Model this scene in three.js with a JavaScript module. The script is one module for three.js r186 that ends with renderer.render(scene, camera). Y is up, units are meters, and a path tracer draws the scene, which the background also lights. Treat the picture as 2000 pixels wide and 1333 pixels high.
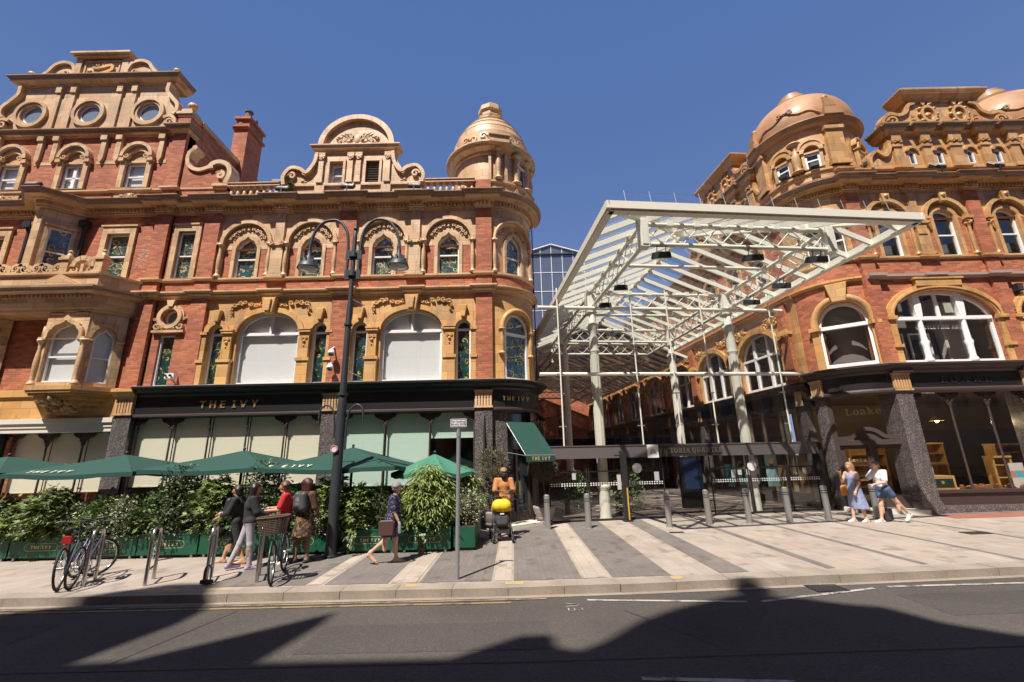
import * as THREE from 'three';
import { mergeGeometries, toCreasedNormals } from 'three/addons/utils/BufferGeometryUtils.js';
import { FontLoader } from 'three/addons/loaders/FontLoader.js';
import { TextGeometry } from 'three/addons/geometries/TextGeometry.js';

// ---------------------------------------------------------------- camera, sky, sun, exposure
const scene = new THREE.Scene();
const D2R = Math.PI / 180;
const camera = new THREE.PerspectiveCamera(75.56, 1024 / 682, 0.1, 400);
camera.rotation.order = 'YXZ';
camera.position.set(0, 2.0, 14.3);
camera.rotation.set(15 * D2R, 0, -1.25 * D2R);
scene.add(camera);
const renderer = new THREE.WebGLRenderer({ antialias: true });
renderer.toneMapping = THREE.LinearToneMapping;
renderer.toneMappingExposure = 1.66;
renderer.shadowMap.enabled = true;
const SUN = new THREE.Vector3(-0.2618, 0.8545, 0.4489).normalize();
{
  const W = 512, H = 256, data = new Float32Array(W * H * 4), d = new THREE.Vector3();
  for (let j = 0; j < H; j++) for (let i = 0; i < W; i++) {
    const el = ((j + 0.5) / H - 0.5) * Math.PI, az = ((i + 0.5) / W - 0.5) * 2 * Math.PI;
    d.set(Math.cos(el) * Math.cos(az), Math.sin(el), Math.cos(el) * Math.sin(az));
    const h = Math.max(0, d.y), air = Math.pow(1 - h, 3.2);
    const g = Math.max(0, d.dot(SUN)), glow = 0.10 * Math.pow(g, 8) + 0.35 * Math.pow(g, 60);
    let r = 0.054 + 0.165 * air, gg = 0.103 + 0.19 * air, b = 0.250 + 0.20 * air;
    if (d.y < 0) { r = 0.17; gg = 0.165; b = 0.16; }
    const o = (j * W + i) * 4;
    data[o] = r + glow; data[o + 1] = gg + glow * 0.98; data[o + 2] = b + glow * 0.9; data[o + 3] = 1;
  }
  const sky = new THREE.DataTexture(data, W, H, THREE.RGBAFormat, THREE.FloatType);
  sky.mapping = THREE.EquirectangularReflectionMapping; sky.magFilter = THREE.LinearFilter; sky.minFilter = THREE.LinearFilter;
  sky.needsUpdate = true;
  scene.background = sky; scene.environment = sky;
}
const sun = new THREE.DirectionalLight(new THREE.Color(1, 0.945, 0.86), 4.9);
sun.position.copy(SUN).multiplyScalar(60); sun.target.position.set(0, 0, 0);
sun.castShadow = true; sun.shadow.mapSize.set(4096, 4096);
Object.assign(sun.shadow.camera, { left: -40, right: 40, top: 40, bottom: -40, near: 1, far: 140 });
scene.add(sun, sun.target);

// ---------------------------------------------------------------- helpers
function rngOf(s) { return () => { s |= 0; s = s + 0x6D2B79F5 | 0; let t = Math.imul(s ^ s >>> 15, 1 | s); t = t + Math.imul(t ^ t >>> 7, 61 | t) ^ t; return ((t ^ t >>> 14) >>> 0) / 4294967296; }; }
const R = rngOf(7);
const V2 = (x, y) => new THREE.Vector2(x, y), V3 = (x, y, z) => new THREE.Vector3(x, y, z);
const lerp = (a, b, t) => a + (b - a) * t, clamp = (x, a, b) => Math.min(b, Math.max(a, x));
const used = {};
function numbered(n) { used[n] = (used[n] ?? -1) + 1; return used[n] ? n + '_' + String(used[n]).padStart(3, '0') : n; }
function tag(o, label, category, group, kind) { o.userData = { ...(o.userData || {}) }; if (label) o.userData.label = label; if (category) o.userData.category = category; if (group) o.userData.group = group; if (kind) o.userData.kind = kind; return o; }
function thing(name, label, category, p = [0, 0, 0], turn = 0, group) {
  const g = new THREE.Group(); g.name = numbered(name); g.position.set(...p); g.rotation.y = turn; scene.add(g);
  return tag(g, label, category, group);
}
function copy(o, p, turn, label, group, scale) {
  const c = o.clone(); c.name = numbered(o.name.replace(/_\d\d\d$/, '')); scene.add(c);
  if (p) c.position.set(...p); if (turn !== undefined) c.rotation.y = turn; if (scale) c.scale.setScalar(scale);
  c.userData = { ...o.userData, label }; if (group) c.userData.group = group; return c;
}
function triUV(g) {
  const p = g.attributes.position, uv = new Float32Array(p.count * 2), a = V3(0, 0, 0), b = V3(0, 0, 0), c = V3(0, 0, 0);
  for (let i = 0; i < p.count; i += 3) {
    a.fromBufferAttribute(p, i); b.fromBufferAttribute(p, i + 1); c.fromBufferAttribute(p, i + 2);
    const n = b.clone().sub(a).cross(c.clone().sub(a)), x = Math.abs(n.x), y = Math.abs(n.y), z = Math.abs(n.z);
    [a, b, c].forEach((v, k) => {
      const o = (i + k) * 2;
      if (y > x * 1.2 && y > z * 1.2) { uv[o] = v.x; uv[o + 1] = v.z; }
      else if (z >= x) { uv[o] = v.x; uv[o + 1] = v.y; } else { uv[o] = v.z + 0.4; uv[o + 1] = v.y; }
    });
  }
  g.setAttribute('uv', new THREE.BufferAttribute(uv, 2)); return g;
}
function prep(g, keepColor) {
  if (g.index) g = g.toNonIndexed();
  for (const k of Object.keys(g.attributes)) if (!(k === 'position' || k === 'normal' || k === 'uv' || (keepColor && k === 'color'))) g.deleteAttribute(k);
  if (!g.attributes.normal) g.computeVertexNormals();
  if (!g.attributes.uv) g.setAttribute('uv', new THREE.BufferAttribute(new Float32Array(g.attributes.position.count * 2), 2));
  g.morphAttributes = {}; return g;
}
function merge(geos, keepColor) { const l = (Array.isArray(geos) ? geos.flat(9) : [geos]).map(g => prep(g, keepColor)); return l.length > 1 ? mergeGeometries(l) : l[0]; }
function mesh(name, geos, mat, parent, o = {}) {
  let g = merge(geos, o.color); if (!o.uv) triUV(g);
  const m = new THREE.Mesh(g, mat); m.name = parent ? name : numbered(name); m.castShadow = m.receiveShadow = true;
  (parent || scene).add(m); return m;
}
function struct(name, geos, mat, label, o) { const m = mesh(name, geos, mat, null, o); return tag(m, label, null, null, 'structure'); }
function inst(m, parent, p, ry = 0, s) { const c = m.clone(); parent.add(c); c.position.set(...p); c.rotation.y = ry; if (s) c.scale.set(...s); return c; }
const bx = (x0, x1, y0, y1, z0, z1) => { const g = new THREE.BoxGeometry(x1 - x0, y1 - y0, z1 - z0); g.translate((x0 + x1) / 2, (y0 + y1) / 2, (z0 + z1) / 2); return g; };
const box = (w, h, d, x = 0, y = 0, z = 0) => { const g = new THREE.BoxGeometry(w, h, d); g.translate(x, y, z); return g; };
const cyl = (r0, r1, h, x = 0, y = 0, z = 0, n = 16, open = false) => { const g = new THREE.CylinderGeometry(r1, r0, h, n, 1, open); g.translate(x, y + h / 2, z); return g; };
const sph = (r, x, y, z, a = 12, b = 8) => { const g = new THREE.SphereGeometry(r, a, b); g.translate(x, y, z); return g; };
const lathe = (pts, n = 24, a0 = 0, a1 = Math.PI * 2) => new THREE.LatheGeometry(pts.map(p => V2(p[0], p[1])), n, a0, a1);
function bar(a, b, r, n = 8, r2) { // a round rod between two points
  const A = V3(...a), B = V3(...b), L = A.distanceTo(B), g = new THREE.CylinderGeometry(r2 ?? r, r, L, n, 1);
  g.applyQuaternion(new THREE.Quaternion().setFromUnitVectors(V3(0, 1, 0), B.clone().sub(A).normalize())); g.translate((A.x + B.x) / 2, (A.y + B.y) / 2, (A.z + B.z) / 2); return g;
}
function beam(a, b, w, h) { // a rectangular bar, h in the upright direction
  const A = V3(...a), B = V3(...b), d = B.clone().sub(A), L = d.length(), g = new THREE.BoxGeometry(w, h, L), m = new THREE.Matrix4();
  d.normalize(); const up = Math.abs(d.y) > 0.98 ? V3(0, 0, 1) : V3(0, 1, 0), x = up.clone().cross(d).normalize(), y = d.clone().cross(x);
  m.makeBasis(x, y, d); g.applyMatrix4(m); g.translate((A.x + B.x) / 2, (A.y + B.y) / 2, (A.z + B.z) / 2); return g;
}
function tube(pts, r, seg = 24, n = 6, closed = false) { return new THREE.TubeGeometry(new THREE.CatmullRomCurve3(pts.map(p => V3(...p)), closed), seg, r, n, closed); }
function ext(shape, depth, z0 = 0, bevel = 0, cs = 12) {
  const g = new THREE.ExtrudeGeometry(shape, { depth: depth - 2 * bevel, bevelEnabled: bevel > 0, bevelSize: bevel, bevelThickness: bevel, bevelOffset: -bevel, bevelSegments: 1, curveSegments: cs });
  g.translate(0, 0, z0 + bevel); return g;
}
function poly(pts) { const s = new THREE.Shape(); pts.forEach((p, i) => i ? s.lineTo(p[0], p[1]) : s.moveTo(p[0], p[1])); s.closePath(); return s; }
function rectPath(P, x0, x1, y0, y1) { P.moveTo(x0, y0); P.lineTo(x1, y0); P.lineTo(x1, y1); P.lineTo(x0, y1); P.closePath(); return P; }
// an opening: flat, arched (half ellipse), or ogee pointed head
function opening(P, cx, w, y0, ys, top, kind = 'arc') {
  const a = cx - w / 2, b = cx + w / 2, h = top - ys;
  P.moveTo(a, y0); P.lineTo(b, y0); P.lineTo(b, ys);
  if (kind === 'rect') { P.lineTo(b, top); P.lineTo(a, top); }
  else if (kind === 'arc') { for (let i = 1; i < 20; i++) { const t = i / 20 * Math.PI; P.lineTo(cx + Math.cos(t) * w / 2, ys + Math.sin(t) * h); } P.lineTo(a, ys); }
  else if (kind === 'ogee') {
    const q = [[1, 0], [0.99, 0.18], [0.9, 0.36], [0.78, 0.42], [0.76, 0.52], [0.62, 0.66], [0.42, 0.72], [0.28, 0.78], [0.12, 0.88], [0, 1]];
    for (const [u, v] of q.slice(1)) P.lineTo(cx + u * w / 2, ys + v * h);
    for (const [u, v] of q.slice(0, -1).reverse()) P.lineTo(cx - u * w / 2, ys + v * h);
  }
  P.closePath(); return P;
}
function wall(x0, x1, y0, y1, holes, depth, z0) { const s = rectPath(new THREE.Shape(), x0, x1, y0, y1); for (const h of holes) s.holes.push(opening(new THREE.Path(), ...h)); return ext(s, depth, z0); }
// moulding: profile [out, y] swept along a plan polyline [x, z] walked left to right
function sweep(path, prof, cap = true) {
  const n = path.length, pos = [], nr = path.map((p, i) => {
    const dir = (a, b) => { const dx = b[0] - a[0], dz = b[1] - a[1], l = Math.hypot(dx, dz) || 1; return [dx / l, dz / l]; };
    const d0 = i ? dir(path[i - 1], p) : dir(p, path[1]), d1 = i < n - 1 ? dir(p, path[i + 1]) : d0;
    const a = [-d0[1], d0[0]], b = [-d1[1], d1[0]]; let m = [a[0] + b[0], a[1] + b[1]]; const l = Math.hypot(...m) || 1; m = [m[0] / l, m[1] / l];
    const k = 1 / Math.max(0.3, m[0] * a[0] + m[1] * a[1]); return [m[0] * k, m[1] * k];
  });
  const P = (i, j) => [path[i][0] + nr[i][0] * prof[j][0], prof[j][1], path[i][1] + nr[i][1] * prof[j][0]];
  const T = (a, b, c) => pos.push(...a, ...b, ...c);
  for (let i = 0; i < n - 1; i++) for (let j = 0; j < prof.length - 1; j++) { const a = P(i, j), b = P(i + 1, j), c = P(i + 1, j + 1), d = P(i, j + 1); T(a, b, c); T(a, c, d); }
  if (cap) { const f = THREE.ShapeUtils.triangulateShape(prof.map(p => V2(...p)), []); for (const t of f) { T(P(0, t[0]), P(0, t[1]), P(0, t[2])); T(P(n - 1, t[2]), P(n - 1, t[1]), P(n - 1, t[0])); } }
  const g = new THREE.BufferGeometry(); g.setAttribute('position', new THREE.Float32BufferAttribute(pos, 3)); g.computeVertexNormals();
  return g;
}
// plan path along x with forward breaks [x0, x1, out]
function breaks(x0, x1, z, list) { const p = [[x0, z]]; for (const [a, b, o] of list) p.push([a, z], [a, z + o], [b, z + o], [b, z]); p.push([x1, z]); return p.filter((q, i) => !i || Math.hypot(q[0] - p[i - 1][0], q[1] - p[i - 1][1]) > 1e-4); }
function arcPath(cx, cz, r, a0, a1, n = 14) { const o = []; for (let i = 0; i <= n; i++) { const t = lerp(a0, a1, i / n); o.push([cx + Math.sin(t) * r, cz + Math.cos(t) * r]); } return o; }
function offs(prof, dy) { return prof.map(p => [p[0], p[1] + dy]); }
// wall bent round a vertical cylinder (angle 0 faces +z, positive to +x), one arched opening
function bentWall(cx, cz, r, a0, a1, y0, y1, op, depth = 0.3, n = 28) {
  const pos = [], uv = []; let as = []; for (let i = 0; i <= n; i++) as.push(lerp(a0, a1, i / n));
  if (op) { as = as.filter(a => Math.abs(a - op.a0) > 0.01 && Math.abs(a - op.a1) > 0.01); for (let i = 0; i <= 10; i++) as.push(lerp(op.a0, op.a1, i / 10)); as.sort((p, q) => p - q); }
  const P = (a, y, rr) => [cx + Math.sin(a) * rr, y, cz + Math.cos(a) * rr];
  const quad = (A, B, C, D, u) => { pos.push(...A, ...B, ...C, ...A, ...C, ...D); uv.push(...u[0], ...u[1], ...u[2], ...u[0], ...u[2], ...u[3]); };
  const face = (a, b, ya0, yb0, ya1, yb1) => quad(P(a, ya0, r), P(b, yb0, r), P(b, yb1, r), P(a, ya1, r), [[a * r, ya0], [b * r, yb0], [b * r, yb1], [a * r, ya1]]);
  const topY = a => { const t = clamp((a - op.a0) / (op.a1 - op.a0) * 2 - 1, -1, 1); return op.ys + op.rise * Math.sqrt(1 - t * t); };
  for (let i = 0; i < as.length - 1; i++) {
    const a = as[i], b = as[i + 1];
    if (op && a >= op.a0 - 1e-6 && b <= op.a1 + 1e-6) {
      if (op.y0 > y0) face(a, b, y0, y0, op.y0, op.y0);
      face(a, b, topY(a), topY(b), y1, y1);
      const q = (ya, yb) => quad(P(a, ya, r), P(b, yb, r), P(b, yb, r - depth), P(a, ya, r - depth), [[a * r, 0], [b * r, 0], [b * r, depth], [a * r, depth]]);
      q(topY(a), topY(b)); q(op.y0, op.y0);
    } else face(a, b, y0, y0, y1, y1);
  }
  if (op) for (const a of [op.a0, op.a1]) quad(P(a, op.y0, r), P(a, op.y0, r - depth), P(a, op.ys, r - depth), P(a, op.ys, r), [[0, op.y0], [depth, op.y0], [depth, op.ys], [0, op.ys]]);
  const g = new THREE.BufferGeometry(); g.setAttribute('position', new THREE.Float32BufferAttribute(pos, 3)); g.setAttribute('uv', new THREE.Float32BufferAttribute(uv, 2)); g.computeVertexNormals(); return g;
}
// flat spiral ribbon (volute) in the xy plane
function volute(cx, cy, r0, r1, a0, turns, w, depth, z0, dir = 1) {
  const N = 26, o = [], q = []; for (let i = 0; i <= N; i++) { const t = i / N, a = a0 + dir * t * turns * Math.PI * 2, r = lerp(r0, r1, t), ww = w * (1 - 0.45 * t); o.push([cx + Math.cos(a) * r, cy + Math.sin(a) * r]); q.push([cx + Math.cos(a) * Math.max(0.01, r - ww), cy + Math.sin(a) * Math.max(0.01, r - ww)]); }
  return ext(poly(o.concat(q.reverse())), depth, z0);
}
function ring(cx, cy, ro, ri, a0, a1, depth, z0, ex = 1, n = 24) { const o = [], q = []; for (let i = 0; i <= n; i++) { const a = lerp(a0, a1, i / n); o.push([cx + Math.cos(a) * ro, cy + Math.sin(a) * ro * ex]); q.push([cx + Math.cos(a) * ri, cy + Math.sin(a) * (ro * ex - (ro - ri))]); } return ext(poly(o.concat(q.reverse())), depth, z0); }
// a ribbon of given width along a 2D curve
function ribbon(pts, w, depth, z0, seg = 40) {
  const c = new THREE.CatmullRomCurve3(pts.map(p => V3(p[0], p[1], 0))), o = [], q = [];
  for (let i = 0; i <= seg; i++) { const t = i / seg, p = c.getPointAt(t), d = c.getTangentAt(t), ww = (Array.isArray(w) ? lerp(w[0], w[1], t) : w) / 2; o.push([p.x - d.y * ww, p.y + d.x * ww]); q.push([p.x + d.y * ww, p.y - d.x * ww]); }
  return ext(poly(o.concat(q.reverse())), depth, z0);
}
// leafy carved relief: scrolls, buds and leaves filling a mirrored field
function carving(cx, cy, w, h, z, seed, dens = 1) {
  const r = rngOf(seed), g = [];
  for (const s of [-1, 1]) { const rr = rngOf(seed + 5); const n = Math.round(5 * dens);
    for (let i = 0; i < n; i++) { const x = cx + s * (0.08 + 0.84 * (i + 0.5) / n) * w / 2, y = cy + (rr() - 0.5) * h * 0.5, q = h * (0.2 + 0.16 * rr());
      g.push(volute(x, y, q, q * 0.15, (s > 0 ? 0 : Math.PI) + (i % 2 ? 1 : -1) * s * 0.9, 1.2 * 1, q * 0.42, 0.05, z, s * (i % 2 ? 1 : -1)));
      const e = new THREE.SphereGeometry(1, 7, 5); e.scale(q * 0.5, q * 0.28, 0.05); e.rotateZ(s * (rr() - 0.3) * 2); e.translate(x + s * q * 0.7, y + (rr() - 0.5) * h * 0.5, z + 0.03); g.push(e); } }
  const c = new THREE.SphereGeometry(1, 9, 6); c.scale(h * 0.2, h * 0.34, 0.07); c.translate(cx, cy, z + 0.02); g.push(c); return g;
}
const font = await new FontLoader().loadAsync('fonts/droid/droid_sans_bold.typeface.json');
const fontS = await new FontLoader().loadAsync('fonts/droid/droid_serif_bold.typeface.json');
function text(s, size, depth, f = font, sx = 1) { const g = new TextGeometry(s, { font: f, size, depth, curveSegments: 3 }); g.computeBoundingBox(); const b = g.boundingBox; g.translate(-(b.min.x + b.max.x) / 2, -(b.min.y + b.max.y) / 2, 0); g.scale(sx, 1, 1); return g; }
function spaced(s, size, gap, depth, f = font, sx = 1) { // separately spaced letters, one geometry each
  const out = []; let x = 0; for (const ch of s) { if (ch === ' ') { x += size * 0.45; continue; } const g = new TextGeometry(ch, { font: f, size, depth, curveSegments: 4 }); g.computeBoundingBox(); const b = g.boundingBox; g.translate(-b.min.x, 0, 0); g.scale(sx, 1, 1); g.translate(x, 0, 0); out.push(g); x += (b.max.x - b.min.x) * sx + gap; }
  const W = x - gap; out.forEach(g => g.translate(-W / 2, -size / 2, 0)); return out;
}
// ---------------------------------------------------------------- textures and materials
const hash = (x, y, s) => { let h = Math.imul(x, 374761393) ^ Math.imul(y, 668265263) ^ Math.imul(s, 2147483647 - 61); h = Math.imul(h ^ h >>> 13, 1274126177); return ((h ^ h >>> 16) >>> 0) / 4294967296; };
function vn(x, y, per, s) { const xi = Math.floor(x), yi = Math.floor(y), fx = x - xi, fy = y - yi, u = fx * fx * (3 - 2 * fx), v = fy * fy * (3 - 2 * fy), m = q => ((q % per) + per) % per; const a = hash(m(xi), m(yi), s), b = hash(m(xi + 1), m(yi), s), c = hash(m(xi), m(yi + 1), s), d = hash(m(xi + 1), m(yi + 1), s); return lerp(lerp(a, b, u), lerp(c, d, u), v); }
function fbm(u, v, f, oct, s) { let t = 0, a = 0.5, w = 0; for (let i = 0; i < oct; i++) { t += a * vn(u * f, v * f, f, s + i); w += a; a *= 0.5; f *= 2; } return t / w; }
const enc = x => Math.round(255 * clamp(x <= 0.0031308 ? x * 12.92 : 1.055 * Math.pow(x, 1 / 2.4) - 0.055, 0, 1));
function dataTex(W, H, fn, size, lin) { // fn(u, v) gives linear rgb, or one grey value
  const d = new Uint8Array(W * H * 4);
  for (let j = 0; j < H; j++) for (let i = 0; i < W; i++) { const c = fn((i + 0.5) / W, (j + 0.5) / H), o = (j * W + i) * 4; if (lin) { d[o] = d[o + 1] = d[o + 2] = Math.round(255 * clamp(c, 0, 1)); } else { d[o] = enc(c[0]); d[o + 1] = enc(c[1]); d[o + 2] = enc(c[2]); } d[o + 3] = 255; }
  const t = new THREE.DataTexture(d, W, H, THREE.RGBAFormat); t.wrapS = t.wrapT = THREE.RepeatWrapping; t.magFilter = THREE.LinearFilter; t.minFilter = THREE.LinearMipmapLinearFilter; t.generateMipmaps = true;
  if (!lin) t.colorSpace = THREE.SRGBColorSpace; t.repeat.set(1 / size[0], 1 / size[1]); t.needsUpdate = true; return t;
}
const C = (r, g, b) => new THREE.Color().setRGB(r, g, b);
const std = (c, rough = 0.8, o = {}) => new THREE.MeshStandardMaterial({ color: Array.isArray(c) ? C(...c) : c, roughness: rough, ...o });
const mixc = (a, b, t) => [lerp(a[0], b[0], t), lerp(a[1], b[1], t), lerp(a[2], b[2], t)];
const scl = (a, k) => [a[0] * k, a[1] * k, a[2] * k];
const M = {};
{ // brick: 48 courses of 75 mm, 16 bricks a course
  const base = [0.40, 0.124, 0.055], per = 3.6;
  const cell = (u, v) => { const y = v * 48, r = Math.floor(y), x = u * 16 + (r & 1 ? 0.5 : 0), q = Math.floor(x); return [((q % 16) + 16) % 16, r, x - q, y - r]; };
  M.brickMap = dataTex(1024, 1024, (u, v) => { const [q, r, fx, fy] = cell(u, v), k = hash(q, r, 3), k2 = hash(q, r, 9);
    let c = scl(base, 0.70 + 0.60 * k); c = mixc(c, [0.33, 0.075, 0.05], k2 > 0.86 ? 0.6 : 0); c = mixc(c, [0.46, 0.16, 0.075], k2 < 0.12 ? 0.6 : 0);
    const m = fx < 0.032 || fx > 0.975 || fy < 0.10 || fy > 0.94; if (m) c = mixc(c, [0.34, 0.17, 0.11], 0.62);
    return scl(c, (0.74 + 0.52 * fbm(u, v, 5, 5, 21)) * (0.9 + 0.2 * vn(u * 220, v * 220, 220, 5))); }, [per, per]);
  M.brickBump = dataTex(1024, 1024, (u, v) => { const [q, r, fx, fy] = cell(u, v); const e = Math.min(fx / 0.04, (1 - fx) / 0.04, fy / 0.12, (1 - fy) / 0.09, 1); return 0.25 + 0.6 * clamp(e, 0, 1) + 0.15 * hash(q, r, 4); }, [per, per], true);
  M.brick = new THREE.MeshStandardMaterial({ map: M.brickMap, bumpMap: M.brickBump, bumpScale: 0.008, roughness: 0.82 });

}
function terra(base, seed, varr = 1, glaze = 0.55) { // blocks 0.6 x 0.3 m with fine joints, uneven firing
  const per = 3.6, cell = (u, v) => { const y = v * 12, r = Math.floor(y), x = u * 6 + (r & 1 ? 0.5 : 0) + 0.2 * hash(r, 0, seed), q = Math.floor(x); return [((q % 6) + 6) % 6, r, x - q, y - r]; };
  const map = dataTex(768, 768, (u, v) => { const [q, r, fx, fy] = cell(u, v), k = hash(q, r, seed + 3), k2 = hash(q, r, seed + 7);
    let c = scl(base, 1 + varr * (0.34 * k - 0.17)); c = mixc(c, [base[0] * 0.92, base[1] * 0.74, base[2] * 0.55], 0.55 * k2 * varr); c = mixc(c, [0.42, 0.34, 0.24], 0.14 * hash(q, r, seed + 11));
    const n = fbm(u, v, 8, 5, seed), st = fbm(u * 1, v * 0.25, 24, 3, seed + 30); c = scl(c, 0.86 + 0.28 * n); c = mixc(c, [0.16, 0.12, 0.085], clamp((st - 0.62) * 2.2, 0, 0.4));
    if (fx < 0.012 || fx > 0.99 || fy < 0.022 || fy > 0.985) c = scl(c, 0.62); return c; }, [per, per]);
  const bump = dataTex(512, 512, (u, v) => { const [q, r, fx, fy] = cell(u, v); return clamp(Math.min(fx / 0.02, (1 - fx) / 0.02, fy / 0.04, (1 - fy) / 0.04, 1), 0, 1) * 0.7 + 0.3 * fbm(u, v, 40, 3, seed); }, [per, per], true);
  return new THREE.MeshPhysicalMaterial({ map, bumpMap: bump, bumpScale: 0.006, roughness: glaze, clearcoat: 0.12, clearcoatRoughness: 0.35 });
}
M.buff = terra([0.57, 0.38, 0.215], 40, 1.3);        // pale buff blocks (upper left facade, turret)
M.ochre = terra([0.57, 0.32, 0.11], 60, 1);         // warmer ochre (first floor, right block)
M.ochre2 = terra([0.53, 0.31, 0.13], 80, 1.5, 0.42);
M.weathered = terra([0.235, 0.15, 0.095], 90, 1.2, 0.7);
M.stoneWhite = std([0.62, 0.57, 0.49], 0.7);
M.glaze = new THREE.MeshPhysicalMaterial({ map: dataTex(512, 512, (u, v) => { const n = fbm(u, v, 6, 4, 91); let c = scl([0.37, 0.19, 0.087], 0.62 + 0.76 * n); const y = v * 8, x = u * 8; if ((y - Math.floor(y)) < 0.02 || (x - Math.floor(x)) < 0.015) c = scl(c, 0.75); return c; }, [3.2, 3.2]), roughness: 0.6, clearcoat: 0.14, clearcoatRoughness: 0.25 });
M.white = std([0.78, 0.76, 0.74], 0.45);
M.cream = std([0.72, 0.685, 0.58], 0.42);
M.creamShade = M.cream;
M.lead = std([0.28, 0.28, 0.29], 0.6);
M.slate = new THREE.MeshStandardMaterial({ roughness: 0.75, map: dataTex(512, 512, (u, v) => { const y = v * 20, r = Math.floor(y), x = u * 12 + (r & 1 ? 0.5 : 0), q = Math.floor(x) % 12; let c = scl([0.17, 0.125, 0.10], 0.7 + 0.6 * hash(q, r, 5)); if (y - r < 0.1 || x - Math.floor(x) < 0.05) c = scl(c, 0.5); return c; }, [3.6, 3.6]) });
M.black = new THREE.MeshPhysicalMaterial({ color: C(0.010, 0.010, 0.011), roughness: 0.45, clearcoat: 0.12, clearcoatRoughness: 0.2 });
M.sash = std([0.055, 0.035, 0.030], 0.5);              // dark brown shopfront joinery
M.fasciaR = std([0.05, 0.031, 0.028], 0.5);
M.blackMetal = std([0.02, 0.02, 0.022], 0.45);
M.greyMetal = std([0.045, 0.05, 0.056], 0.5, { metalness: 0.3 });
M.steel = std([0.52, 0.50, 0.48], 0.28, { metalness: 1 });
M.steelDull = std([0.46, 0.44, 0.42], 0.36, { metalness: 0.7 });
M.gold = std([0.62, 0.46, 0.18], 0.32, { metalness: 0.75 });
M.goldPaint = std([0.55, 0.47, 0.26], 0.5);
M.chrome = std([0.6, 0.6, 0.6], 0.12, { metalness: 1 });
M.rubber = std([0.018, 0.018, 0.018], 0.75);
M.green = new THREE.MeshStandardMaterial({ roughness: 0.45, map: dataTex(256, 256, (u, v) => scl([0.007, 0.072, 0.038], 0.82 + 0.34 * fbm(u, v, 5, 4, 12)), [2, 2]) });
M.canvas = new THREE.MeshPhysicalMaterial({ side: THREE.DoubleSide, roughness: 0.85, transmission: 0.0, map: dataTex(256, 256, (u, v) => scl([0.009, 0.052, 0.040], 0.85 + 0.18 * fbm(u, v, 10, 3, 13) + 0.12 * vn(u * 128, v * 128, 128, 2)), [0.8, 0.8]) });
M.blind = std([0.74, 0.685, 0.53], 0.85);
M.blindGrey = new THREE.MeshStandardMaterial({ roughness: 0.8, map: dataTex(128, 256, (u, v) => { const b = Math.abs(v * 4 - Math.round(v * 4)) < 0.012; return scl([0.70, 0.69, 0.68], b ? 0.9 : 0.97 + 0.03 * vn(u * 30, v * 8, 60, 2)); }, [2, 2.4]) });
M.glass = new THREE.MeshPhysicalMaterial({ color: C(0.985, 0.99, 0.988), roughness: 0, transmission: 1, thickness: 0, ior: 1.5, side: THREE.DoubleSide });
M.glassDim = new THREE.MeshPhysicalMaterial({ color: C(0.62, 0.66, 0.68), roughness: 0.02, transmission: 1, thickness: 0, ior: 1.5, side: THREE.DoubleSide });
M.glassGrey = new THREE.MeshPhysicalMaterial({ color: C(0.17, 0.20, 0.25), roughness: 0.06, clearcoat: 1, clearcoatRoughness: 0.03 });
M.glassDark = new THREE.MeshPhysicalMaterial({ color: C(0.035, 0.042, 0.05), roughness: 0.03, ior: 1.5, clearcoat: 1, clearcoatRoughness: 0.02 });
M.plaster = std([0.40, 0.36, 0.31], 0.9);
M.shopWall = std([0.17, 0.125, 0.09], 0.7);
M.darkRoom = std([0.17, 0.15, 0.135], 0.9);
M.wood = new THREE.MeshStandardMaterial({ roughness: 0.5, map: dataTex(256, 256, (u, v) => { const n = fbm(u, v * 0.125, 32, 4, 3); return scl([0.42, 0.24, 0.075], 0.7 + 0.55 * n); }, [1, 1]) });
M.terracottaShoe = std([0.20, 0.085, 0.03], 0.35);
M.granite = new THREE.MeshPhysicalMaterial({ roughness: 0.28, clearcoat: 0.25, clearcoatRoughness: 0.15, map: dataTex(512, 512, (u, v) => { const a = vn(u * 40, v * 40, 40, 3), b = vn(u * 64, v * 64, 64, 8), n = fbm(u, v, 8, 3, 2); let c = mixc([0.05, 0.043, 0.042], [0.19, 0.155, 0.148], clamp(a * 1.3 - 0.35, 0, 1)); if (b > 0.78) c = mixc(c, [0.42, 0.38, 0.36], 0.6); if (b < 0.18) c = scl(c, 0.4); return scl(c, 0.85 + 0.3 * n); }, [0.9, 0.9]) });
M.asphalt = new THREE.MeshStandardMaterial({ roughness: 0.93, map: dataTex(1024, 1024, (u, v) => { const n = fbm(u, v, 5, 4, 71), f = vn(u * 420, v * 420, 420, 6), f2 = vn(u * 900, v * 900, 900, 16), o = fbm(u, v, 3, 3, 77); let c = scl([0.072, 0.060, 0.052], 0.62 + 0.28 * n + 0.55 * f * f2 + 0.12 * f); if (f2 > 0.93 && f > 0.5) c = mixc(c, [0.24, 0.21, 0.19], 0.55); if (o > 0.63) c = scl(c, 1 - (o - 0.63) * 1.2); return c; }, [7, 7]), bumpMap: dataTex(512, 512, (u, v) => 0.5 * vn(u * 256, v * 256, 256, 6) + 0.5 * vn(u * 128, v * 128, 128, 9), [3, 3], true), bumpScale: 0.006 });
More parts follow.
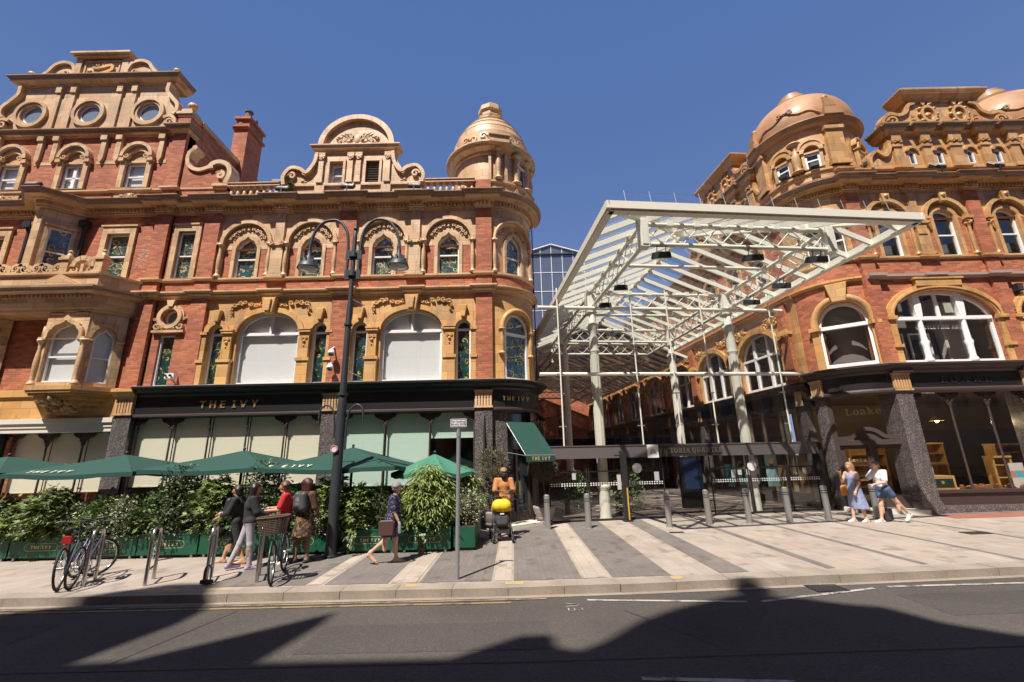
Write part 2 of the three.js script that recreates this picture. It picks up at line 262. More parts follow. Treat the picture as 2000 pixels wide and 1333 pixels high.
function paving(base, seed, bw, bh, vary) { // small setts
  const NX = Math.round(4 / bw), NY = Math.round(4 / bh), cell = (u, v) => { const x = u * NX, q = Math.floor(x), y = v * NY + (q & 1 ? 0.5 : 0), r = Math.floor(y); return [q, ((r % NY) + NY) % NY, x - q, y - r]; };
  return new THREE.MeshStandardMaterial({ roughness: 0.85, map: dataTex(1024, 1024, (u, v) => { const [q, r, fx, fy] = cell(u, v), k = hash(q, r, seed); let c = scl(base, 1 - vary / 2 + vary * k); c = mixc(c, [base[0], base[1] * 0.9, base[2] * 0.8], 0.6 * hash(q, r, seed + 2)); const n = fbm(u, v, 6, 5, seed), st = fbm(u, v, 14, 4, seed + 8); c = scl(c, 0.84 + 0.32 * n); if (st > 0.6) c = scl(c, 1 - (st - 0.6) * 1.5); if (vn(u * 300, v * 300, 300, seed + 4) > 0.985) c = scl(c, 0.45); const jx = 0.006 / bw, jy = 0.006 / bh; if (fx < jx || fy < jy) c = scl(c, 0.72); return c; }, [4, 4]), bumpMap: dataTex(512, 512, (u, v) => { const [q, r, fx, fy] = cell(u, v); return clamp(Math.min(fx / 0.08, fy / 0.08, 1), 0, 1) * 0.7 + 0.3 * hash(q, r, seed); }, [4, 4], true), bumpScale: 0.004 });
}
M.paveLight = paving([0.318, 0.270, 0.230], 31, 0.2, 0.4, 0.16);
M.paveGrey = paving([0.155, 0.137, 0.125], 33, 0.1, 0.2, 0.16);
M.paveRed = paving([0.28, 0.10, 0.065], 35, 0.1, 0.2, 0.2);
M.paveStripe = paving([0.37, 0.315, 0.265], 36, 0.2, 0.2, 0.14);
M.kerb = new THREE.MeshStandardMaterial({ roughness: 0.9, map: dataTex(512, 512, (u, v) => { const n = fbm(u, v, 6, 5, 44), f = vn(u * 180, v * 180, 180, 5); return scl([0.255, 0.21, 0.17], 0.66 + 0.45 * n + 0.24 * f); }, [3, 3]) });
M.yellow = new THREE.MeshStandardMaterial({ roughness: 0.85, map: dataTex(512, 512, (u, v) => { const n = fbm(u, v, 16, 5, 51), f = vn(u * 200, v * 200, 200, 4); return mixc([0.26, 0.185, 0.09], [0.09, 0.072, 0.058], clamp((n - 0.44) * 3.2 + (f - 0.55) * 0.8, 0, 0.9)); }, [2, 2]) });
M.whiteLine = new THREE.MeshStandardMaterial({ roughness: 0.85, map: dataTex(512, 512, (u, v) => { const n = fbm(u, v, 16, 5, 57), f = vn(u * 200, v * 200, 200, 4); return mixc([0.38, 0.34, 0.30], [0.08, 0.068, 0.06], clamp((n - 0.48) * 3 + (f - 0.5) * 1.0, 0, 0.92)); }, [2, 2]) });
M.faintYellow = new THREE.MeshStandardMaterial({ roughness: 0.85, map: dataTex(256, 256, (u, v) => mixc([0.40, 0.29, 0.10], [0.30, 0.25, 0.2], clamp((fbm(u, v, 12, 4, 58) - 0.42) * 4, 0, 1)), [1.3, 1.3]) });
// leaded stained glass print: dark ground with curling gold stems, fruit and leaves
function stained(seed, ground, gold, dens) {
  const cv = document.createElement('canvas'); cv.width = 192; cv.height = 384; const x = cv.getContext('2d'), r = rngOf(seed);
  x.fillStyle = ground; x.fillRect(0, 0, 192, 384);
  for (let i = 0; i < 60; i++) { x.fillStyle = ['rgba(30,95,95,0.5)', 'rgba(45,70,120,0.5)', 'rgba(20,60,48,0.5)'][i % 3]; x.beginPath(); x.ellipse(r() * 192, r() * 384, 8 + r() * 26, 5 + r() * 16, r() * 3, 0, 7); x.fill(); }
  for (let i = 0; i < dens; i++) { const cx = r() * 192, cy = r() * 384, q = 10 + r() * 30, a = r() * 6.3; x.strokeStyle = [gold, '#b9a878', '#7d8a4a', '#9a7440'][i % 4]; x.lineWidth = 2.5 + r() * 5; x.beginPath(); for (let k = 0; k < 26; k++) { const t = k / 25, rr = q * (1 - t * 0.85), an = a + t * 5.2 * (i % 2 ? 1 : -1); const X = cx + Math.cos(an) * rr, Y = cy + Math.sin(an) * rr; k ? x.lineTo(X, Y) : x.moveTo(X, Y); } x.stroke(); }
  for (let i = 0; i < dens * 0.9; i++) { x.fillStyle = ['#3f6b4a', '#6e7a35', '#c98b4f', '#a8503a', '#d6b257', '#2f5f63'][Math.floor(r() * 6)]; x.beginPath(); x.ellipse(r() * 192, r() * 384, 3 + r() * 9, 2 + r() * 5, r() * 3, 0, 7); x.fill(); }
  x.strokeStyle = 'rgba(8,10,14,0.9)'; x.lineWidth = 1.6; for (let i = 1; i < 4; i++) { x.beginPath(); x.moveTo(i * 48, 0); x.lineTo(i * 48, 384); x.stroke(); } for (let i = 1; i < 6; i++) { x.beginPath(); x.moveTo(0, i * 64); x.lineTo(192, i * 64); x.stroke(); }
  const t = new THREE.CanvasTexture(cv); t.colorSpace = THREE.SRGBColorSpace; t.wrapS = t.wrapT = THREE.RepeatWrapping; t.repeat.set(1 / 0.85, 1 / 1.7); return t;
}
M.stain = [1, 2, 3, 4, 5, 6].map(i => new THREE.MeshStandardMaterial({ map: stained(100 + i, '#34505e', '#f4e3a8', 70), roughness: 0.35 }));
M.stainG = [1, 2, 3, 4].map(i => new THREE.MeshStandardMaterial({ map: stained(200 + i, '#153a30', '#f2c04a', 26), roughness: 0.35 }));
M.glassRoof = new THREE.MeshPhysicalMaterial({ color: C(0.86, 0.89, 0.9), roughness: 0.02, transmission: 1, thickness: 0, ior: 1.5, side: THREE.DoubleSide });
M.stainRoof = new THREE.MeshPhysicalMaterial({ roughness: 0.3, transmission: 0.35, thickness: 0, side: THREE.DoubleSide, map: dataTex(256, 256, (u, v) => { const q = Math.floor(u * 10), r = Math.floor(v * 10), k = hash(q, r, 3); return k > 0.72 ? [0.30, 0.24, 0.16] : k > 0.5 ? [0.12, 0.05, 0.05] : [0.035, 0.035, 0.08]; }, [3, 3]) });
// ---------------------------------------------------------------- ground: the street climbs gently to the right
const gy = x => x > 0 ? 0.0105 * Math.min(x, 40) : 0;
const kerbZ = x => 6.45 - 0.035 * clamp(x - 2, 0, 12);
function sheet(x0, x1, z0, z1, dy, zf) { // level strip that follows the street's slope
  const n = Math.max(1, Math.ceil((x1 - x0) / 1)), pos = [], P = (x, k) => [x, gy(x) + dy, typeof (k ? z1 : z0) === 'function' ? (k ? z1 : z0)(x) : (k ? z1 : z0)];
  for (let i = 0; i < n; i++) { const a = lerp(x0, x1, i / n), b = lerp(x0, x1, (i + 1) / n); pos.push(...P(a, 1), ...P(b, 1), ...P(b, 0), ...P(a, 1), ...P(b, 0), ...P(a, 0)); }
  const g = new THREE.BufferGeometry(); g.setAttribute('position', new THREE.Float32BufferAttribute(pos, 3)); g.computeVertexNormals(); return g;
}
function lineOn(a, b, w, dy) { const d = V2(b[0] - a[0], b[1] - a[1]).normalize(), n = [-d.y * w / 2, d.x * w / 2], pos = [], P = (p, s) => [p[0] + n[0] * s, gy(p[0]) + dy, p[1] + n[1] * s]; pos.push(...P(a, 1), ...P(b, 1), ...P(b, -1), ...P(a, 1), ...P(b, -1), ...P(a, -1)); const g = new THREE.BufferGeometry(); g.setAttribute('position', new THREE.Float32BufferAttribute(pos, 3)); g.computeVertexNormals(); return g; }
struct('ground', bx(-180, 180, -0.5, -0.4, -180, 180), std([0.16, 0.15, 0.14], 0.95), 'plain ground under the whole town');
struct('road', sheet(-60, 60, kerbZ, 15.2, -0.12), M.asphalt, 'dark asphalt road in front of the kerb');
struct('pavement', sheet(-60, 60, -40, kerbZ, 0), M.paveLight, 'pale stone paving of the wide footway');
struct('far_pavement', [sheet(-60, 60, 15.2, 19, 0), bx(-60, 0, -0.15, 0, 15.18, 15.2)], M.paveLight, 'footway on the near side of the road');
for (const [a, b] of [[-5.3, -3.62], [-3.28, -2.2], [-1.66, -0.44], [-0.06, 1.1], [1.62, 2.62], [3.47, 3.98], [5.35, 5.52], [7.05, 7.18], [8.9, 9.0], [10.9, 11.0]])
  struct('paving_band', sheet(a, b, -1.1, x => kerbZ(x) - 0.42, 0.005), M.paveGrey, 'grey sett band in the footway');
for (const [a, b] of [[-3.56, -3.34], [-2.14, -1.72], [-0.4, -0.1], [1.14, 1.56]])
  struct('paving_stripe', sheet(a, b, -1.0, x => kerbZ(x) - 0.42, 0.006), M.paveStripe, 'pale stripe between the grey sett bands');
struct('red_paving_band', sheet(12.3, 30, 0.35, 1.1, 0.005), M.paveRed, 'red brick band along the corner shop');
struct('grey_paving_band', sheet(12.5, 30, -0.1, 0.3, 0.005), M.paveGrey, 'grey strip under the shop window');
M.arcadeFloor = paving([0.115, 0.085, 0.068], 39, 0.3, 0.3, 0.35);
struct('arcade_floor', sheet(-3, 12, -36, -1.25, 0.004), M.arcadeFloor, 'brown tiled floor of the covered arcade');
for (let i = 0; i < 9; i++) { const w = -3.5 - i * 1.7; struct('arcade_floor_strip', sheet(0.9 - 0.1 * i, 10.4 - 0.16 * i, w - 0.2, w, 0.009), M.paveStripe, 'pale strip across the arcade floor'); }
{ // kerb stones
  const k = new THREE.Group(); k.name = 'kerb'; scene.add(k); tag(k, 'row of worn granite kerb stones', null, null, 'structure'); const r = rngOf(5);
  const stone = [0.9, 0.9, 0.9].map((l, i) => { const g = new THREE.BoxGeometry(l - 0.008, 0.26, 0.34, 1, 1, 1); return triUV(prep(g)); });
  for (let i = -24; i < 28; i++) { const x = i * 0.9 + 0.3, m = new THREE.Mesh(stone[0], M.kerb); m.name = 'kerb_stone'; m.position.set(x, gy(x) - 0.123 + (r() - 0.5) * 0.006, kerbZ(x) - 0.16 + (r() - 0.5) * 0.01); m.rotation.y = x > 2 && x < 14 ? 0.035 : 0; m.rotation.z = x > 0 ? 0.0105 : 0; m.castShadow = m.receiveShadow = true; k.add(m); }
  struct('gutter', sheet(-30, 30, kerbZ, x => kerbZ(x) + 0.13, -0.115), M.kerb, 'worn gutter strip along the kerb');
}
M.patch = new THREE.MeshStandardMaterial({ map: M.asphalt.map, bumpMap: M.asphalt.bumpMap, bumpScale: 0.008, roughness: 0.95, color: C(0.82, 0.84, 0.88) });
for (const [a, b, c, d] of [[-2.6, 0.4, 7.6, 8.5], [5.6, 7.9, 7.0, 7.9], [-9, -6.4, 7.3, 8.0]]) struct('road_patch', sheet(a, b, c, d, -0.1175), M.patch, 'rectangular asphalt repair in the road');
for (const [a, b, w] of [[[-30, 8.9], [-1, 8.82], 0.018], [[-1, 8.82], [30, 8.95], 0.018], [[1.5, 7.3], [2.4, 8.8], 0.012], [[2.4, 8.8], [2.2, 9.8], 0.012], [[-4.2, 6.9], [-4.6, 8.85], 0.012]]) struct('road_seam', lineOn(a, b, w, -0.1145), std([0.022, 0.02, 0.019], 0.6), 'thin dark seam in the asphalt');
for (const z of [6.62, 6.76]) struct('yellow_line', sheet(-30, z < 6.7 ? 0.45 : -0.1, z, z + 0.06, -0.112), M.yellow, 'faded yellow line along the kerb');
for (const [a, b] of [[[1.06, 6.78], [3.35, 7.11]], [[3.55, 7.12], [5.54, 6.68]], [[5.8, 6.62], [12.5, 6.75]], [[1.2, 9.28], [2.6, 9.45]], [[-6.5, 9.7], [-5, 9.7]], [[5.5, 9.7], [7, 9.8]]]) struct('white_line', lineOn(a, b, 0.07, -0.113), M.whiteLine, 'worn white painted line on the road');
for (const [a, b] of [[-6.3, -5.6], [-5.2, -4.6], [-2.3, -2.05], [-1.85, -1.6], [-0.2, 0.1], [0.3, 0.5], [2.55, 2.75]]) struct('yellow_kerb_mark', lineOn([a, 6.2], [b, 6.2], 0.16, 0.0095), M.faintYellow, 'short faded yellow mark on the kerb');
struct('worn_road_mark', [[[0.72, 7.24], [0.95, 7.24], 0.022], [[0.735, 7.235], [0.73, 7.13], 0.016], [[0.82, 7.235], [0.815, 7.15], 0.014], [[0.93, 7.235], [0.925, 7.15], 0.014], [[0.71, 7.05], [0.88, 7.05], 0.02], [[0.875, 7.05], [0.9, 6.97], 0.018], [[0.9, 6.97], [0.8, 6.95], 0.018], [[0.71, 6.9], [0.82, 6.97], 0.018]].map(([a, b, w], i) => lineOn(a, b, w, -0.1128 + i * 0.0002)), M.whiteLine, 'small worn white mark painted on the road');
function cover(name, label, x, z, w, d, dy, slots) { const t = thing(name, label, 'drain cover', [x, gy(x) + dy, z]); mesh('frame', [bx(-w / 2, w / 2, 0, 0.012, -d / 2, -d / 2 + 0.03), bx(-w / 2, w / 2, 0, 0.012, d / 2 - 0.03, d / 2), bx(-w / 2, -w / 2 + 0.03, 0, 0.012, -d / 2 + 0.03, d / 2 - 0.03), bx(w / 2 - 0.03, w / 2, 0, 0.012, -d / 2 + 0.03, d / 2 - 0.03)], M.blackMetal, t); const g = []; for (let i = 0; i < slots; i++) { const x0 = lerp(-w / 2 + 0.04, w / 2 - 0.04, (i + 0.1) / slots); g.push(bx(x0, x0 + (w - 0.08) / slots * 0.6, 0, 0.01, -d / 2 + 0.03, d / 2 - 0.03)); } mesh('grate', g, M.greyMetal, t); }
cover('drain_grate', 'black slotted drain grate at the road edge', 4.85, 6.6, 0.5, 0.36, -0.118, 9);
cover('access_cover', 'small dark access cover in the paving before the fourth bollard', 4.2, 1.85, 0.36, 0.14, 0.003, 5);
cover('access_cover', 'dark access cover in the pale paving right of the two walking women', 10.66, 3.24, 0.55, 0.3, 0.003, 6);

// ---------------------------------------------------------------- the buildings across the road, which throw the shadow on the asphalt
const opp = [
  ['stepped_gable_building', 'tall brick building with a stepped chimney gable across the road', -75, -10.95, [[-75, 20], [-20, 21], [-14.7, 22.1], [-14.1, 22.9], [-13.5, 24.3], [-12.7, 24.3], [-11.9, 22.8], [-11.5, 22], [-11.25, 20.6], [-10.95, 19.0]]],
  ['spired_building', 'stone building with one sharp gable peak across the road', -10.93, -5.12, [[-10.93, 18.7], [-10.2, 18.8], [-9.35, 21.7], [-8.7, 18.55], [-6.55, 18.45], [-6.2, 19.3], [-6.05, 19.7], [-5.65, 19.7], [-5.4, 19.0], [-5.12, 18.8]]],
  ['ball_gable_building', 'gabled building with a ball on its peak across the road', -5.1, 0.6, [[-5.1, 18.8], [-4.9, 19.3], [-4.7, 20.4], [-4.3, 21.3], [-3.6, 22.2], [-3.4, 22.35], [-3.2, 22.2], [-2.5, 21.8], [-1.9, 21.2], [-1.4, 20.9], [-0.8, 19.7], [-0.1, 18.9], [0.6, 18.5]]],
  ['plain_parapet_building', 'long brick building with a plain parapet across the road', 0.62, 80, [[0.62, 18.4], [80, 18.2]]]];
const oppPane = triUV(prep(box(1.1, 1.9, 0.05)));
opp.forEach(([n, l, x0, x1, top], i) => {
  const t = thing(n, l, 'building', [0, 0, 18.5]), s = poly([[x0, 0], [x1, 0], ...top.slice().reverse()]), wins = [];
  for (let f = 0; f < 4; f++) for (let x = x0 + 1.2; x < x1 - 0.9; x += 2.1) { const y = 5 + f * 3.4; wins.push([x, y]); s.holes.push(rectPath(new THREE.Path(), x - 0.55, x + 0.55, y, y + 1.9)); }
  mesh('wall', ext(s, 0.5, 0), i % 2 ? M.buff : M.brick, t); mesh('body', bx(x0, x1, 0, 16.8, 0.55, 9), M.darkRoom, t);
  mesh('cornice', bx(x0, x1, 4.1, 4.6, -0.25, -0.002), M.buff, t); mesh('upper_cornice', bx(x0, x1, 17.6, 18, -0.3, -0.002), M.buff, t);
  mesh('shop_window', bx(x0 + 0.6, x1 - 0.6, 0.6, 3.4, -0.06, -0.003), M.glassDark, t);
  for (const [x, y] of wins) { const m = new THREE.Mesh(oppPane, M.glassDark); m.name = 'window'; m.position.set(x, y + 0.95, 0.22); t.add(m); }
  if (i === 2) mesh('ball_finial', [sph(0.3, -3.4, 23.1, 0.25), cyl(0.12, 0.1, 0.7, -3.4, 22.2, 0.25)], M.buff, t);
});
// ---------------------------------------------------------------- window and dressing builders shared by the buildings
function win(parent, cx, w, y0, ys, top, kind, z, o = {}) {
  const f = o.fw ?? 0.06, s = opening(new THREE.Shape(), cx, w, y0, ys, top, kind);
  s.holes.push(opening(new THREE.Path(), cx, w - 2 * f, y0 + f, ys, top - f * (kind === 'ogee' ? 1.6 : 1), kind));
  const g = [ext(s, 0.08, z)];
  for (const b of o.bars || []) g.push(bx(b[0], b[1], b[2], b[3], z + 0.005, z + (b[4] ?? 0.07)));
  const m = mesh(o.name || 'window', g, o.mat || M.white, parent);
  const inner = opening(new THREE.Shape(), cx, w - 2 * f, y0 + f, ys, top - f * (kind === 'ogee' ? 1.6 : 1), kind);
  if (o.pane !== null) mesh('pane', ext(inner, 0.008, z + 0.025), o.pane || M.glass, m);
  if (o.back) mesh(o.backName || 'blind', ext(opening(new THREE.Shape(), cx, w - f, y0 + (o.backUp ?? 0.02), ys, top - f * 0.4, kind), 0.01, z - (o.dz ?? 0.09)), o.back, m);
  return m;
}
const colProf = (h, r) => [[0, 0], [r * 1.5, 0], [r * 1.5, h * 0.05], [r * 1.1, h * 0.09], [r * 0.75, h * 0.13], [r, h * 0.32], [r * 1.12, h * 0.48], [r * 0.95, h * 0.66], [r * 0.66, h * 0.80], [r * 0.9, h * 0.84], [r * 0.7, h * 0.87], [r * 1.2, h * 0.93], [r * 1.6, h * 0.96], [r * 1.6, h], [0, h]];
const protoCol = {};
function colonnette(parent, x, y0, y1, z, r, mat) { const k = [(y1 - y0).toFixed(2), r, mat.uuid].join(); if (!protoCol[k]) protoCol[k] = triUV(prep(lathe(colProf(y1 - y0, r), 12))); const m = new THREE.Mesh(protoCol[k], mat); m.name = 'colonnette'; m.position.set(x, y0, z); parent.add(m); return m; }
const balProf = [[0, 0], [0.075, 0], [0.075, 0.05], [0.045, 0.08], [0.075, 0.2], [0.06, 0.3], [0.035, 0.38], [0.06, 0.42], [0.075, 0.45], [0.075, 0.5], [0, 0.5]];
const balGeo = triUV(prep(lathe(balProf, 10)));
function balustrade(parent, x0, x1, y, z, mat) {
  mesh('balustrade_plinth', bx(x0, x1, y, y + 0.06, z - 0.12, z + 0.12), mat, parent); mesh('balustrade_rail', [bx(x0, x1, y + 0.53, y + 0.62, z - 0.13, z + 0.13), bx(x0, x1, y + 0.62, y + 0.66, z - 0.16, z + 0.16)], mat, parent);
  const n = Math.round((x1 - x0) / 0.24); for (let i = 0; i < n; i++) { const m = new THREE.Mesh(balGeo, mat); m.name = 'baluster'; m.position.set(lerp(x0, x1, (i + 0.5) / n), y + 0.045, z); parent.add(m); }
}
function dentils(x0, x1, y0, y1, z0, z1, pitch = 0.13) { const g = [], n = Math.round((x1 - x0) / pitch); for (let i = 0; i < n; i++) { const x = x0 + (i + 0.5) * (x1 - x0) / n; g.push(bx(x - pitch * 0.28, x + pitch * 0.28, y0, y1, z0, z1)); } return g; }
function archMould(cx, ys, w, rise, t, depth, z) { return ring(cx, ys, w / 2 + t, w / 2, 0, Math.PI, depth, z, (rise + t) / (w / 2 + t)); }
function flutes(x0, x1, y0, y1, z) { const g = [bx(x0, x1, y0, y1, z - 0.16, z - 0.03)], n = 6, w = (x1 - x0) / n; for (let i = 0; i < n; i++) g.push(bx(x0 + (i + 0.2) * w, x0 + (i + 0.82) * w, y0 + 0.04, y1 - 0.05, z - 0.032, z + 0.015)); g.push(bx(x0 - 0.02, x1 + 0.02, y1 - 0.05, y1 + 0.02, z - 0.15, z + 0.03), bx(x0 - 0.02, x1 + 0.02, y0 - 0.04, y0 + 0.03, z - 0.15, z + 0.03)); return g; }
const COPE = [[-0.19, 0.385], [0.37, 0.385], [0.41, 0.405], [0.47, 0.495], [0.47, 0.525], [-0.19, 0.565]];
const CORN = [[-0.2, 0], [0.03, 0], [0.03, 0.07], [0.06, 0.09], [0.06, 0.24], [0.13, 0.26], [0.16, 0.30], [0.36, 0.31], [0.36, 0.38], [-0.2, 0.38]];
const STR = [[-0.2, 0], [0.03, 0], [0.05, 0.06], [0.12, 0.10], [0.12, 0.16], [0.2, 0.2], [0.2, 0.25], [-0.2, 0.28]];
const SILL = [[-0.2, 0], [0.02, 0], [0.05, 0.03], [0.09, 0.05], [0.09, 0.11], [-0.2, 0.13]];
// one shopfront bay: lights between mullions with carved corner brackets
function shopfront(parent, x0, x1, n, y0, y1, z, o = {}) {
  const w = (x1 - x0) / n, mat = o.mat || M.sash;
  mesh('stall_riser', [bx(x0, x1, 0, y0 - 0.09, z - 0.1, z + 0.02), bx(x0, x1, y0 - 0.09, y0, z - 0.14, z + 0.08)], mat, parent);
  for (let i = 0; i <= n; i++) { const x = clamp(x0 + i * w, x0 + 0.03, x1 - 0.03), m = mesh('mullion', [cyl(0.032, 0.028, y1 - y0, x, y0, z, 8), cyl(0.05, 0.045, 0.14, x, y0, z, 8), cyl(0.035, 0.05, 0.1, x, y1 - 0.42, z, 8)], mat, parent);
    const br = []; for (const s of [-1, 1]) { if ((i === 0 && s < 0) || (i === n && s > 0)) continue; const sh = new THREE.Shape(); sh.moveTo(x, y1); sh.lineTo(x + s * 0.36, y1); sh.quadraticCurveTo(x + s * 0.34, y1 - 0.12, x + s * 0.22, y1 - 0.15); sh.quadraticCurveTo(x + s * 0.06, y1 - 0.2, x + s * 0.05, y1 - 0.4); sh.lineTo(x, y1 - 0.42); sh.closePath(); br.push(ext(sh, 0.05, z - 0.025)); br.push(volute(x + s * 0.14, y1 - 0.1, 0.085, 0.02, 0, 1.3, 0.03, 0.03, z + 0.022, s), volute(x + s * 0.28, y1 - 0.055, 0.05, 0.012, 1, 1.3, 0.02, 0.03, z + 0.022, -s), sph(0.03, x + s * 0.07, y1 - 0.26, z + 0.03, 6, 5)); }
    if (br.length && !(o.noBr || []).includes(i)) mesh('bracket', br, mat, m); }
  for (let i = 0; i < n; i++) { const a = x0 + i * w + 0.03, b = a + w - 0.06, p = mesh('shop_pane', bx(a, b, y0, y1, z - 0.03, z - 0.022), M.glass, parent);
    const by = (o.blind || [])[i]; if (by) mesh('blind', [bx(a - 0.01, b + 0.01, by, y1, z - 0.17, z - 0.16), bx(a, b, by - 0.03, by, z - 0.18, z - 0.15)], o.blindMat || M.blind, p); }
}

// move the pieces of a helper frame into its parent, keeping their place
function flat(P) { P.updateMatrix(); const t = P.parent; for (const c of [...P.children]) { c.applyMatrix4(P.matrix); t.add(c); } t.remove(P); }
// ---------------------------------------------------------------- left block: corner building with turret
const LB = thing('corner_building', 'red brick and buff terracotta corner building with round turret and black shopfront', 'building');
{
  const t = LB, bays = [-9.43, -7.09, -4.54, -2.2], pil = [-8.26, -3.38], big = [-8.25, -3.39], nar = [-10.0, -6.5, -5.14, -1.64];
  // second floor
  mesh('upper_wall', wall(-10.43, -1.21, 8.32, 10.95, bays.map(c => [c, 1.6, 8.33, 9.62, 10.42]), 0.32, -0.3), M.buff, t);
  bays.forEach((c, i) => {
    const brick = rectPath(new THREE.Shape(), c - 0.8, c + 0.8, 8.3, 9.45); brick.holes.push(rectPath(new THREE.Path(), c - 0.43, c + 0.43, 8.32, 9.44));
    mesh('brick_panel', ext(brick, 0.12, -0.16), M.brick, t);
    const ty = opening(new THREE.Shape(), c, 1.6, 9.45, 9.62, 10.42, 'arc'); ty.holes.push(opening(new THREE.Path(), c, 0.86, 9.452, 9.47, 10.08, 'ogee'));
    mesh('tympanum', ext(ty, 0.12, -0.15), M.buff, t);
    const su = opening(new THREE.Shape(), c, 1.0, 8.33, 9.44, 10.14, 'ogee'); su.holes.push(opening(new THREE.Path(), c, 0.76, 8.35, 9.4, 9.96, 'ogee')); mesh('window_surround', ext(su, 0.14, -0.14), M.buff, t);
    const cv = []; for (let k = 0; k < 12; k++) { const a = Math.PI * (0.1 + 0.8 * (k + 0.5) / 12); if (Math.abs(k - 5.5) < 1) continue; const r = 0.66; cv.push(volute(c + Math.cos(a) * r, 9.62 + Math.sin(a) * r * 0.95, 0.085, 0.02, a * 3, 1.2, 0.035, 0.08, -0.04, k % 2 ? 1 : -1), sph(0.03, c + Math.cos(a) * 0.52, 9.62 + Math.sin(a) * 0.55, -0.02, 6, 5)); }
    cv.push(sph(0.06, c, 10.2, -0.01, 8, 6), sph(0.04, c, 10.3, 0, 6, 5)); mesh('carved_foliage', cv, M.buff, t);
    mesh('arch_moulding', [archMould(c, 9.62, 1.6, 0.8, 0.13, 0.1, 0.02), archMould(c, 9.62, 1.5, 0.75, 0.05, 0.08, -0.1)], M.buff, t);
    for (const s of [-1, 1]) colonnette(t, c + s * 0.87, 8.33, 9.62, 0.06, 0.075, M.buff);
    mesh('impost', [bx(c - 0.99, c - 0.76, 9.58, 9.66, 0.02, 0.17), bx(c + 0.76, c + 0.99, 9.58, 9.66, 0.02, 0.17)], M.buff, t);
    win(t, c, 0.76, 8.35, 9.4, 9.96, 'ogee', -0.19, { fw: 0.05, bars: [[c - 0.36, c + 0.36, 9.06, 9.11]], back: M.stain[i], backName: 'stained_glass', dz: 0.02 });
  });
  for (const x of pil) { mesh('pilaster', [bx(x - 0.25, x + 0.25, 8.33, 8.5, 0.02, 0.16), bx(x - 0.21, x + 0.21, 8.5, 9.5, 0.02, 0.13), bx(x - 0.26, x + 0.26, 9.5, 9.62, 0.02, 0.18), bx(x - 0.16, x + 0.16, 9.66, 10.92, 0.02, 0.11)], M.buff, t); mesh('pilaster_capital', [volute(x - 0.18, 9.58, 0.09, 0.02, 0, 1.2, 0.035, 0.06, 0.17, -1), volute(x + 0.18, 9.58, 0.09, 0.02, Math.PI, 1.2, 0.035, 0.06, 0.17, 1)], M.buff, t); }
  // brick band, string courses
  mesh('brick_band', bx(-10.43, -1.21, 7.8, 8.22, -0.25, 0.03), M.brick, t);
  const piers = [[-10.98, -10.43], [-6.12, -5.5], [-1.21, -0.65]];
  for (const [a, b] of piers) { mesh('brick_pier', bx(a, b, 4.49, 10.93, -0.25, 0.14), M.brick, t); }
  // first floor
  const hs = big.map(c => [c, 2.08, 4.52, 6.32, 7.03]).concat(nar.map(c => [c, 0.5, 4.52, 6.36, 6.62]));
  mesh('lower_wall', wall(-10.43, -1.21, 4.49, 7.6, hs, 0.34, -0.32), M.ochre, t);
  big.forEach((c, i) => {
    mesh('arch_moulding', [archMould(c, 6.32, 2.08, 0.71, 0.17, 0.09, 0.02), archMould(c, 6.32, 2.0, 0.68, 0.04, 0.06, -0.05)], M.ochre, t);
    mesh('keystone', [ext(poly([[c - 0.16, 6.95], [c + 0.16, 6.95], [c + 0.24, 7.5], [c - 0.24, 7.5]]), 0.24, 0.02, 0.02), ext(poly([[c - 0.08, 7.0], [c + 0.08, 7.0], [c + 0.12, 7.42], [c - 0.12, 7.42]]), 0.07, 0.25, 0.015)], M.ochre, t);
    for (const s of [-1, 1]) { const cv = []; const q = [[0.32, 7.32, 0.1], [0.5, 7.28, 0.09], [0.68, 7.33, 0.1], [0.88, 7.38, 0.09], [1.06, 7.36, 0.11], [1.24, 7.3, 0.1], [1.32, 7.16, 0.07], [1.3, 7.02, 0.05]]; q.forEach(([dx, y, r], k) => cv.push(volute(c + s * dx, y, r, r * 0.2, k * 1.3, 1.3, r * 0.4, 0.08, 0.01, k % 2 ? s : -s), sph(r * 0.45, c + s * (dx + 0.06), y - 0.05, 0.06, 7, 5))); mesh('carved_swag', cv, M.ochre, t); }
    win(t, c, 2.08, 4.54, 6.32, 7.03, 'arc', -0.2, { fw: 0.09, bars: [[c - 1.0, c + 1.0, 6.24, 6.34, 0.1], [c - 0.05, c + 0.05, 6.34, 6.99]], back: M.blindGrey, dz: 0.05, backName: 'blind' });
    for (const s of [-1, 1]) { const x = c + s * 1.3; mesh('pilaster', [bx(x - 0.19, x + 0.19, 4.5, 5.28, 0.02, 0.16), bx(x - 0.23, x + 0.23, 5.28, 5.38, 0.02, 0.2), bx(x - 0.15, x + 0.15, 5.38, 6.22, 0.02, 0.14), bx(x - 0.2, x + 0.2, 6.26, 6.34, 0.02, 0.2), bx(x - 0.17, x + 0.17, 6.22, 6.26, 0.02, 0.16), bx(x - 0.22, x + 0.22, 6.34, 6.4, 0.02, 0.22)], M.ochre, t); mesh('pilaster_carving', [sph(0.06, x, 5.95, 0.14, 7, 5), volute(x - 0.07, 6.08, 0.06, 0.015, 0, 1.2, 0.025, 0.04, 0.13, -1), volute(x + 0.07, 6.08, 0.06, 0.015, 3.14, 1.2, 0.025, 0.04, 0.13, 1), sph(0.035, x, 5.8, 0.14, 6, 5)], M.ochre, t); }
  });
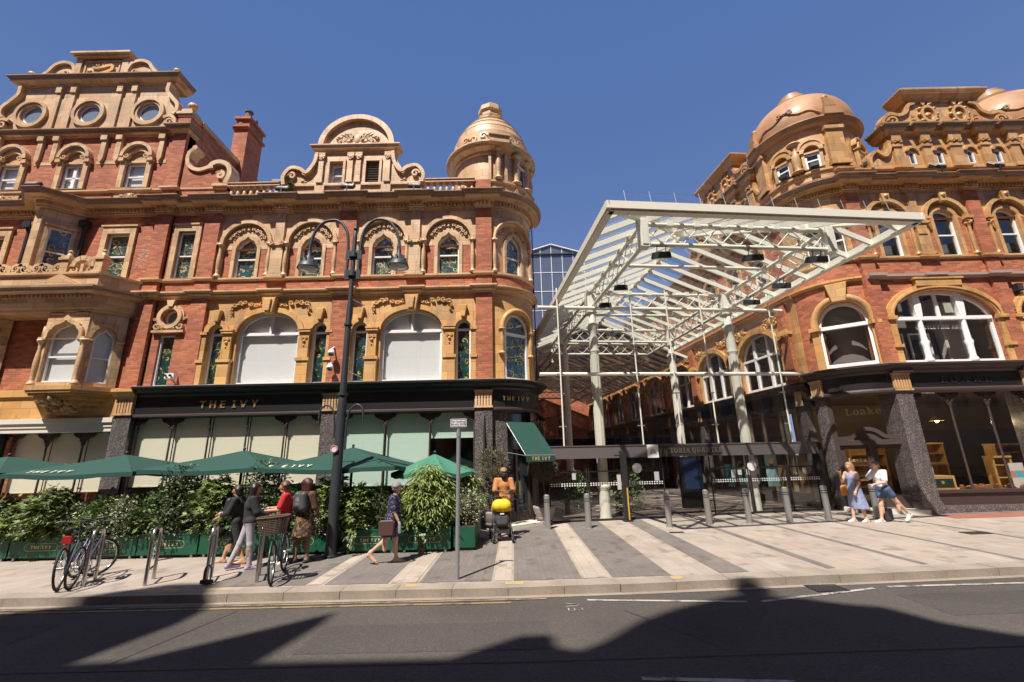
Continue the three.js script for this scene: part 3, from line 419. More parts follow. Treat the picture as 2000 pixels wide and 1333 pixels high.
  nar.forEach((c, i) => {
    mesh('arch_moulding', archMould(c, 6.36, 0.5, 0.25, 0.17, 0.07, 0.02), M.ochre, t);
    mesh('keystone', ext(poly([[c - 0.07, 6.7], [c + 0.07, 6.7], [c + 0.13, 7.1], [c - 0.13, 7.1]]), 0.16, 0.02, 0.015), M.ochre, t);
    const s = (i % 2 ? 1 : -1), x = c + s * 0.36; mesh('half_pilaster', [bx(x - 0.1, x + 0.1, 4.5, 5.28, 0.02, 0.13), bx(x - 0.12, x + 0.12, 5.28, 5.38, 0.02, 0.17), bx(x - 0.08, x + 0.08, 5.38, 6.24, 0.02, 0.11), bx(x - 0.11, x + 0.11, 6.24, 6.34, 0.02, 0.16)], M.ochre, t);
    win(t, c, 0.5, 4.54, 6.36, 6.62, 'arc', -0.16, { fw: 0.055, bars: [[c - 0.2, c + 0.2, 6.26, 6.33]], back: M.stainG[i], backName: 'stained_glass', dz: 0.02 });
  });
  // narrow brick bay next to the gabled house
  const nb = rectPath(new THREE.Shape(), -12.2, -10.98, 4.49, 10.93); nb.holes.push(rectPath(new THREE.Path(), -11.92, -11.3, 8.34, 10.2), rectPath(new THREE.Path(), -11.92, -11.4, 4.53, 6.32)); { const p = new THREE.Path(); p.absarc(-11.64, 6.92, 0.3, 0, Math.PI * 2, true); nb.holes.push(p); }
  mesh('bay_wall', ext(nb, 0.3, -0.28), M.brick, t);
  { const s = rectPath(new THREE.Shape(), -12.07, -11.1, 8.33, 10.42); s.holes.push(rectPath(new THREE.Path(), -11.9, -11.28, 8.34, 10.18)); mesh('window_surround', [ext(s, 0.07, 0.02), bx(-12.12, -11.05, 10.42, 10.48, 0.02, 0.12)], M.buff, t); }
  win(t, -11.61, 0.62, 8.35, 10.1, 10.18, 'rect', -0.12, { fw: 0.04, bars: [[-11.9, -11.32, 9.22, 9.26]], back: M.stain[4], backName: 'stained_glass', dz: 0.02 });
  win(t, -11.66, 0.52, 4.54, 6.2, 6.3, 'rect', -0.12, { fw: 0.05, back: M.stainG[1], backName: 'stained_glass', dz: 0.02 });
  { const o = []; o.push(ring(-11.64, 6.92, 0.42, 0.29, 0, 6.2832, 0.12, 0.02), ring(-11.64, 6.92, 0.47, 0.40, 0, 6.2832, 0.06, 0.02)); o.push(ext(poly([[-11.72, 7.28], [-11.56, 7.28], [-11.5, 7.5], [-11.78, 7.5]]), 0.16, 0.02), bx(-12.16, -11.08, 6.36, 6.44, 0.02, 0.14)); for (const s of [-1, 1]) o.push(volute(-11.64 + s * 0.4, 6.6, 0.15, 0.03, s > 0 ? 3 : 0, 1.2, 0.06, 0.1, 0.02, s), volute(-11.64 + s * 0.5, 6.85, 0.07, 0.02, 0, 1.2, 0.03, 0.08, 0.02, s), sph(0.06, -11.64 + s * 0.2, 6.52, 0.08, 7, 5)); mesh('oculus_surround', o, M.buff, t); const oc = new THREE.Shape(); oc.absarc(-11.64, 6.92, 0.3, 0, Math.PI * 2, false); const m = mesh('oculus_window', [ring(-11.64, 6.92, 0.29, 0.245, 0, 6.2832, 0.06, -0.16)], M.white, t); mesh('pane', ext(oc, 0.01, -0.16), M.glassGrey, m); }
  // curved corner
  const CX = -0.72, CZ = -1.52, RR = 1.52, a90 = Math.PI / 2 + 0.25, cw = 0.66;
  mesh('corner_upper_wall', bentWall(CX, CZ, RR, 0.03, a90, 8.3, 10.95, { a0: cw - 0.5, a1: cw + 0.5, y0: 8.33, ys: 9.62, rise: 0.75 }), M.buff, t, { uv: 1 });
  mesh('corner_lower_wall', bentWall(CX, CZ, RR, 0.03, a90, 4.49, 7.6, { a0: cw - 0.36, a1: cw + 0.36, y0: 4.55, ys: 6.3, rise: 0.6 }), M.ochre, t, { uv: 1 });
  mesh('corner_brick_band', bentWall(CX, CZ, RR + 0.03, 0.03, a90, 7.78, 8.24, null), M.brick, t, { uv: 1 });
  { const P = new THREE.Group(); P.name = 'corner_window_bay'; P.position.set(CX + Math.sin(cw) * RR, 0, CZ + Math.cos(cw) * RR); P.rotation.y = cw; t.add(P);
    const su = opening(new THREE.Shape(), 0, 1.5, 8.3, 9.62, 10.38, 'arc'); su.holes.push(opening(new THREE.Path(), 0, 0.66, 8.34, 9.4, 9.98, 'ogee')); mesh('brick_infill', ext(su, 0.1, -0.3), M.buff, P);
    const fr = opening(new THREE.Shape(), 0, 0.86, 8.31, 9.42, 10.12, 'ogee'); fr.holes.push(opening(new THREE.Path(), 0, 0.66, 8.34, 9.4, 9.98, 'ogee')); mesh('window_surround', ext(fr, 0.1, -0.22), M.buff, P);
    win(P, 0, 0.66, 8.34, 9.4, 9.98, 'ogee', -0.31, { fw: 0.045, bars: [[-0.3, 0.3, 9.06, 9.1]], back: M.stain[0], backName: 'stained_glass', dz: 0.02 });
    const cv = []; for (let k = 0; k < 10; k++) { const a = Math.PI * (0.1 + 0.8 * (k + 0.5) / 10); if (Math.abs(k - 4.5) < 1) continue; cv.push(volute(Math.cos(a) * 0.6, 9.62 + Math.sin(a) * 0.6, 0.08, 0.02, a * 3, 1.2, 0.03, 0.07, -0.21, k % 2 ? 1 : -1)); } mesh('carved_foliage', cv, M.buff, P);
    win(P, 0, 1.0, 4.56, 6.3, 6.88, 'arc', -0.2, { fw: 0.075, bars: [[-0.45, 0.45, 6.1, 6.2]], back: M.stainG[0], backName: 'stained_glass', dz: 0.02 }); flat(P); }
  for (const [yy, rise, da, tt, m] of [[9.62, 0.75, 0.5, 0.14, M.buff], [6.3, 0.6, 0.36, 0.2, M.ochre]]) { const pts = [], g = []; for (let i = 0; i <= 20; i++) { const f = Math.PI * i / 20, a = cw - Math.cos(f) * (da + 0.045), y = yy + Math.sin(f) * (rise + 0.07); pts.push([CX + Math.sin(a) * (RR + 0.05), y, CZ + Math.cos(a) * (RR + 0.05)]); } mesh('arch_moulding', tube(pts, tt / 2, 40, 6), m, t); for (const s of [-1, 1]) { const a = cw + s * (da + 0.05); colonnette(t, CX + Math.sin(a) * (RR + 0.03), yy > 8 ? 8.33 : 5.4, yy, CZ + Math.cos(a) * (RR + 0.03), 0.075, m); } }
  { const a = cw + 0.5 + 0.34; mesh('corner_brick_pier', bentWall(CX, CZ, RR + 0.1, a, a + 0.25, 4.49, 10.93, null, 0.1, 4), M.brick, t, { uv: 1 }); }
  const arc = (r = 0) => arcPath(CX, CZ, RR + r, 0.045, a90, 18);
  const brk = [[-12.2, -12.05, 0], [-10.98, -10.43, 0.12], [-8.5, -8.02, 0.1], [-6.12, -5.5, 0.12], [-3.62, -3.14, 0.1], [-1.21, -0.66, 0.12]].slice(1);
  const plan = breaks(-12.2, -0.66, 0.02, brk).slice(0, -1).concat(arc());
  mesh('cornice', sweep(plan, offs(CORN, 10.83)), M.buff, t); mesh('cornice_coping', sweep(plan, offs(COPE, 10.83)), M.weathered, t);
  { const g = []; let prev = -12.2; for (const [a, b, o] of brk) { g.push(dentils(prev + 0.04, a - 0.02, 10.96, 11.07, 0.06, 0.155), dentils(a, b, 10.96, 11.07, 0.06 + o, 0.155 + o)); prev = b; } for (let i = 0; i < 22; i++) { const a = 0.1 + i * 0.075, b = box(0.06, 0.11, 0.1); b.rotateY(a); b.translate(CX + Math.sin(a) * (RR + 0.1), 11.015, CZ + Math.cos(a) * (RR + 0.1)); g.push(b); } mesh('dentil_course', g, M.buff, t); }
  mesh('string_course', sweep(plan, offs(STR, 7.55)), M.buff, t);
  mesh('sill_course', sweep(plan, offs(SILL, 8.2)), M.buff, t);
  // parapet: balustrades, attic gable
  mesh('parapet_lead', bx(-12.2, -0.8, 11.33, 11.37, -8, -0.2), M.lead, t);
  balustrade(t, -10.35, -8.42, 11.38, 0.08, M.buff); balustrade(t, -3.08, -1.24, 11.38, 0.08, M.buff);
  mesh('parapet_pier', [bx(-1.22, -0.66, 11.38, 12.0, -0.25, 0.16)], M.brick, t);
  { const c = -5.76, L = -8.38, Rr = c * 2 - L; const s = new THREE.Shape(); s.moveTo(L, 11.37); s.lineTo(Rr, 11.37); s.lineTo(Rr, 12.35); s.bezierCurveTo(Rr, 12.75, Rr - 0.65, 12.78, Rr - 0.78, 12.5); s.bezierCurveTo(Rr - 0.9, 12.75, Rr - 1.1, 13.0, Rr - 1.2, 13.4); s.lineTo(L + 1.2, 13.4); s.bezierCurveTo(L + 1.1, 13.0, L + 0.9, 12.75, L + 0.78, 12.5); s.bezierCurveTo(L + 0.65, 12.78, L, 12.75, L, 12.35); s.closePath();
    const aw = [[-6.44], [-5.08]]; for (const [x] of aw) s.holes.push(rectPath(new THREE.Path(), x - 0.26, x + 0.26, 12.0, 12.97)); mesh('attic_gable', ext(s, 0.35, -0.3), M.buff, t);
    const pd = opening(new THREE.Shape(), c, 2.8, 13.6, 13.62, 14.95, 'arc'); mesh('segmental_pediment', ext(pd, 0.3, -0.3), M.buff, t); mesh('pediment_moulding', [archMould(c, 13.62, 2.5, 1.2, 0.2, 0.2, -0.05), archMould(c, 13.62, 2.74, 1.33, 0.06, 0.42, -0.28)], M.buff, t);
    mesh('pediment_carving', carving(c, 13.98, 1.5, 0.7, 0.0, 311, 1.4), M.buff, t);
    mesh('attic_cornice', sweep([[c - 1.5, -0.3], [c - 1.5, 0.05], [c + 1.5, 0.05], [c + 1.5, -0.3]], [[-0.1, 13.34], [0.02, 13.34], [0.05, 13.42], [0.14, 13.46], [0.14, 13.52], [0.2, 13.58], [0.2, 13.62], [-0.1, 13.64]]), M.buff, t);
    for (const x of [c - 1.25, c - 0.15, c + 0.15, c + 1.25]) mesh('attic_pilaster', [bx(x - 0.09, x + 0.09, 12.05, 12.95, 0.05, 0.14), bx(x - 0.12, x + 0.12, 12.0, 12.08, 0.05, 0.18), volute(x, 13.05, 0.11, 0.02, 0, 1.2, 0.045, 0.12, 0.05, 1), bx(x - 0.13, x + 0.13, 13.14, 13.3, 0.05, 0.16)], M.buff, t);
    for (const s of [-1, 1]) mesh('attic_scroll', [ribbon([[c + s * 2.55, 11.95], [c + s * 2.6, 12.3], [c + s * 2.35, 12.66], [c + s * 1.98, 12.6], [c + s * 1.78, 12.45], [c + s * 1.5, 12.85], [c + s * 1.42, 13.3]], 0.13, 0.16, 0.03), volute(c + s * 2.3, 12.35, 0.2, 0.04, s > 0 ? 0 : 3.14, 1.3, 0.08, 0.1, 0.05, s), volute(c + s * 1.82, 12.42, 0.14, 0.03, s > 0 ? 3.14 : 0, 1.3, 0.06, 0.12, 0.05, -s), sph(0.07, c + s * 1.9, 12.12, 0.07, 6, 5), sph(0.05, c + s * 1.78, 12.08, 0.07, 6, 5)], M.buff, t);
    mesh('attic_plinth_moulding', [bx(L - 0.05, Rr + 0.05, 11.9, 12.0, 0.05, 0.13), bx(c - 1.4, c - 1.05, 11.4, 11.9, 0.05, 0.14), bx(c - 0.3, c + 0.3, 11.4, 11.9, 0.05, 0.14), bx(c + 1.05, c + 1.4, 11.4, 11.9, 0.05, 0.14)], M.buff, t);
    aw.forEach(([x], i) => { const sr = rectPath(new THREE.Shape(), x - 0.34, x + 0.34, 12.0, 13.05); sr.holes.push(rectPath(new THREE.Path(), x - 0.25, x + 0.25, 12.01, 12.95)); mesh('window_surround', ext(sr, 0.06, 0.05), M.buff, t); if (!i) win(t, x, 0.52, 12.01, 12.9, 12.96, 'rect', -0.2, { fw: 0.045, bars: [[x - 0.24, x + 0.24, 12.46, 12.5]], back: M.blindGrey }); else { const g = [bx(x - 0.26, x + 0.26, 12.0, 12.97, -0.24, -0.2)]; for (let k = 0; k < 9; k++) { const b = box(0.5, 0.02, 0.12, 0, 0, 0); b.rotateX(0.7); b.translate(x, 12.06 + k * 0.105, -0.03); g.push(b); } mesh('louvre', g, std([0.24, 0.20, 0.17], 0.7), t); } });
  }
  { const g = thing('parapet_weed', 'small green weed growing from the parapet above the arched windows', 'weed', [-8.1, 11.4, 0.2]); const r = rngOf(88), l = []; for (let i = 0; i < 90; i++) { const h = r() * 0.75, q = new THREE.PlaneGeometry(0.05, 0.1); q.rotateX(r() * 3); q.rotateY(r() * 6); q.translate((r() - 0.5) * 0.3 * (1 - h * 0.6) + 0.1 * h, h, (r() - 0.5) * 0.2); l.push(q); } mesh('leaves', l, std([0.07, 0.11, 0.02], 0.8, { side: THREE.DoubleSide }), g); mesh('stem', bar([0, 0, 0], [0.08, 0.7, 0], 0.012, 5), std([0.1, 0.08, 0.04]), g); }
  // brick shoulder with stone volute between the gable house and the balustrade
  { const s = new THREE.Shape(); s.moveTo(-12.2, 11.37); s.lineTo(-10.42, 11.37); s.lineTo(-10.42, 11.95); s.lineTo(-10.72, 12.05); s.bezierCurveTo(-10.6, 12.7, -10.9, 12.95, -11.1, 12.85); s.bezierCurveTo(-11.5, 12.5, -12.0, 12.75, -12.05, 13.5); s.lineTo(-12.2, 13.6); s.closePath(); mesh('shoulder_wall', ext(s, 0.35, -0.28), M.brick, t);
    mesh('shoulder_volute', [ribbon([[-11.88, 13.62], [-12.02, 13.5], [-12.08, 13.2], [-11.95, 12.86], [-11.6, 12.7], [-11.28, 12.78], [-11.1, 12.9], [-10.95, 12.98]], 0.14, 0.45, -0.3), ribbon([[-11.1, 12.72], [-11.12, 12.88], [-10.85, 13.0], [-10.5, 12.86], [-10.38, 12.5], [-10.48, 12.1]], 0.17, 0.5, -0.32), volute(-10.74, 12.45, 0.22, 0.05, 1.5, 1.2, 0.12, 0.3, -0.15, -1), bx(-10.95, -10.36, 11.95, 12.06, -0.3, 0.2), cyl(0.1, 0.1, 0.46, 0, 0, 0, 12).rotateX(Math.PI / 2).translate(-11.86, 13.66, -0.3)], M.buff, t); }
  // turret
  const L = (pts, n = 40) => { const g = lathe(pts, n); g.translate(CX, 0, CZ); return toCreasedNormals(g, 0.3); };
  mesh('turret_drum', L([[1.5, 11.3], [1.62, 11.36], [1.62, 11.5], [1.56, 11.55], [1.56, 11.9], [1.64, 11.95], [1.64, 12.03], [1.46, 12.08], [1.46, 13.3]], 44), M.buff, t);
  mesh('turret_cornice', L([[1.46, 13.22], [1.52, 13.25], [1.55, 13.34], [1.74, 13.42], [1.78, 13.5], [1.84, 13.55], [1.84, 13.62], [1.5, 13.72], [1.4, 13.74]], 44), M.buff, t);
  mesh('turret_dome', L([[1.5, 13.7], [1.5, 14.0], [1.53, 14.3], [1.53, 14.34], [1.45, 14.36], [1.4, 14.66], [1.41, 14.7], [1.33, 14.72], [1.22, 15.0], [1.23, 15.04], [1.14, 15.06], [1.0, 15.32], [1.01, 15.36], [0.9, 15.38], [0.74, 15.6], [0.75, 15.64], [0.64, 15.66], [0.56, 15.86]], 44), M.buff, t);
  mesh('turret_cap', L([[0.6, 15.82], [0.62, 15.94], [0.5, 16.0], [0.44, 16.12], [0.44, 16.3], [0.52, 16.34], [0.52, 16.52], [0.4, 16.66], [0.2, 16.78], [0, 16.82]], 8), M.buff, t);
  { const g = []; for (let i = 0; i < 16; i++) { const a = -1.5 + i * 0.26 + 0.06, v = volute(0, 0, 0.2, 0.04, i % 2 ? 0 : 3, 1.2, 0.08, 0.09, 0, i % 2 ? 1 : -1); v.rotateX(-0.1); v.translate(0, 14.0 + (i % 2 ? 0.05 : -0.03), 1.46); v.rotateY(a); v.translate(CX, 0, CZ); g.push(v); } mesh('dome_carving', g, M.buff, t); }
  { const g = []; for (const a of [0.22]) { const b = box(0.75, 0.26, 0.42, 0, 13.6, 1.72); b.rotateY(a); b.translate(CX, 0, CZ); g.push(b); const c = box(0.82, 0.07, 0.5, 0, 13.76, 1.74); c.rotateY(a); c.translate(CX, 0, CZ); g.push(c); } mesh('turret_cornice_block', g, M.buff, t); for (const a of [0.02, 0.42]) { const p = mesh('turret_pilaster', (() => { const b = box(0.1, 1.2, 0.16, 0, 12.68, 1.5); b.rotateY(a); b.translate(CX, 0, CZ); return b; })(), M.buff, t); } colonnette(t, CX + Math.sin(0.22) * 1.6, 12.06, 13.4, CZ + Math.cos(0.22) * 1.6, 0.1, M.buff); for (const a of [0.72, 1.12, 1.5]) colonnette(t, CX + Math.sin(a) * 1.55, 12.06, 13.3, CZ + Math.cos(a) * 1.55, 0.14, M.buff); }
  { const a = 0.93, g = new THREE.Group(); g.name = 'turret_window'; g.position.set(CX + Math.sin(a) * 1.46, 0, CZ + Math.cos(a) * 1.46); g.rotation.y = a; t.add(g); mesh('frame', [bx(-0.2, -0.14, 12.15, 12.9, -0.04, 0.08), bx(0.14, 0.2, 12.15, 12.9, -0.04, 0.08), bx(-0.2, 0.2, 12.9, 12.98, -0.04, 0.1)], M.white, g); mesh('pane', bx(-0.14, 0.14, 12.15, 12.9, -0.02, 0.03), M.glassDark, g); mesh('hood', archMould(0, 12.95, 0.5, 0.25, 0.12, 0.2, -0.02), M.buff, g); }
  { const g = []; for (const a of [0.7, 1.0, 1.3]) { const p = ext(poly([[-0.16, 11.6], [0.16, 11.6], [0, 11.9]]), 0.08, 1.55); p.rotateY(a); p.translate(CX, 0, CZ); g.push(p); } mesh('drum_relief', g, M.buff, t); }
  // shopfront
  mesh('shop_fascia', [sweep([[-12.2, 0.08], [-0.7, 0.08]].slice(0, 2).concat(arc(0.08)), [[-0.3, 3.62], [0.03, 3.62], [0.03, 4.18], [-0.3, 4.18]])], M.black, t);
  mesh('shop_cornice', sweep([[-12.2, 0.08], [-0.7, 0.08]].concat(arc(0.08)), [[-0.2, 4.18], [0.05, 4.18], [0.08, 4.24], [0.2, 4.3], [0.24, 4.38], [0.34, 4.43], [0.34, 4.48], [-0.2, 4.52]]), M.black, t);
  mesh('shop_cornice_flashing', sweep([[-12.2, 0.08], [-0.7, 0.08]].concat(arc(0.08)), [[-0.15, 4.522], [0.35, 4.482], [0.35, 4.497], [-0.15, 4.537]]), M.lead, t);
  mesh('fascia_moulding', sweep([[-12.2, 0.08], [-0.7, 0.08]].concat(arc(0.08)), [[-0.2, 3.5], [0.05, 3.5], [0.09, 3.54], [0.09, 3.6], [0.05, 3.62], [-0.2, 3.62]]), M.sash, t);
  { const L1 = spaced('THE IVY', 0.24, 0.1, 0.02, font, 1.15); L1.forEach(g => { g.translate(-9.15, 3.9, 0.115); mesh('gold_letter', g, M.gold, t); }); const L2 = spaced('THE IVY', 0.14, 0.05, 0.02, font, 1.1); const a = 0.52; L2.forEach(g => { g.translate(0, 3.9, RR + 0.125); g.rotateY(a); g.translate(CX, 0, CZ); mesh('gold_letter', g, M.gold, t); }); }
  for (const [a, b] of [[-6.14, -5.58], [-1.24, -0.68]]) { mesh('granite_pier', [bx(a, b, 0, 3.62, -0.3, 0.15), bx(a - 0.04, b + 0.04, 0, 0.5, -0.3, 0.19)], M.granite, t); mesh('fluted_console', flutes(a, b, 3.64, 4.16, 0.17), M.buff, t); }
  shopfront(t, -12.2, -6.14, 5, 0.62, 3.5, -0.02, { blind: [1.42, 1.42, 1.42, 1.42, 1.42], noBr: [2, 3] });
  shopfront(t, -5.58, -1.24, 3, 0.62, 3.5, -0.02, { blind: [1.3, 1.3, 2.72], blindMat: std([0.52, 0.66, 0.56], 0.85) });
  // the curved entrance: dark granite flanks, door, fanlight
  mesh('entrance_granite', [bentWall(CX, CZ, RR, -0.02, 0.34, 0, 3.5, null), bentWall(CX, CZ, RR, 1.0, a90, 0, 3.5, null)], M.granite, t, { uv: 1 });
  { const g = new THREE.Group(); g.name = 'entrance_door'; const a = 0.67; g.position.set(CX + Math.sin(a) * 1.2, 0, CZ + Math.cos(a) * 1.2); g.rotation.y = a; t.add(g); mesh('door_frame', [bx(-0.62, -0.5, 0, 3.5, -0.1, 0.1), bx(0.5, 0.62, 0, 3.5, -0.1, 0.1), bx(-0.5, 0.5, 2.3, 2.42, -0.1, 0.1), bx(-0.04, 0.04, 0, 2.3, -0.06, 0.06), bx(-0.5, 0.5, 0, 0.4, -0.05, 0.05)], M.sash, g); mesh('pane', [bx(-0.5, 0.5, 0.4, 2.3, -0.02, 0), bx(-0.5, 0.5, 2.42, 3.5, -0.02, 0)], M.glassDark, g); mesh('door_handle', [cyl(0.015, 0.015, 0.4, 0.09, 0.9, 0.09, 8), cyl(0.015, 0.015, 0.4, -0.09, 0.9, 0.09, 8)], M.gold, g); mesh('step', [bx(-0.75, 0.75, 0, 0.1, -0.1, 0.7)], M.stoneWhite, g); }
  mesh('corner_handrail', tube([[-0.22, 0.95, 0.35], [0.15, 0.75, 0.3], [0.45, 0.55, 0.1]], 0.018, 12, 6), M.blackMetal, t);
  mesh('wall_lantern_bracket', [bar([-0.93, 3.35, 0.16], [-0.93, 2.2, 0.2], 0.02, 6, 0.05), bx(-1.0, -0.86, 2.05, 2.3, 0.15, 0.26)], M.blackMetal, t);
  // inside: floor, back wall, ceiling, upper core
  mesh('interior', [bx(-12.2, -1.3, 0, 4.4, -5.1, -5), bx(-12.2, -1.3, 3.62, 3.72, -5, -0.25), bx(-12.25, -12.2, 0, 4.4, -5, -0.1), bx(-1.0, -0.9, 0, 3.6, -5, -1.2)], M.darkRoom, t);
  mesh('interior_floor', bx(-12.2, -1.0, -0.02, 0.012, -5, -0.1), std([0.12, 0.08, 0.05], 0.6), t);
  mesh('building_core', [bx(-12.2, -0.95, 4.45, 11.3, -9, -0.62), (() => { const g = cyl(0.95, 0.95, 6.8, CX, 4.45, CZ, 20); return g; })()], M.darkRoom, t);
  mesh('flank_wall', [(() => { const g = bx(0, 30, 4.49, 11.3, -0.3, 0); g.rotateY(Math.PI / 2 + 0.107); g.translate(CX + Math.sin(a90) * RR, 0, CZ + Math.cos(a90) * RR); return g; })(), (() => { const g = bx(0, 30, 0, 4.49, -0.3, 0.02); g.rotateY(Math.PI / 2 + 0.107); g.translate(CX + Math.sin(a90) * RR, 0, CZ + Math.cos(a90) * RR); return g; })()], M.brick, t);
  mesh('rear_dormer', [bx(-10.9, -9.0, 11.35, 14.7, -5.2, -3.6), bx(-11.0, -8.9, 14.7, 14.8, -5.3, -3.45)], M.lead, t); { const dw = mesh('dormer_window', [-10.8, -10.05, -9.3].map(x => bx(x, x + 0.16, 12.9, 14.6, -3.6, -3.52)).concat([bx(-10.64, -9.3, 14.45, 14.6, -3.6, -3.53)]), M.white, t); mesh('pane', bx(-10.64, -9.3, 12.9, 14.45, -3.598, -3.57), M.glassGrey, dw); }
}
// ---------------------------------------------------------------- tall gabled building at the left edge
const GB = thing('gabled_building', 'tall red brick building with stone gable, three round windows and canted bay', 'building');
{
  const t = GB, c0 = -16.3, mir = x => 2 * c0 - x;
  const atW = [-14.0, -16.38, -18.76], up = [-14.05, mir(-14.05)];
  const s = rectPath(new THREE.Shape(), -20.3, -12.25, 4.5, 14.35);
  for (const c of up) s.holes.push(rectPath(new THREE.Path(), c - 0.42, c + 0.42, 8.4, 10.14));
  for (const c of atW) s.holes.push(opening(new THREE.Path(), c, 0.84, 12.0, 13.12, 13.6, 'arc'));
  mesh('front_wall', ext(s, 0.32, -0.3), M.brick, t);
  mesh('flank_body', bx(-20.3, -12.25, 0, 15.1, -12, -0.62), M.brick, t); mesh('flank_coping', bx(-12.5, -12.15, 15.1, 15.3, -12, -0.4), M.buff, t);
  mesh('flank_wall', bx(-12.6, -12.26, 11.4, 15.1, -0.62, -0.3), M.brick, t);
  for (const [a, b] of [[-12.76, -12.25]]) { mesh('brick_pier', [bx(a, b, 4.49, 14.3, -0.3, 0.16), bx(a + 0.02, b, 14.6, 15.2, -0.5, 0.12)], M.brick, t); mesh('pier_cap', [bx(a - 0.05, b + 0.06, 15.2, 15.32, -0.56, 0.2), bx(a + 0.05, b - 0.05, 15.32, 15.5, -0.4, 0.1), bx(a, b + 0.03, 15.1, 15.2, -0.52, 0.15)], M.buff, t); mesh('ball_finial', [sph(0.17, -12.5, 15.8, -0.15, 14, 10), cyl(0.08, 0.06, 0.2, -12.5, 15.5, -0.15, 10)], M.ochre, t); }
  // attic windows with curled hoods
  for (const c of atW) {
    const su = opening(new THREE.Shape(), c, 1.16, 12.0, 13.2, 13.98, 'arc'); su.holes.push(opening(new THREE.Path(), c, 0.8, 12.02, 13.12, 13.62, 'arc')); mesh('window_surround', ext(su, 0.1, 0.02), M.buff, t);
    mesh('window_hood', [archMould(c, 13.32, 0.98, 0.5, 0.12, 0.2, 0.02), volute(c - 0.36, 13.35, 0.13, 0.02, 3.14, 1.3, 0.05, 0.14, 0.06, 1), volute(c + 0.36, 13.35, 0.13, 0.02, 0, 1.3, 0.05, 0.14, 0.06, -1), bx(c - 0.64, c - 0.45, 13.12, 13.26, 0.02, 0.2), bx(c + 0.45, c + 0.64, 13.12, 13.26, 0.02, 0.2), bx(c - 0.42, c + 0.42, 13.1, 13.18, -0.1, 0.08)], M.buff, t);
    const ty = opening(new THREE.Shape(), c, 0.84, 13.13, 13.2, 13.62, 'arc'); mesh('hood_panel', ext(ty, 0.06, -0.06), M.buff, t);
    win(t, c, 0.8, 12.02, 13.05, 13.1, 'rect', -0.1, { fw: 0.06, bars: [[c - 0.36, c + 0.36, 12.52, 12.57]].concat(c === -16.38 ? [[c - 0.06, c + 0.06, 12.05, 13.05]] : []), back: M.blindGrey, backUp: 0.2, dz: 0.05 });
    if (c !== -16.38) { mesh('carved_panel', [bx(c - 0.62, c + 0.62, 11.42, 11.86, 0.02, 0.06), ...carving(c, 11.64, 0.9, 0.42, 0.06, 400, 0.9)], M.buff, t); }
  }
  for (const x of [-13.2, -14.84, -15.42, -17.26, -17.85, -19.5]) mesh('bracket_strip', [bx(x - 0.09, x + 0.09, 13.3, 14.25, 0.02, 0.12), bx(x - 0.12, x + 0.12, 14.1, 14.3, 0.02, 0.17), ext(poly([[x - 0.09, 13.3], [x + 0.09, 13.3], [x, 13.12]]), 0.1, 0.02)], M.buff, t);
  for (const [a, b] of [[-13.4, -12.85], [-15.7, -14.7], [-18.05, -17.05]]) mesh('stone_band', bx(a + 0.1, b - 0.1, 13.1, 13.25, 0.0, 0.035), M.buff, t);
  mesh('attic_sill_course', sweep([[-20.3, 0.02], [-14.72, 0.02], [-14.72, 0.06], [-13.3, 0.06], [-13.3, 0.02], [-12.76, 0.02], [-12.76, 0.17], [-12.24, 0.17], [-12.24, 0.02], [-10.42, 0.02]], offs(SILL, 11.84)), M.buff, t);
  // main cornice with its forward V over the triangular bay
  const V = o => [[-20.3, 0.02], [c0 - 0.95 - o, 0.02], [c0 - 0.12, 0.82], [c0 + 0.12, 0.82], [c0 + 0.95 + o, 0.02], [-12.76, 0.02], [-12.76, 0.17], [-12.24, 0.17], [-12.24, 0.02]];
  mesh('cornice', sweep(V(0), offs(CORN, 10.83)), M.buff, t); mesh('cornice_coping', sweep(V(0), offs(COPE, 10.83)), M.weathered, t); mesh('dentil_course', [dentils(-15.3, -12.8, 10.96, 11.07, 0.08, 0.17), dentils(-20.2, -17.3, 10.96, 11.07, 0.08, 0.17), dentils(-12.74, -12.28, 10.96, 11.07, 0.23, 0.32)], M.buff, t);
  // triangular bay, second floor
  { const P = [[c0 - 0.85, 0.02], [c0 - 0.1, 0.75], [c0 + 0.1, 0.75], [c0 + 0.85, 0.02]]; mesh('bay_roof_block', (() => { const g = ext(poly(P.map(p => [p[0], -p[1]])), 0.36, 0); g.rotateX(-Math.PI / 2); g.translate(0, 10.48, 0); return g; })(), M.buff, t); mesh('bay_corner_strip', bx(c0 - 0.13, c0 + 0.13, 8.2, 10.5, 0.5, 0.79), M.buff, t);
    for (const s2 of [-1, 1]) { const g = new THREE.Group(); g.name = 'bay_facet'; g.position.set(c0 + s2 * 0.48, 0, 0.385); g.rotation.y = s2 * 0.8; t.add(g); const f = rectPath(new THREE.Shape(), -0.52, 0.52, 8.2, 10.5); f.holes.push(rectPath(new THREE.Path(), -0.3, 0.3, 8.4, 10.15)); mesh('facet_wall', ext(f, 0.2, -0.2), M.buff, g); mesh('facet_moulding', [bx(-0.38, -0.3, 8.4, 10.2, 0, 0.05), bx(0.3, 0.38, 8.4, 10.2, 0, 0.05), bx(-0.42, 0.42, 10.2, 10.3, 0, 0.08)], M.buff, g); win(g, 0, 0.6, 8.4, 10.1, 10.15, 'rect', -0.1, { fw: 0.04, bars: [[-0.28, 0.28, 9.24, 9.29]], back: M.stain[2], backName: 'stained_glass', dz: 0.02 }); flat(g); }
    for (const x of [c0 - 1.0, c0 + 1.0]) mesh('drainpipe', [cyl(0.06, 0.06, 2.4, x, 8.0, 0.12, 10), bx(x - 0.13, x + 0.13, 10.38, 10.62, 0.03, 0.27), cyl(0.05, 0.11, 0.16, x, 10.24, 0.14, 10)], M.blackMetal, t); }
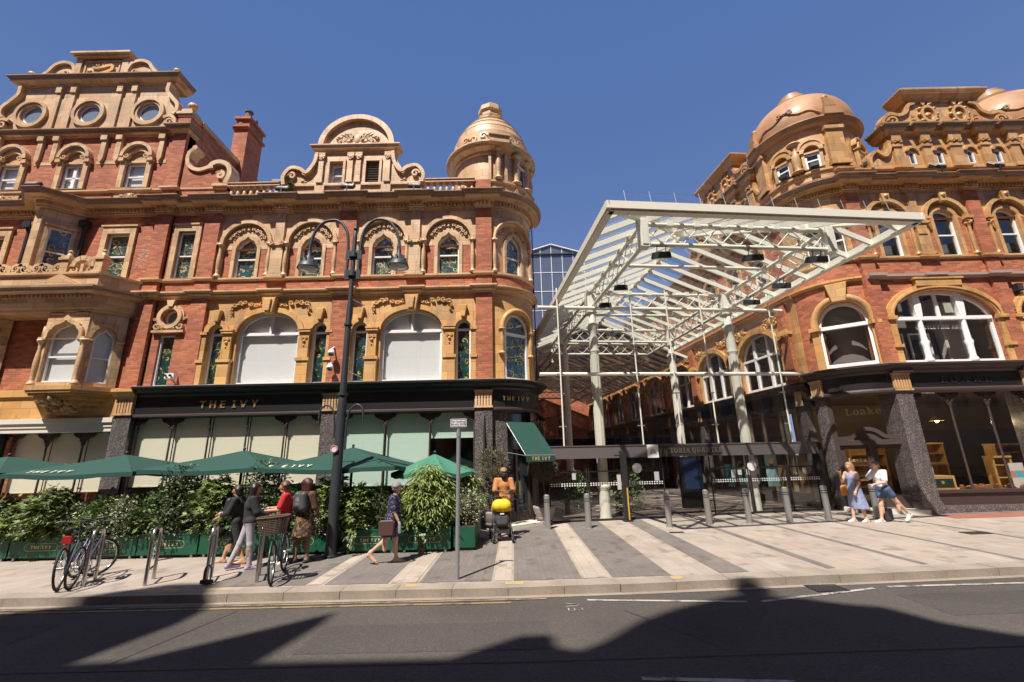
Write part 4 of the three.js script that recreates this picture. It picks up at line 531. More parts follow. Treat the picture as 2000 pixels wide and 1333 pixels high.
  for (const c of up) { const sr = rectPath(new THREE.Shape(), c - 0.6, c + 0.6, 8.3, 10.4); sr.holes.push(rectPath(new THREE.Path(), c - 0.41, c + 0.41, 8.4, 10.13)); mesh('window_surround', [ext(sr, 0.08, 0.02), bx(c - 0.66, c + 0.66, 10.4, 10.46, 0.02, 0.14)], M.buff, t); win(t, c, 0.84, 8.4, 10.05, 10.14, 'rect', -0.1, { fw: 0.05, bars: [[c - 0.4, c + 0.4, 9.24, 9.29]], back: M.stain[3], backName: 'stained_glass', dz: 0.02 }); }
  mesh('sill_course', sweep([[-13.3, 0.02], [-12.76, 0.02], [-12.76, 0.17], [-12.24, 0.17], [-12.24, 0.02]], offs(SILL, 8.2)), M.buff, t); mesh('string_course', sweep([[-12.86, 0.02], [-12.76, 0.02], [-12.76, 0.17], [-12.24, 0.17], [-12.24, 0.02]], offs(STR, 7.55)), M.buff, t);
  // balcony over the bays
  { const plan = [[mir(-12.82), 0.03], [mir(-13.5), 0.95], [-13.5, 0.95], [-12.82, 0.03]];
    mesh('balcony_frieze', sweep(plan, [[-0.9, 6.92], [-0.1, 6.92], [-0.08, 7.0], [-0.03, 7.02], [0.02, 7.18], [0.04, 7.3], [-0.9, 7.3]]), M.buff, t);
    mesh('balcony_cornice', sweep(plan, [[-0.9, 7.3], [0.05, 7.3], [0.05, 7.44], [0.14, 7.46], [0.26, 7.5], [0.26, 7.56], [-0.9, 7.56]]), M.buff, t); mesh('balcony_coping', sweep(plan, [[-0.9, 7.565], [0.27, 7.565], [0.32, 7.62], [0.32, 7.68], [-0.9, 7.7]]), M.weathered, t);
    mesh('balcony_dentils', [dentils(-19, -13.55, 7.33, 7.43, 0.99, 1.08, 0.14)], M.buff, t);
    mesh('balcony_parapet', sweep(plan, [[-0.9, 7.7], [0.06, 7.7], [0.06, 8.1], [0.14, 8.14], [0.14, 8.2], [-0.9, 8.22]]), M.buff, t);
    mesh('balcony_pediment', [ext(poly([[-15.5, 7.7], [-13.8, 7.7], [-14.65, 8.14]]), 0.12, 1.0), ext(poly([[-15.25, 7.74], [-14.05, 7.74], [-14.65, 8.03]]), 0.05, 1.1)], M.buff, t);
    for (const x of [-14.75, -13.6, mir(-14.75)]) mesh('parapet_pedestal', [bx(x - 0.13, x + 0.13, 8.2, 8.7, 0.75, 1.0), bx(x - 0.18, x + 0.18, 8.68, 8.76, 0.7, 1.05), bx(x - 0.14, x + 0.14, 8.76, 8.84, 0.74, 1.01), cyl(0.1, 0.05, 0.14, x, 8.84, 0.87, 8), sph(0.07, x, 9.02, 0.87, 8, 6)], M.buff, t);
    const sc = x => [volute(x - 0.2, 8.42, 0.2, 0.04, 2.4, 1.2, 0.09, 0.16, 0.78, -1), volute(x + 0.2, 8.42, 0.2, 0.04, 0.7, 1.2, 0.09, 0.16, 0.78, 1), ribbon([[x - 0.36, 8.6], [x - 0.2, 8.3], [x, 8.24], [x + 0.2, 8.3], [x + 0.36, 8.6]], 0.1, 0.16, 0.78), bx(x - 0.06, x + 0.06, 8.24, 8.5, 0.8, 0.94)];
    for (const x of [-15.2, -15.9, -16.6, -17.3]) mesh('parapet_scroll', sc(x), M.buff, t);
    { const g = []; for (let k = 0; k < 5; k++) { const a = Math.PI * (k + 0.5) / 5; g.push(ring(-14.17, 8.44, 0.4, 0.24, a - 0.28, a + 0.28, 0.18, 0.8)); } g.push(volute(-14.42, 8.36, 0.16, 0.03, 3, 1.2, 0.07, 0.14, 0.8, 1), volute(-13.92, 8.36, 0.16, 0.03, 0, 1.2, 0.07, 0.14, 0.8, -1), bx(-14.22, -14.12, 8.22, 8.55, 0.82, 0.96), bx(-14.6, -14.3, 8.24, 8.3, 0.82, 0.95), bx(-14.05, -13.75, 8.24, 8.3, 0.82, 0.95)); mesh('parapet_shell', g, M.buff, t); } }
  // canted bays, first floor
  for (const cc of [-14.33, mir(-14.33)]) { const b = new THREE.Group(); b.name = 'canted_bay'; b.position.set(cc, 0, 0); t.add(b);
    const f = rectPath(new THREE.Shape(), -0.68, 0.68, 4.5, 6.94); f.holes.push(opening(new THREE.Path(), 0, 1.08, 4.62, 6.12, 6.64, 'ogee')); mesh('bay_front', ext(f, 0.24, 0.56), M.buff, b);
    const hm = opening(new THREE.Shape(), 0, 1.22, 6.0, 6.16, 6.8, 'ogee'); hm.holes.push(opening(new THREE.Path(), 0, 1.0, 6.01, 6.12, 6.63, 'ogee')); mesh('bay_hood', [ext(hm, 0.08, 0.8), bx(-0.62, -0.22, 6.84, 6.88, 0.8, 0.86), bx(0.22, 0.62, 6.84, 6.88, 0.8, 0.86), bx(-0.74, -0.5, 5.98, 6.06, 0.8, 0.9), bx(0.5, 0.74, 5.98, 6.06, 0.8, 0.9)], M.buff, b);
    win(b, 0, 1.08, 4.62, 6.12, 6.64, 'ogee', 0.62, { fw: 0.06, bars: [[-0.46, 0.46, 5.42, 5.47]], back: M.blindGrey, dz: 0.05 });
    for (const s2 of [-1, 1]) { colonnette(b, s2 * 0.68, 4.5, 6.0, 0.8, 0.08, M.buff); }
    for (const s2 of [-1, 1]) { const g = new THREE.Group(); g.name = 'bay_side'; g.position.set(cc + s2 * 1.0, 0, 0.45); g.rotation.y = s2 * 0.8; t.add(g); const w2 = rectPath(new THREE.Shape(), -0.48, 0.48, 4.5, 6.94); w2.holes.push(opening(new THREE.Path(), -s2 * 0.02, 0.5, 4.62, 6.0, 6.4, 'ogee')); mesh('side_wall', ext(w2, 0.2, -0.2), M.buff, g); mesh('side_hood', [archMould(-s2 * 0.02, 6.06, 0.62, 0.4, 0.12, 0.07, 0), bx(-0.48, -0.28, 5.96, 6.04, 0, 0.09), bx(0.26, 0.48, 5.96, 6.04, 0, 0.09)], M.buff, g); win(g, -s2 * 0.02, 0.5, 4.62, 6.0, 6.4, 'ogee', -0.12, { fw: 0.045, bars: [[-0.24, 0.24, 5.4, 5.44]], back: M.blindGrey, dz: 0.05 }); flat(g); }
    const slab = (k, y0, y1) => { const g = ext(poly([[-1.38 * k, 0], [-0.7 * k, -0.88 * k], [0.7 * k, -0.88 * k], [1.38 * k, 0]]), y1 - y0, 0); g.rotateX(-Math.PI / 2); g.translate(0, y0, 0.02); return g; };
    mesh('bay_corbel', [slab(1.04, 4.36, 4.5), slab(1.0, 4.28, 4.36), slab(0.93, 4.2, 4.28), slab(0.82, 4.08, 4.2), slab(0.68, 3.94, 4.08), slab(0.5, 3.8, 3.94), slab(0.3, 3.66, 3.8)], M.ochre, b);
    mesh('corbel_dentils', dentils(-0.66, 0.66, 4.21, 4.28, 0.82, 0.86, 0.09), M.ochre, b); const r = rngOf(61), bl = []; for (let i = 0; i < 46; i++) { const a = (r() - 0.5) * 2.4, y = 3.74 + r() * 0.42, k = lerp(0.42, 0.86, (y - 3.7) / 0.5); const e = new THREE.SphereGeometry(0.07 + r() * 0.05, 7, 5); e.scale(1.2, 0.7, 0.7); e.rotateZ(r() * 3); e.translate(Math.sin(a) * 1.0 * k, y, 0.1 + Math.cos(a) * 0.82 * k); bl.push(e); } mesh('corbel_carving', bl, M.ochre, b); flat(b); }
  // stone gable
  mesh('gable_base_cornice', sweep([[-20.3, 0.02], [-13.0, 0.02], [-12.76, 0.02], [-12.76, 0.18], [-12.22, 0.18], [-12.22, -0.3]], offs([[-0.3, 0], [0.03, 0], [0.06, 0.06], [0.14, 0.09], [-0.3, 0.09]], 14.3)), M.buff, t); mesh('gable_base_coping', sweep([[-20.3, 0.02], [-12.76, 0.02], [-12.76, 0.18], [-12.22, 0.18], [-12.22, -0.3]], offs([[-0.3, 0.095], [0.18, 0.1], [0.18, 0.16], [0.26, 0.22], [0.26, 0.26], [-0.3, 0.28]], 14.3)), M.weathered, t);
  { const g = new THREE.Shape(), L = x => mir(x); g.moveTo(L(-12.8), 14.56); g.lineTo(-12.8, 14.56); g.lineTo(-12.85, 14.9); g.bezierCurveTo(-13.0, 15.3, -12.75, 15.45, -12.9, 15.7); g.bezierCurveTo(-13.1, 16.0, -13.35, 16.2, -13.35, 16.75); g.lineTo(L(-13.35), 16.75); g.bezierCurveTo(L(-13.35), 16.2, L(-13.1), 16.0, L(-12.9), 15.7); g.bezierCurveTo(L(-12.75), 15.45, L(-13.0), 15.3, L(-12.85), 14.9); g.closePath();
    const oc = [-14.03, -16.36, -18.62]; for (const x of oc) { const p = new THREE.Path(); p.absarc(x, 15.42, 0.44, 0, Math.PI * 2, true); g.holes.push(p); } mesh('gable_wall', ext(g, 0.4, -0.36), M.buff, t);
    oc.forEach(x => { mesh('oculus_moulding', [ring(x, 15.42, 0.64, 0.52, 0, 6.2832, 0.1, 0.04, 1, 36), ring(x, 15.42, 0.54, 0.43, 0, 6.2832, 0.05, 0.04, 1, 36)], M.buff, t); const m = mesh('round_window', ring(x, 15.42, 0.44, 0.37, 0, 6.2832, 0.06, -0.08, 1, 30), M.white, t); const d = new THREE.Shape(); d.absarc(x, 15.42, 0.4, 0, Math.PI * 2, false); mesh('pane', ext(d, 0.01, -0.05), M.glassGrey, m); });
    for (const x of [-14.72, -15.3, -17.14, -17.72]) mesh('gable_strip', [bx(x - 0.08, x + 0.08, 14.56, 16.4, 0.04, 0.11), bx(x - 0.11, x + 0.11, 16.36, 16.7, 0.04, 0.16)], M.buff, t);
    for (const s2 of [-1, 1]) { const q = x => s2 > 0 ? x : mir(x); mesh('gable_scroll', [ribbon([[q(-13.35), 16.7], [q(-13.35), 16.3], [q(-13.1), 15.95], [q(-12.88), 15.68], [q(-12.86), 15.4], [q(-12.98), 15.2]], 0.14, 0.3, -0.1), ribbon([[q(-13.3), 15.05], [q(-13.05), 15.12], [q(-12.85), 14.95], [q(-12.82), 14.62]], 0.12, 0.3, -0.1), volute(q(-13.06), 14.86, 0.2, 0.05, s2 > 0 ? 0 : 3.14, 1.2, 0.08, 0.16, 0.02, s2)], M.buff, t); }
    mesh('gable_cornice', sweep([[mir(-13.2), -0.6], [mir(-13.2), 0.06], [-13.2, 0.06], [-13.2, -0.6]], offs([[-0.3, 0], [0.02, 0], [0.05, 0.06], [0.22, 0.14], [0.22, 0.2], [-0.3, 0.2]], 16.72)), M.buff, t); mesh('gable_coping', sweep([[mir(-13.2), -0.6], [mir(-13.2), 0.06], [-13.2, 0.06], [-13.2, -0.6]], offs([[-0.3, 0.205], [0.23, 0.205], [0.32, 0.3], [0.32, 0.34], [-0.3, 0.38]], 16.72)), M.weathered, t);
    mesh('gable_block', [bx(c0 - 0.98, c0 + 0.98, 17.1, 18.05, -0.5, 0.06), bx(c0 - 1.06, c0 - 0.82, 17.1, 18.05, -0.52, 0.14), bx(c0 + 0.82, c0 + 1.06, 17.1, 18.05, -0.52, 0.14)], M.buff, t);
    mesh('gable_block_cap', [bx(c0 - 1.12, c0 + 1.12, 18.05, 18.14, -0.6, 0.22), bx(c0 - 1.2, c0 + 1.2, 18.14, 18.22, -0.7, 0.32), bx(c0 - 1.05, c0 + 1.05, 18.22, 18.28, -0.6, 0.1)], M.buff, t); mesh('lead_cap', bx(c0 - 0.5, c0 + 0.4, 18.28, 18.42, -0.5, -0.1), M.lead, t);
    mesh('block_relief_frame', [bx(c0 - 0.72, c0 + 0.72, 17.88, 17.94, 0.06, 0.1), bx(c0 - 0.72, c0 - 0.66, 17.16, 17.88, 0.06, 0.1), bx(c0 + 0.66, c0 + 0.72, 17.16, 17.88, 0.06, 0.1)], M.buff, t);
    mesh('block_relief', [ribbon([[c0 - 0.5, 17.28], [c0 - 0.3, 17.22], [c0 + 0.1, 17.3], [c0 + 0.45, 17.5], [c0 + 0.4, 17.68], [c0 + 0.1, 17.62], [c0 - 0.2, 17.55], [c0 - 0.35, 17.6]], [0.16, 0.1], 0.08, 0.06), volute(c0 + 0.1, 17.74, 0.14, 0.03, 0, 1.2, 0.05, 0.06, 0.06, 1), volute(c0 - 0.2, 17.76, 0.12, 0.03, 2, 1.2, 0.05, 0.06, 0.06, -1), sph(0.1, c0 - 0.45, 17.4, 0.08, 8, 6), ribbon([[c0 - 0.6, 17.2], [c0 - 0.2, 17.34], [c0 + 0.1, 17.22]], 0.07, 0.06, 0.06)], M.ochre, t);
    for (const s2 of [-1, 1]) { const q = x => s2 > 0 ? x : mir(x), f = new THREE.Shape(); f.moveTo(q(-15.3), 17.1); f.lineTo(q(-13.45), 17.1); f.bezierCurveTo(q(-14.0), 17.2, q(-14.15), 17.35, q(-14.3), 17.6); f.bezierCurveTo(q(-14.45), 17.95, q(-15.0), 18.0, q(-15.28), 17.5); f.closePath(); mesh('shoulder', ext(f, 0.35, -0.3), M.buff, t); mesh('shoulder_scroll', [ribbon([[q(-13.5), 17.17], [q(-13.95), 17.22], [q(-14.2), 17.45], [q(-14.4), 17.75], [q(-14.75), 17.88], [q(-15.1), 17.75], [q(-15.24), 17.4], [q(-15.22), 17.2]], 0.13, 0.5, -0.35), volute(q(-14.9), 17.36, 0.2, 0.04, s2 > 0 ? 0 : 3.14, 1.2, 0.06, 0.1, 0.04, -s2)], M.buff, t); mesh('ball_finial', [bx(q(-13.35) - 0.14, q(-13.35) + 0.14, 17.1, 17.26, -0.2, 0.1), cyl(0.07, 0.05, 0.12, q(-13.35), 17.26, -0.05, 8), sph(0.13, q(-13.35), 17.48, -0.05, 12, 9)], M.ochre, t); } }
  { const r = new THREE.Shape(); r.moveTo(-19.6, 14.6); r.lineTo(-13.0, 14.6); r.lineTo(-15.4, 17.9); r.lineTo(-17.2, 17.9); r.closePath(); mesh('roof', ext(r, 10, -10.5), M.slate, t); }
  { const g = []; g.push(bx(-12.62, -11.98, 14.2, 17.0, -3.9, -2.75)); const ch = mesh('chimney', g, M.brick, t); mesh('chimney_head', [bx(-12.7, -11.9, 17.0, 17.12, -3.98, -2.67), bx(-12.6, -12.0, 17.12, 17.6, -3.9, -2.8), bx(-12.68, -11.92, 17.55, 17.68, -3.98, -2.7), ext(poly([[-12.68, 17.05], [-11.92, 17.05], [-12.3, 17.28]]), 0.12, -2.74)], M.brick, ch); mesh('chimney_pot', [cyl(0.16, 0.13, 0.55, -12.3, 17.68, -3.1, 12), cyl(0.16, 0.13, 0.5, -12.3, 17.68, -3.6, 12), cyl(0.18, 0.18, 0.06, -12.3, 18.2, -3.1, 12)], std([0.16, 0.12, 0.10], 0.9), ch); }
  // ground floor
  mesh('granite_pier', [bx(-12.78, -12.22, 0, 3.62, -0.3, 0.17), bx(-12.82, -12.18, 0, 0.5, -0.3, 0.2)], M.granite, t); mesh('fluted_console', flutes(-12.78, -12.22, 3.64, 4.16, 0.19), M.buff, t); mesh('pier_cornice', sweep([[-12.86, 0.18], [-12.16, 0.18]], [[-0.3, 4.18], [0.04, 4.18], [0.2, 4.34], [0.2, 4.44], [-0.3, 4.5]]), M.ochre, t);
  mesh('entablature', [bx(-20.3, -12.8, 3.55, 4.28, -0.2, 0.05)], M.ochre, t); mesh('white_entablature', [bx(-20.3, -12.8, 3.12, 3.26, -0.2, 0.1), bx(-20.3, -12.8, 3.26, 3.4, -0.2, 0.13), bx(-20.3, -12.8, 3.4, 3.55, -0.2, 0.18)], M.stoneWhite, t); mesh('upper_course', [bx(-20.3, -12.8, 4.28, 4.5, -0.2, 0.12)], M.ochre, t);
  for (const x of [-16.55, -18.2]) mesh('dark_column', [cyl(0.19, 0.17, 2.75, x, 0.3, -0.1, 18), bx(x - 0.26, x + 0.26, 0, 0.3, -0.36, 0.16), bx(x - 0.24, x + 0.24, 3.04, 3.12, -0.3, 0.12), cyl(0.19, 0.22, 0.1, x, 2.92, -0.1, 18)], M.black, t);
  shopfront(t, -16.3, -12.8, 3, 0.62, 3.12, -0.25, { blind: [1.3, 1.3, 1.3] });
  mesh('interior', [bx(-20.3, -12.3, 0, 3.3, -4.1, -4), bx(-20.3, -12.3, 3.2, 3.3, -4, -0.3)], M.darkRoom, t);
  { const wm = std([0.50, 0.31, 0.23], 0.9), r = rngOf(9); for (let i = 0; i < 80; i++) { const x = -13.08 + (r() - 0.5) * 0.6 * (0.3 + r()), y = 9.25 + (r() - 0.5) * 1.5 * r(); mesh('salt_bloom', box(0.02 + r() * 0.09, 0.012 + r() * 0.028, 0.003, Math.min(x, -12.9), y, 0.0225), wm, t); } }
}
// ---------------------------------------------------------------- right block: domed corner building
function pairGable(t, c, z, m) { // stone gable with four slit windows, scrolled head and wide cap
  const s = new THREE.Shape(), q = x => c + x; s.moveTo(q(-3.35), 12.1); s.lineTo(q(3.35), 12.1); s.lineTo(q(3.35), 12.6); s.bezierCurveTo(q(3.3), 12.95, q(2.9), 12.95, q(2.75), 12.7); s.bezierCurveTo(q(2.6), 12.6, q(2.5), 13.1, q(2.4), 13.3); s.lineTo(q(2.4), 13.55); s.lineTo(q(-2.4), 13.55); s.lineTo(q(-2.4), 13.3); s.bezierCurveTo(q(-2.5), 13.1, q(-2.6), 12.6, q(-2.75), 12.7); s.bezierCurveTo(q(-2.9), 12.95, q(-3.3), 12.95, q(-3.35), 12.6); s.closePath();
  const ws = [-1.62, -0.58, 0.58, 1.62]; for (const x of ws) s.holes.push(opening(new THREE.Path(), q(x), 0.26, 12.32, 12.78, 12.9, 'arc')); mesh('gable_wall', ext(s, 0.4, z - 0.36), m, t);
  ws.forEach(x => { win(t, q(x), 0.26, 12.32, 12.78, 12.9, 'arc', z - 0.06, { fw: 0.045, pane: M.glassDark }); mesh('slit_hood', archMould(q(x), 12.86, 0.3, 0.12, 0.1, 0.08, z + 0.04), m, t); });
  for (const x of [-2.2, -1.1, 0, 1.1, 2.2]) { const w = x ? 0.15 : 0.21; mesh('gable_pilaster', [bx(q(x) - w, q(x) + w, 12.1, 13.1, z + 0.04, z + 0.16), bx(q(x) - w - 0.04, q(x) + w + 0.04, 13.0, 13.12, z + 0.04, z + 0.2), bx(q(x) - w - 0.02, q(x) + w + 0.02, 13.2, 13.55, z + 0.04, z + 0.22), bx(q(x) - w - 0.06, q(x) + w + 0.06, 12.1, 12.2, z + 0.04, z + 0.2)], m, t); mesh('pilaster_carving', [volute(q(x) - 0.1, 13.2, 0.1, 0.02, 0, 1.2, 0.04, 0.1, z + 0.14, 1), volute(q(x) + 0.1, 13.2, 0.1, 0.02, 3, 1.2, 0.04, 0.1, z + 0.14, -1)], m, t); }
  const br = breaks(q(-2.5), q(2.5), z + 0.04, [-2.2, -1.1, 0, 1.1, 2.2].map(x => [q(x) - 0.24, q(x) + 0.24, 0.14])); mesh('gable_cornice', sweep([[q(-2.5), z - 0.5], ...br, [q(2.5), z - 0.5]], offs([[-0.3, 0], [0.02, 0], [0.05, 0.08], [0.14, 0.14], [0.14, 0.22], [-0.3, 0.22]], 13.52)), m, t); mesh('gable_coping', sweep([[q(-2.5), z - 0.5], ...br, [q(2.5), z - 0.5]], offs([[-0.3, 0.225], [0.15, 0.225], [0.24, 0.32], [0.24, 0.38], [-0.3, 0.42]], 13.52)), M.weathered, t);
  const h = new THREE.Shape(); h.moveTo(q(-2.45), 13.92); h.lineTo(q(2.45), 13.92); h.bezierCurveTo(q(2.45), 14.5, q(1.9), 14.6, q(1.75), 14.45); h.bezierCurveTo(q(1.5), 14.55, q(1.35), 14.7, q(1.3), 15.1); h.lineTo(q(-1.3), 15.1); h.bezierCurveTo(q(-1.35), 14.7, q(-1.5), 14.55, q(-1.75), 14.45); h.bezierCurveTo(q(-1.9), 14.6, q(-2.45), 14.5, q(-2.45), 13.92); mesh('gable_head', ext(h, 0.4, z - 0.34), m, t);
  for (const s2 of [-1, 1]) { mesh('gable_scroll', [ribbon([[q(s2 * 2.4), 13.95], [q(s2 * 2.42), 14.25], [q(s2 * 2.1), 14.52], [q(s2 * 1.75), 14.45], [q(s2 * 1.45), 14.6], [q(s2 * 1.3), 14.9], [q(s2 * 1.05), 15.0]], 0.13, 0.3, z - 0.15), volute(q(s2 * 2.05), 14.18, 0.24, 0.05, s2 > 0 ? 0 : 3.14, 1.2, 0.08, 0.12, z + 0.05, s2), ribbon([[q(s2 * 3.3), 12.15], [q(s2 * 3.3), 12.55], [q(s2 * 3.0), 12.86], [q(s2 * 2.7), 12.66], [q(s2 * 2.5), 12.9], [q(s2 * 2.45), 13.3]], 0.12, 0.35, z - 0.2)], m, t);
    mesh('gable_cartouche', [ring(q(s2 * 0.6), 14.48, 0.3, 0.2, 0, 6.2832, 0.1, z + 0.05, 1.3), ...[0, 1, 2, 3, 4, 5, 6, 7, 8, 9].map(k => sph(0.07, q(s2 * 0.6) + Math.cos(k * 0.63) * 0.34, 14.48 + Math.sin(k * 0.63) * 0.45, z + 0.1, 7, 5)), volute(q(s2 * 0.6) - 0.14, 14.98, 0.1, 0.02, 0, 1.2, 0.04, 0.1, z + 0.05, 1), volute(q(s2 * 0.6) + 0.14, 14.98, 0.1, 0.02, 3, 1.2, 0.04, 0.1, z + 0.05, -1), sph(0.13, q(s2 * 0.6), 14.45, z + 0.05, 9, 7)], m, t);
    mesh('gable_fret', [bx(q(s2 * 1.2) - 0.1, q(s2 * 1.2) + 0.1, 14.1, 14.18, z + 0.05, z + 0.12), bx(q(s2 * 1.2) - 0.08, q(s2 * 1.2) + 0.08, 14.24, 14.32, z + 0.05, z + 0.12), bx(q(s2 * 1.2) - 0.06, q(s2 * 1.2) + 0.06, 14.38, 14.46, z + 0.05, z + 0.12)], m, t); }
  mesh('gable_cap', sweep([[q(-1.42), z - 0.5], [q(-1.42), z + 0.1], [q(1.42), z + 0.1], [q(1.42), z - 0.5]], [[-0.4, 15.06], [0.02, 15.06], [0.06, 15.16], [0.2, 15.28], [0.26, 15.42], [0.26, 15.48], [-0.4, 15.52]]), m, t); mesh('cap_lead', bx(q(-1.5), q(1.5), 15.522, 15.56, z - 0.7, z + 0.3), M.lead, t);
}
const DB = thing('domed_building', 'ochre terracotta and brick corner building with glazed domes and a shoe shop below', 'building');
const DX = 12.5, DZ = -1.75, DR = 1.72, DA = -1.464;
{
  const t = DB, c0 = 16.82, mir = x => 2 * c0 - x, o = M.ochre2, ctr = [13.62, 15.68, 17.96, 20.02], piers = [[12.22, 12.7], [16.58, 17.06], [20.94, 21.42]];
  mesh('upper_wall', wall(12.3, 21.4, 8.58, 11.2, ctr.map(c => [c, 1.36, 8.59, 10.06, 10.74]), 0.32, -0.3), o, t);
  ctr.forEach(c => {
    const bk = rectPath(new THREE.Shape(), c - 0.68, c + 0.68, 8.57, 10.1); bk.holes.push(rectPath(new THREE.Path(), c - 0.42, c + 0.42, 8.585, 10.08)); mesh('brick_panel', ext(bk, 0.1, -0.14), M.brick, t);
    const ty = opening(new THREE.Shape(), c, 1.36, 10.1, 10.12, 10.74, 'arc'); ty.holes.push(opening(new THREE.Path(), c, 0.84, 10.101, 10.2, 10.45, 'arc')); mesh('tympanum', ext(ty, 0.1, -0.13), o, t);
    const su = opening(new THREE.Shape(), c, 1.0, 8.6, 10.2, 10.56, 'arc'); su.holes.push(opening(new THREE.Path(), c, 0.76, 8.62, 10.15, 10.42, 'arc')); mesh('window_surround', ext(su, 0.16, -0.14), o, t);
    mesh('arch_moulding', [archMould(c, 10.06, 1.36, 0.68, 0.13, 0.12, 0.02), archMould(c, 10.06, 1.28, 0.64, 0.05, 0.08, -0.1)], o, t); mesh('keystone', [ext(poly([[c - 0.1, 10.66], [c + 0.1, 10.66], [c + 0.15, 11.02], [c - 0.15, 11.02]]), 0.2, 0.02, 0.015), sph(0.09, c, 10.9, 0.2, 8, 6)], o, t);
    for (const s of [-1, 1]) { colonnette(t, c + s * 0.76, 8.6, 9.86, 0.06, 0.065, o); mesh('impost_carving', [bx(c + s * 0.76 - 0.13, c + s * 0.76 + 0.13, 9.98, 10.08, 0.02, 0.2), volute(c + s * 0.76 - 0.05, 9.92, 0.08, 0.02, 0, 1.2, 0.03, 0.12, 0.05, 1), sph(0.07, c + s * 0.76 + 0.04, 9.86, 0.12, 7, 5)], o, t); }
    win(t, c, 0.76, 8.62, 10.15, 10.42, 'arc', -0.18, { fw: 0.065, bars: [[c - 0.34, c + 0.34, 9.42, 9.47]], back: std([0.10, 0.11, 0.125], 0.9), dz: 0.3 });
  });
  for (const x of [14.65, mir(14.65)]) mesh('pilaster', [bx(x - 0.22, x + 0.22, 8.6, 8.75, 0.02, 0.18), bx(x - 0.17, x + 0.17, 8.75, 9.8, 0.02, 0.13), bx(x - 0.24, x + 0.24, 9.8, 9.95, 0.02, 0.2), bx(x - 0.12, x + 0.12, 10.0, 11.15, 0.02, 0.1), ext(poly([[x - 0.16, 9.4], [x + 0.16, 9.4], [x + 0.2, 9.8], [x - 0.2, 9.8]]), 0.14, 0.02)], o, t);
  for (const [a, b] of piers) mesh('brick_pier', bx(a, b, 4.74, 11.18, -0.25, 0.12), M.brick, t);
  mesh('brick_band', bx(12.3, 21.4, 7.9, 8.52, -0.25, 0.03), M.brick, t);
  const bigs = [14.68, mir(14.68)];
  mesh('lower_wall', wall(12.3, 21.4, 4.74, 7.78, bigs.map(c => [c, 3.5, 4.78, 6.34, 7.32]), 0.34, -0.32), M.brick, t);
  bigs.forEach((c, i) => {
    mesh('arch_moulding', [archMould(c, 6.34, 3.5, 0.98, 0.24, 0.1, 0.02), archMould(c, 6.34, 3.62, 1.03, 0.06, 0.05, 0.12)], M.ochre, t); mesh('arch_label', [bx(c - 0.78, c + 0.78, 7.44, 7.72, 0.02, 0.17), bx(c - 0.86, c + 0.86, 7.68, 7.74, 0.02, 0.2)], M.ochre, t);
    for (const s of [-1, 1]) mesh('arch_jamb', [bx(c + s * 1.87 - 0.12, c + s * 1.87 + 0.12, 4.76, 6.3, 0.02, 0.1), bx(c + s * 1.87 - 0.16, c + s * 1.87 + 0.16, 6.26, 6.38, 0.02, 0.18), bx(c + s * 1.87 - 0.15, c + s * 1.87 + 0.15, 5.3, 5.4, 0.02, 0.16)], M.ochre, t);
    const m = win(t, c, 3.5, 4.8, 6.34, 7.32, 'arc', -0.2, { fw: 0.1, bars: [[c - 1.7, c + 1.7, 6.28, 6.4, 0.14], [c - 0.05, c + 0.05, 6.4, 7.22]] });
    for (const s of [-1, 1]) mesh('window_mullion', [lathe([[0, 0], [0.13, 0], [0.13, 0.12], [0.09, 0.2], [0.1, 0.6], [0.13, 0.72], [0.09, 0.8], [0.08, 1.5], [0.12, 1.6], [0, 1.6]], 10).translate(c + s * 0.74, 4.8, -0.14), ext(poly([[c + s * 0.74 - 0.1, 6.4], [c + s * 0.74 + 0.1, 6.4], [c + s * 0.74 + 0.14, 6.9], [c + s * 0.74 + 0.1, 7.28], [c + s * 0.74 - 0.1, 7.28], [c + s * 0.74 - 0.14, 6.9]]), 0.2, -0.24, 0.02)], M.white, t);
    if (!i) { // gallery behind the first big window
      const pic = (x, y, w, h, z) => { mesh('picture_frame', [bx(x - w / 2, x + w / 2, y - h / 2, y - h / 2 + 0.05, z, z + 0.05), bx(x - w / 2, x + w / 2, y + h / 2 - 0.05, y + h / 2, z, z + 0.05), bx(x - w / 2, x - w / 2 + 0.05, y - h / 2 + 0.05, y + h / 2 - 0.05, z, z + 0.05), bx(x + w / 2 - 0.05, x + w / 2, y - h / 2 + 0.05, y + h / 2 - 0.05, z, z + 0.05)], M.white, t); mesh('picture', bx(x - w / 2 + 0.05, x + w / 2 - 0.05, y - h / 2 + 0.05, y + h / 2 - 0.05, z + 0.005, z + 0.02), std([0.03, 0.03, 0.032], 0.5), t); };
      pic(13.55, 5.45, 0.62, 1.1, -0.85); pic(14.42, 5.45, 0.75, 1.1, -0.85); mesh('gallery_screen', bx(12.95, 15.15, 4.8, 6.25, -1.0, -0.95), std([0.035, 0.03, 0.05], 0.8), t); mesh('gallery_wall', [bx(15.3, 16.4, 4.8, 7.3, -1.3, -1.2), bx(15.2, 15.3, 4.8, 7.3, -1.2, -0.7)], std([0.5, 0.48, 0.42], 0.9), t);
      spaced('CASTLE FINE ART', 0.13, 0.025, 0.01).forEach(g => { g.translate(14.62, 6.05, -0.21); mesh('white_letter', g, M.white, t); }); }
  });
  // corner bay
  const bo = { a0: -1.06, a1: -0.17, y0: 4.8, ys: 6.26, rise: 0.86 }, am = (bo.a0 + bo.a1) / 2;
  mesh('corner_lower_wall', bentWall(DX, DZ, DR, DA, -0.1, 4.74, 7.78, bo, 0.4), M.brick, t, { uv: 1 });
  mesh('corner_upper_wall', bentWall(DX, DZ, DR, DA, -0.1, 8.58, 11.2, { a0: am - 0.36, a1: am + 0.36, y0: 8.62, ys: 9.95, rise: 0.6 }, 0.4), o, t, { uv: 1 });
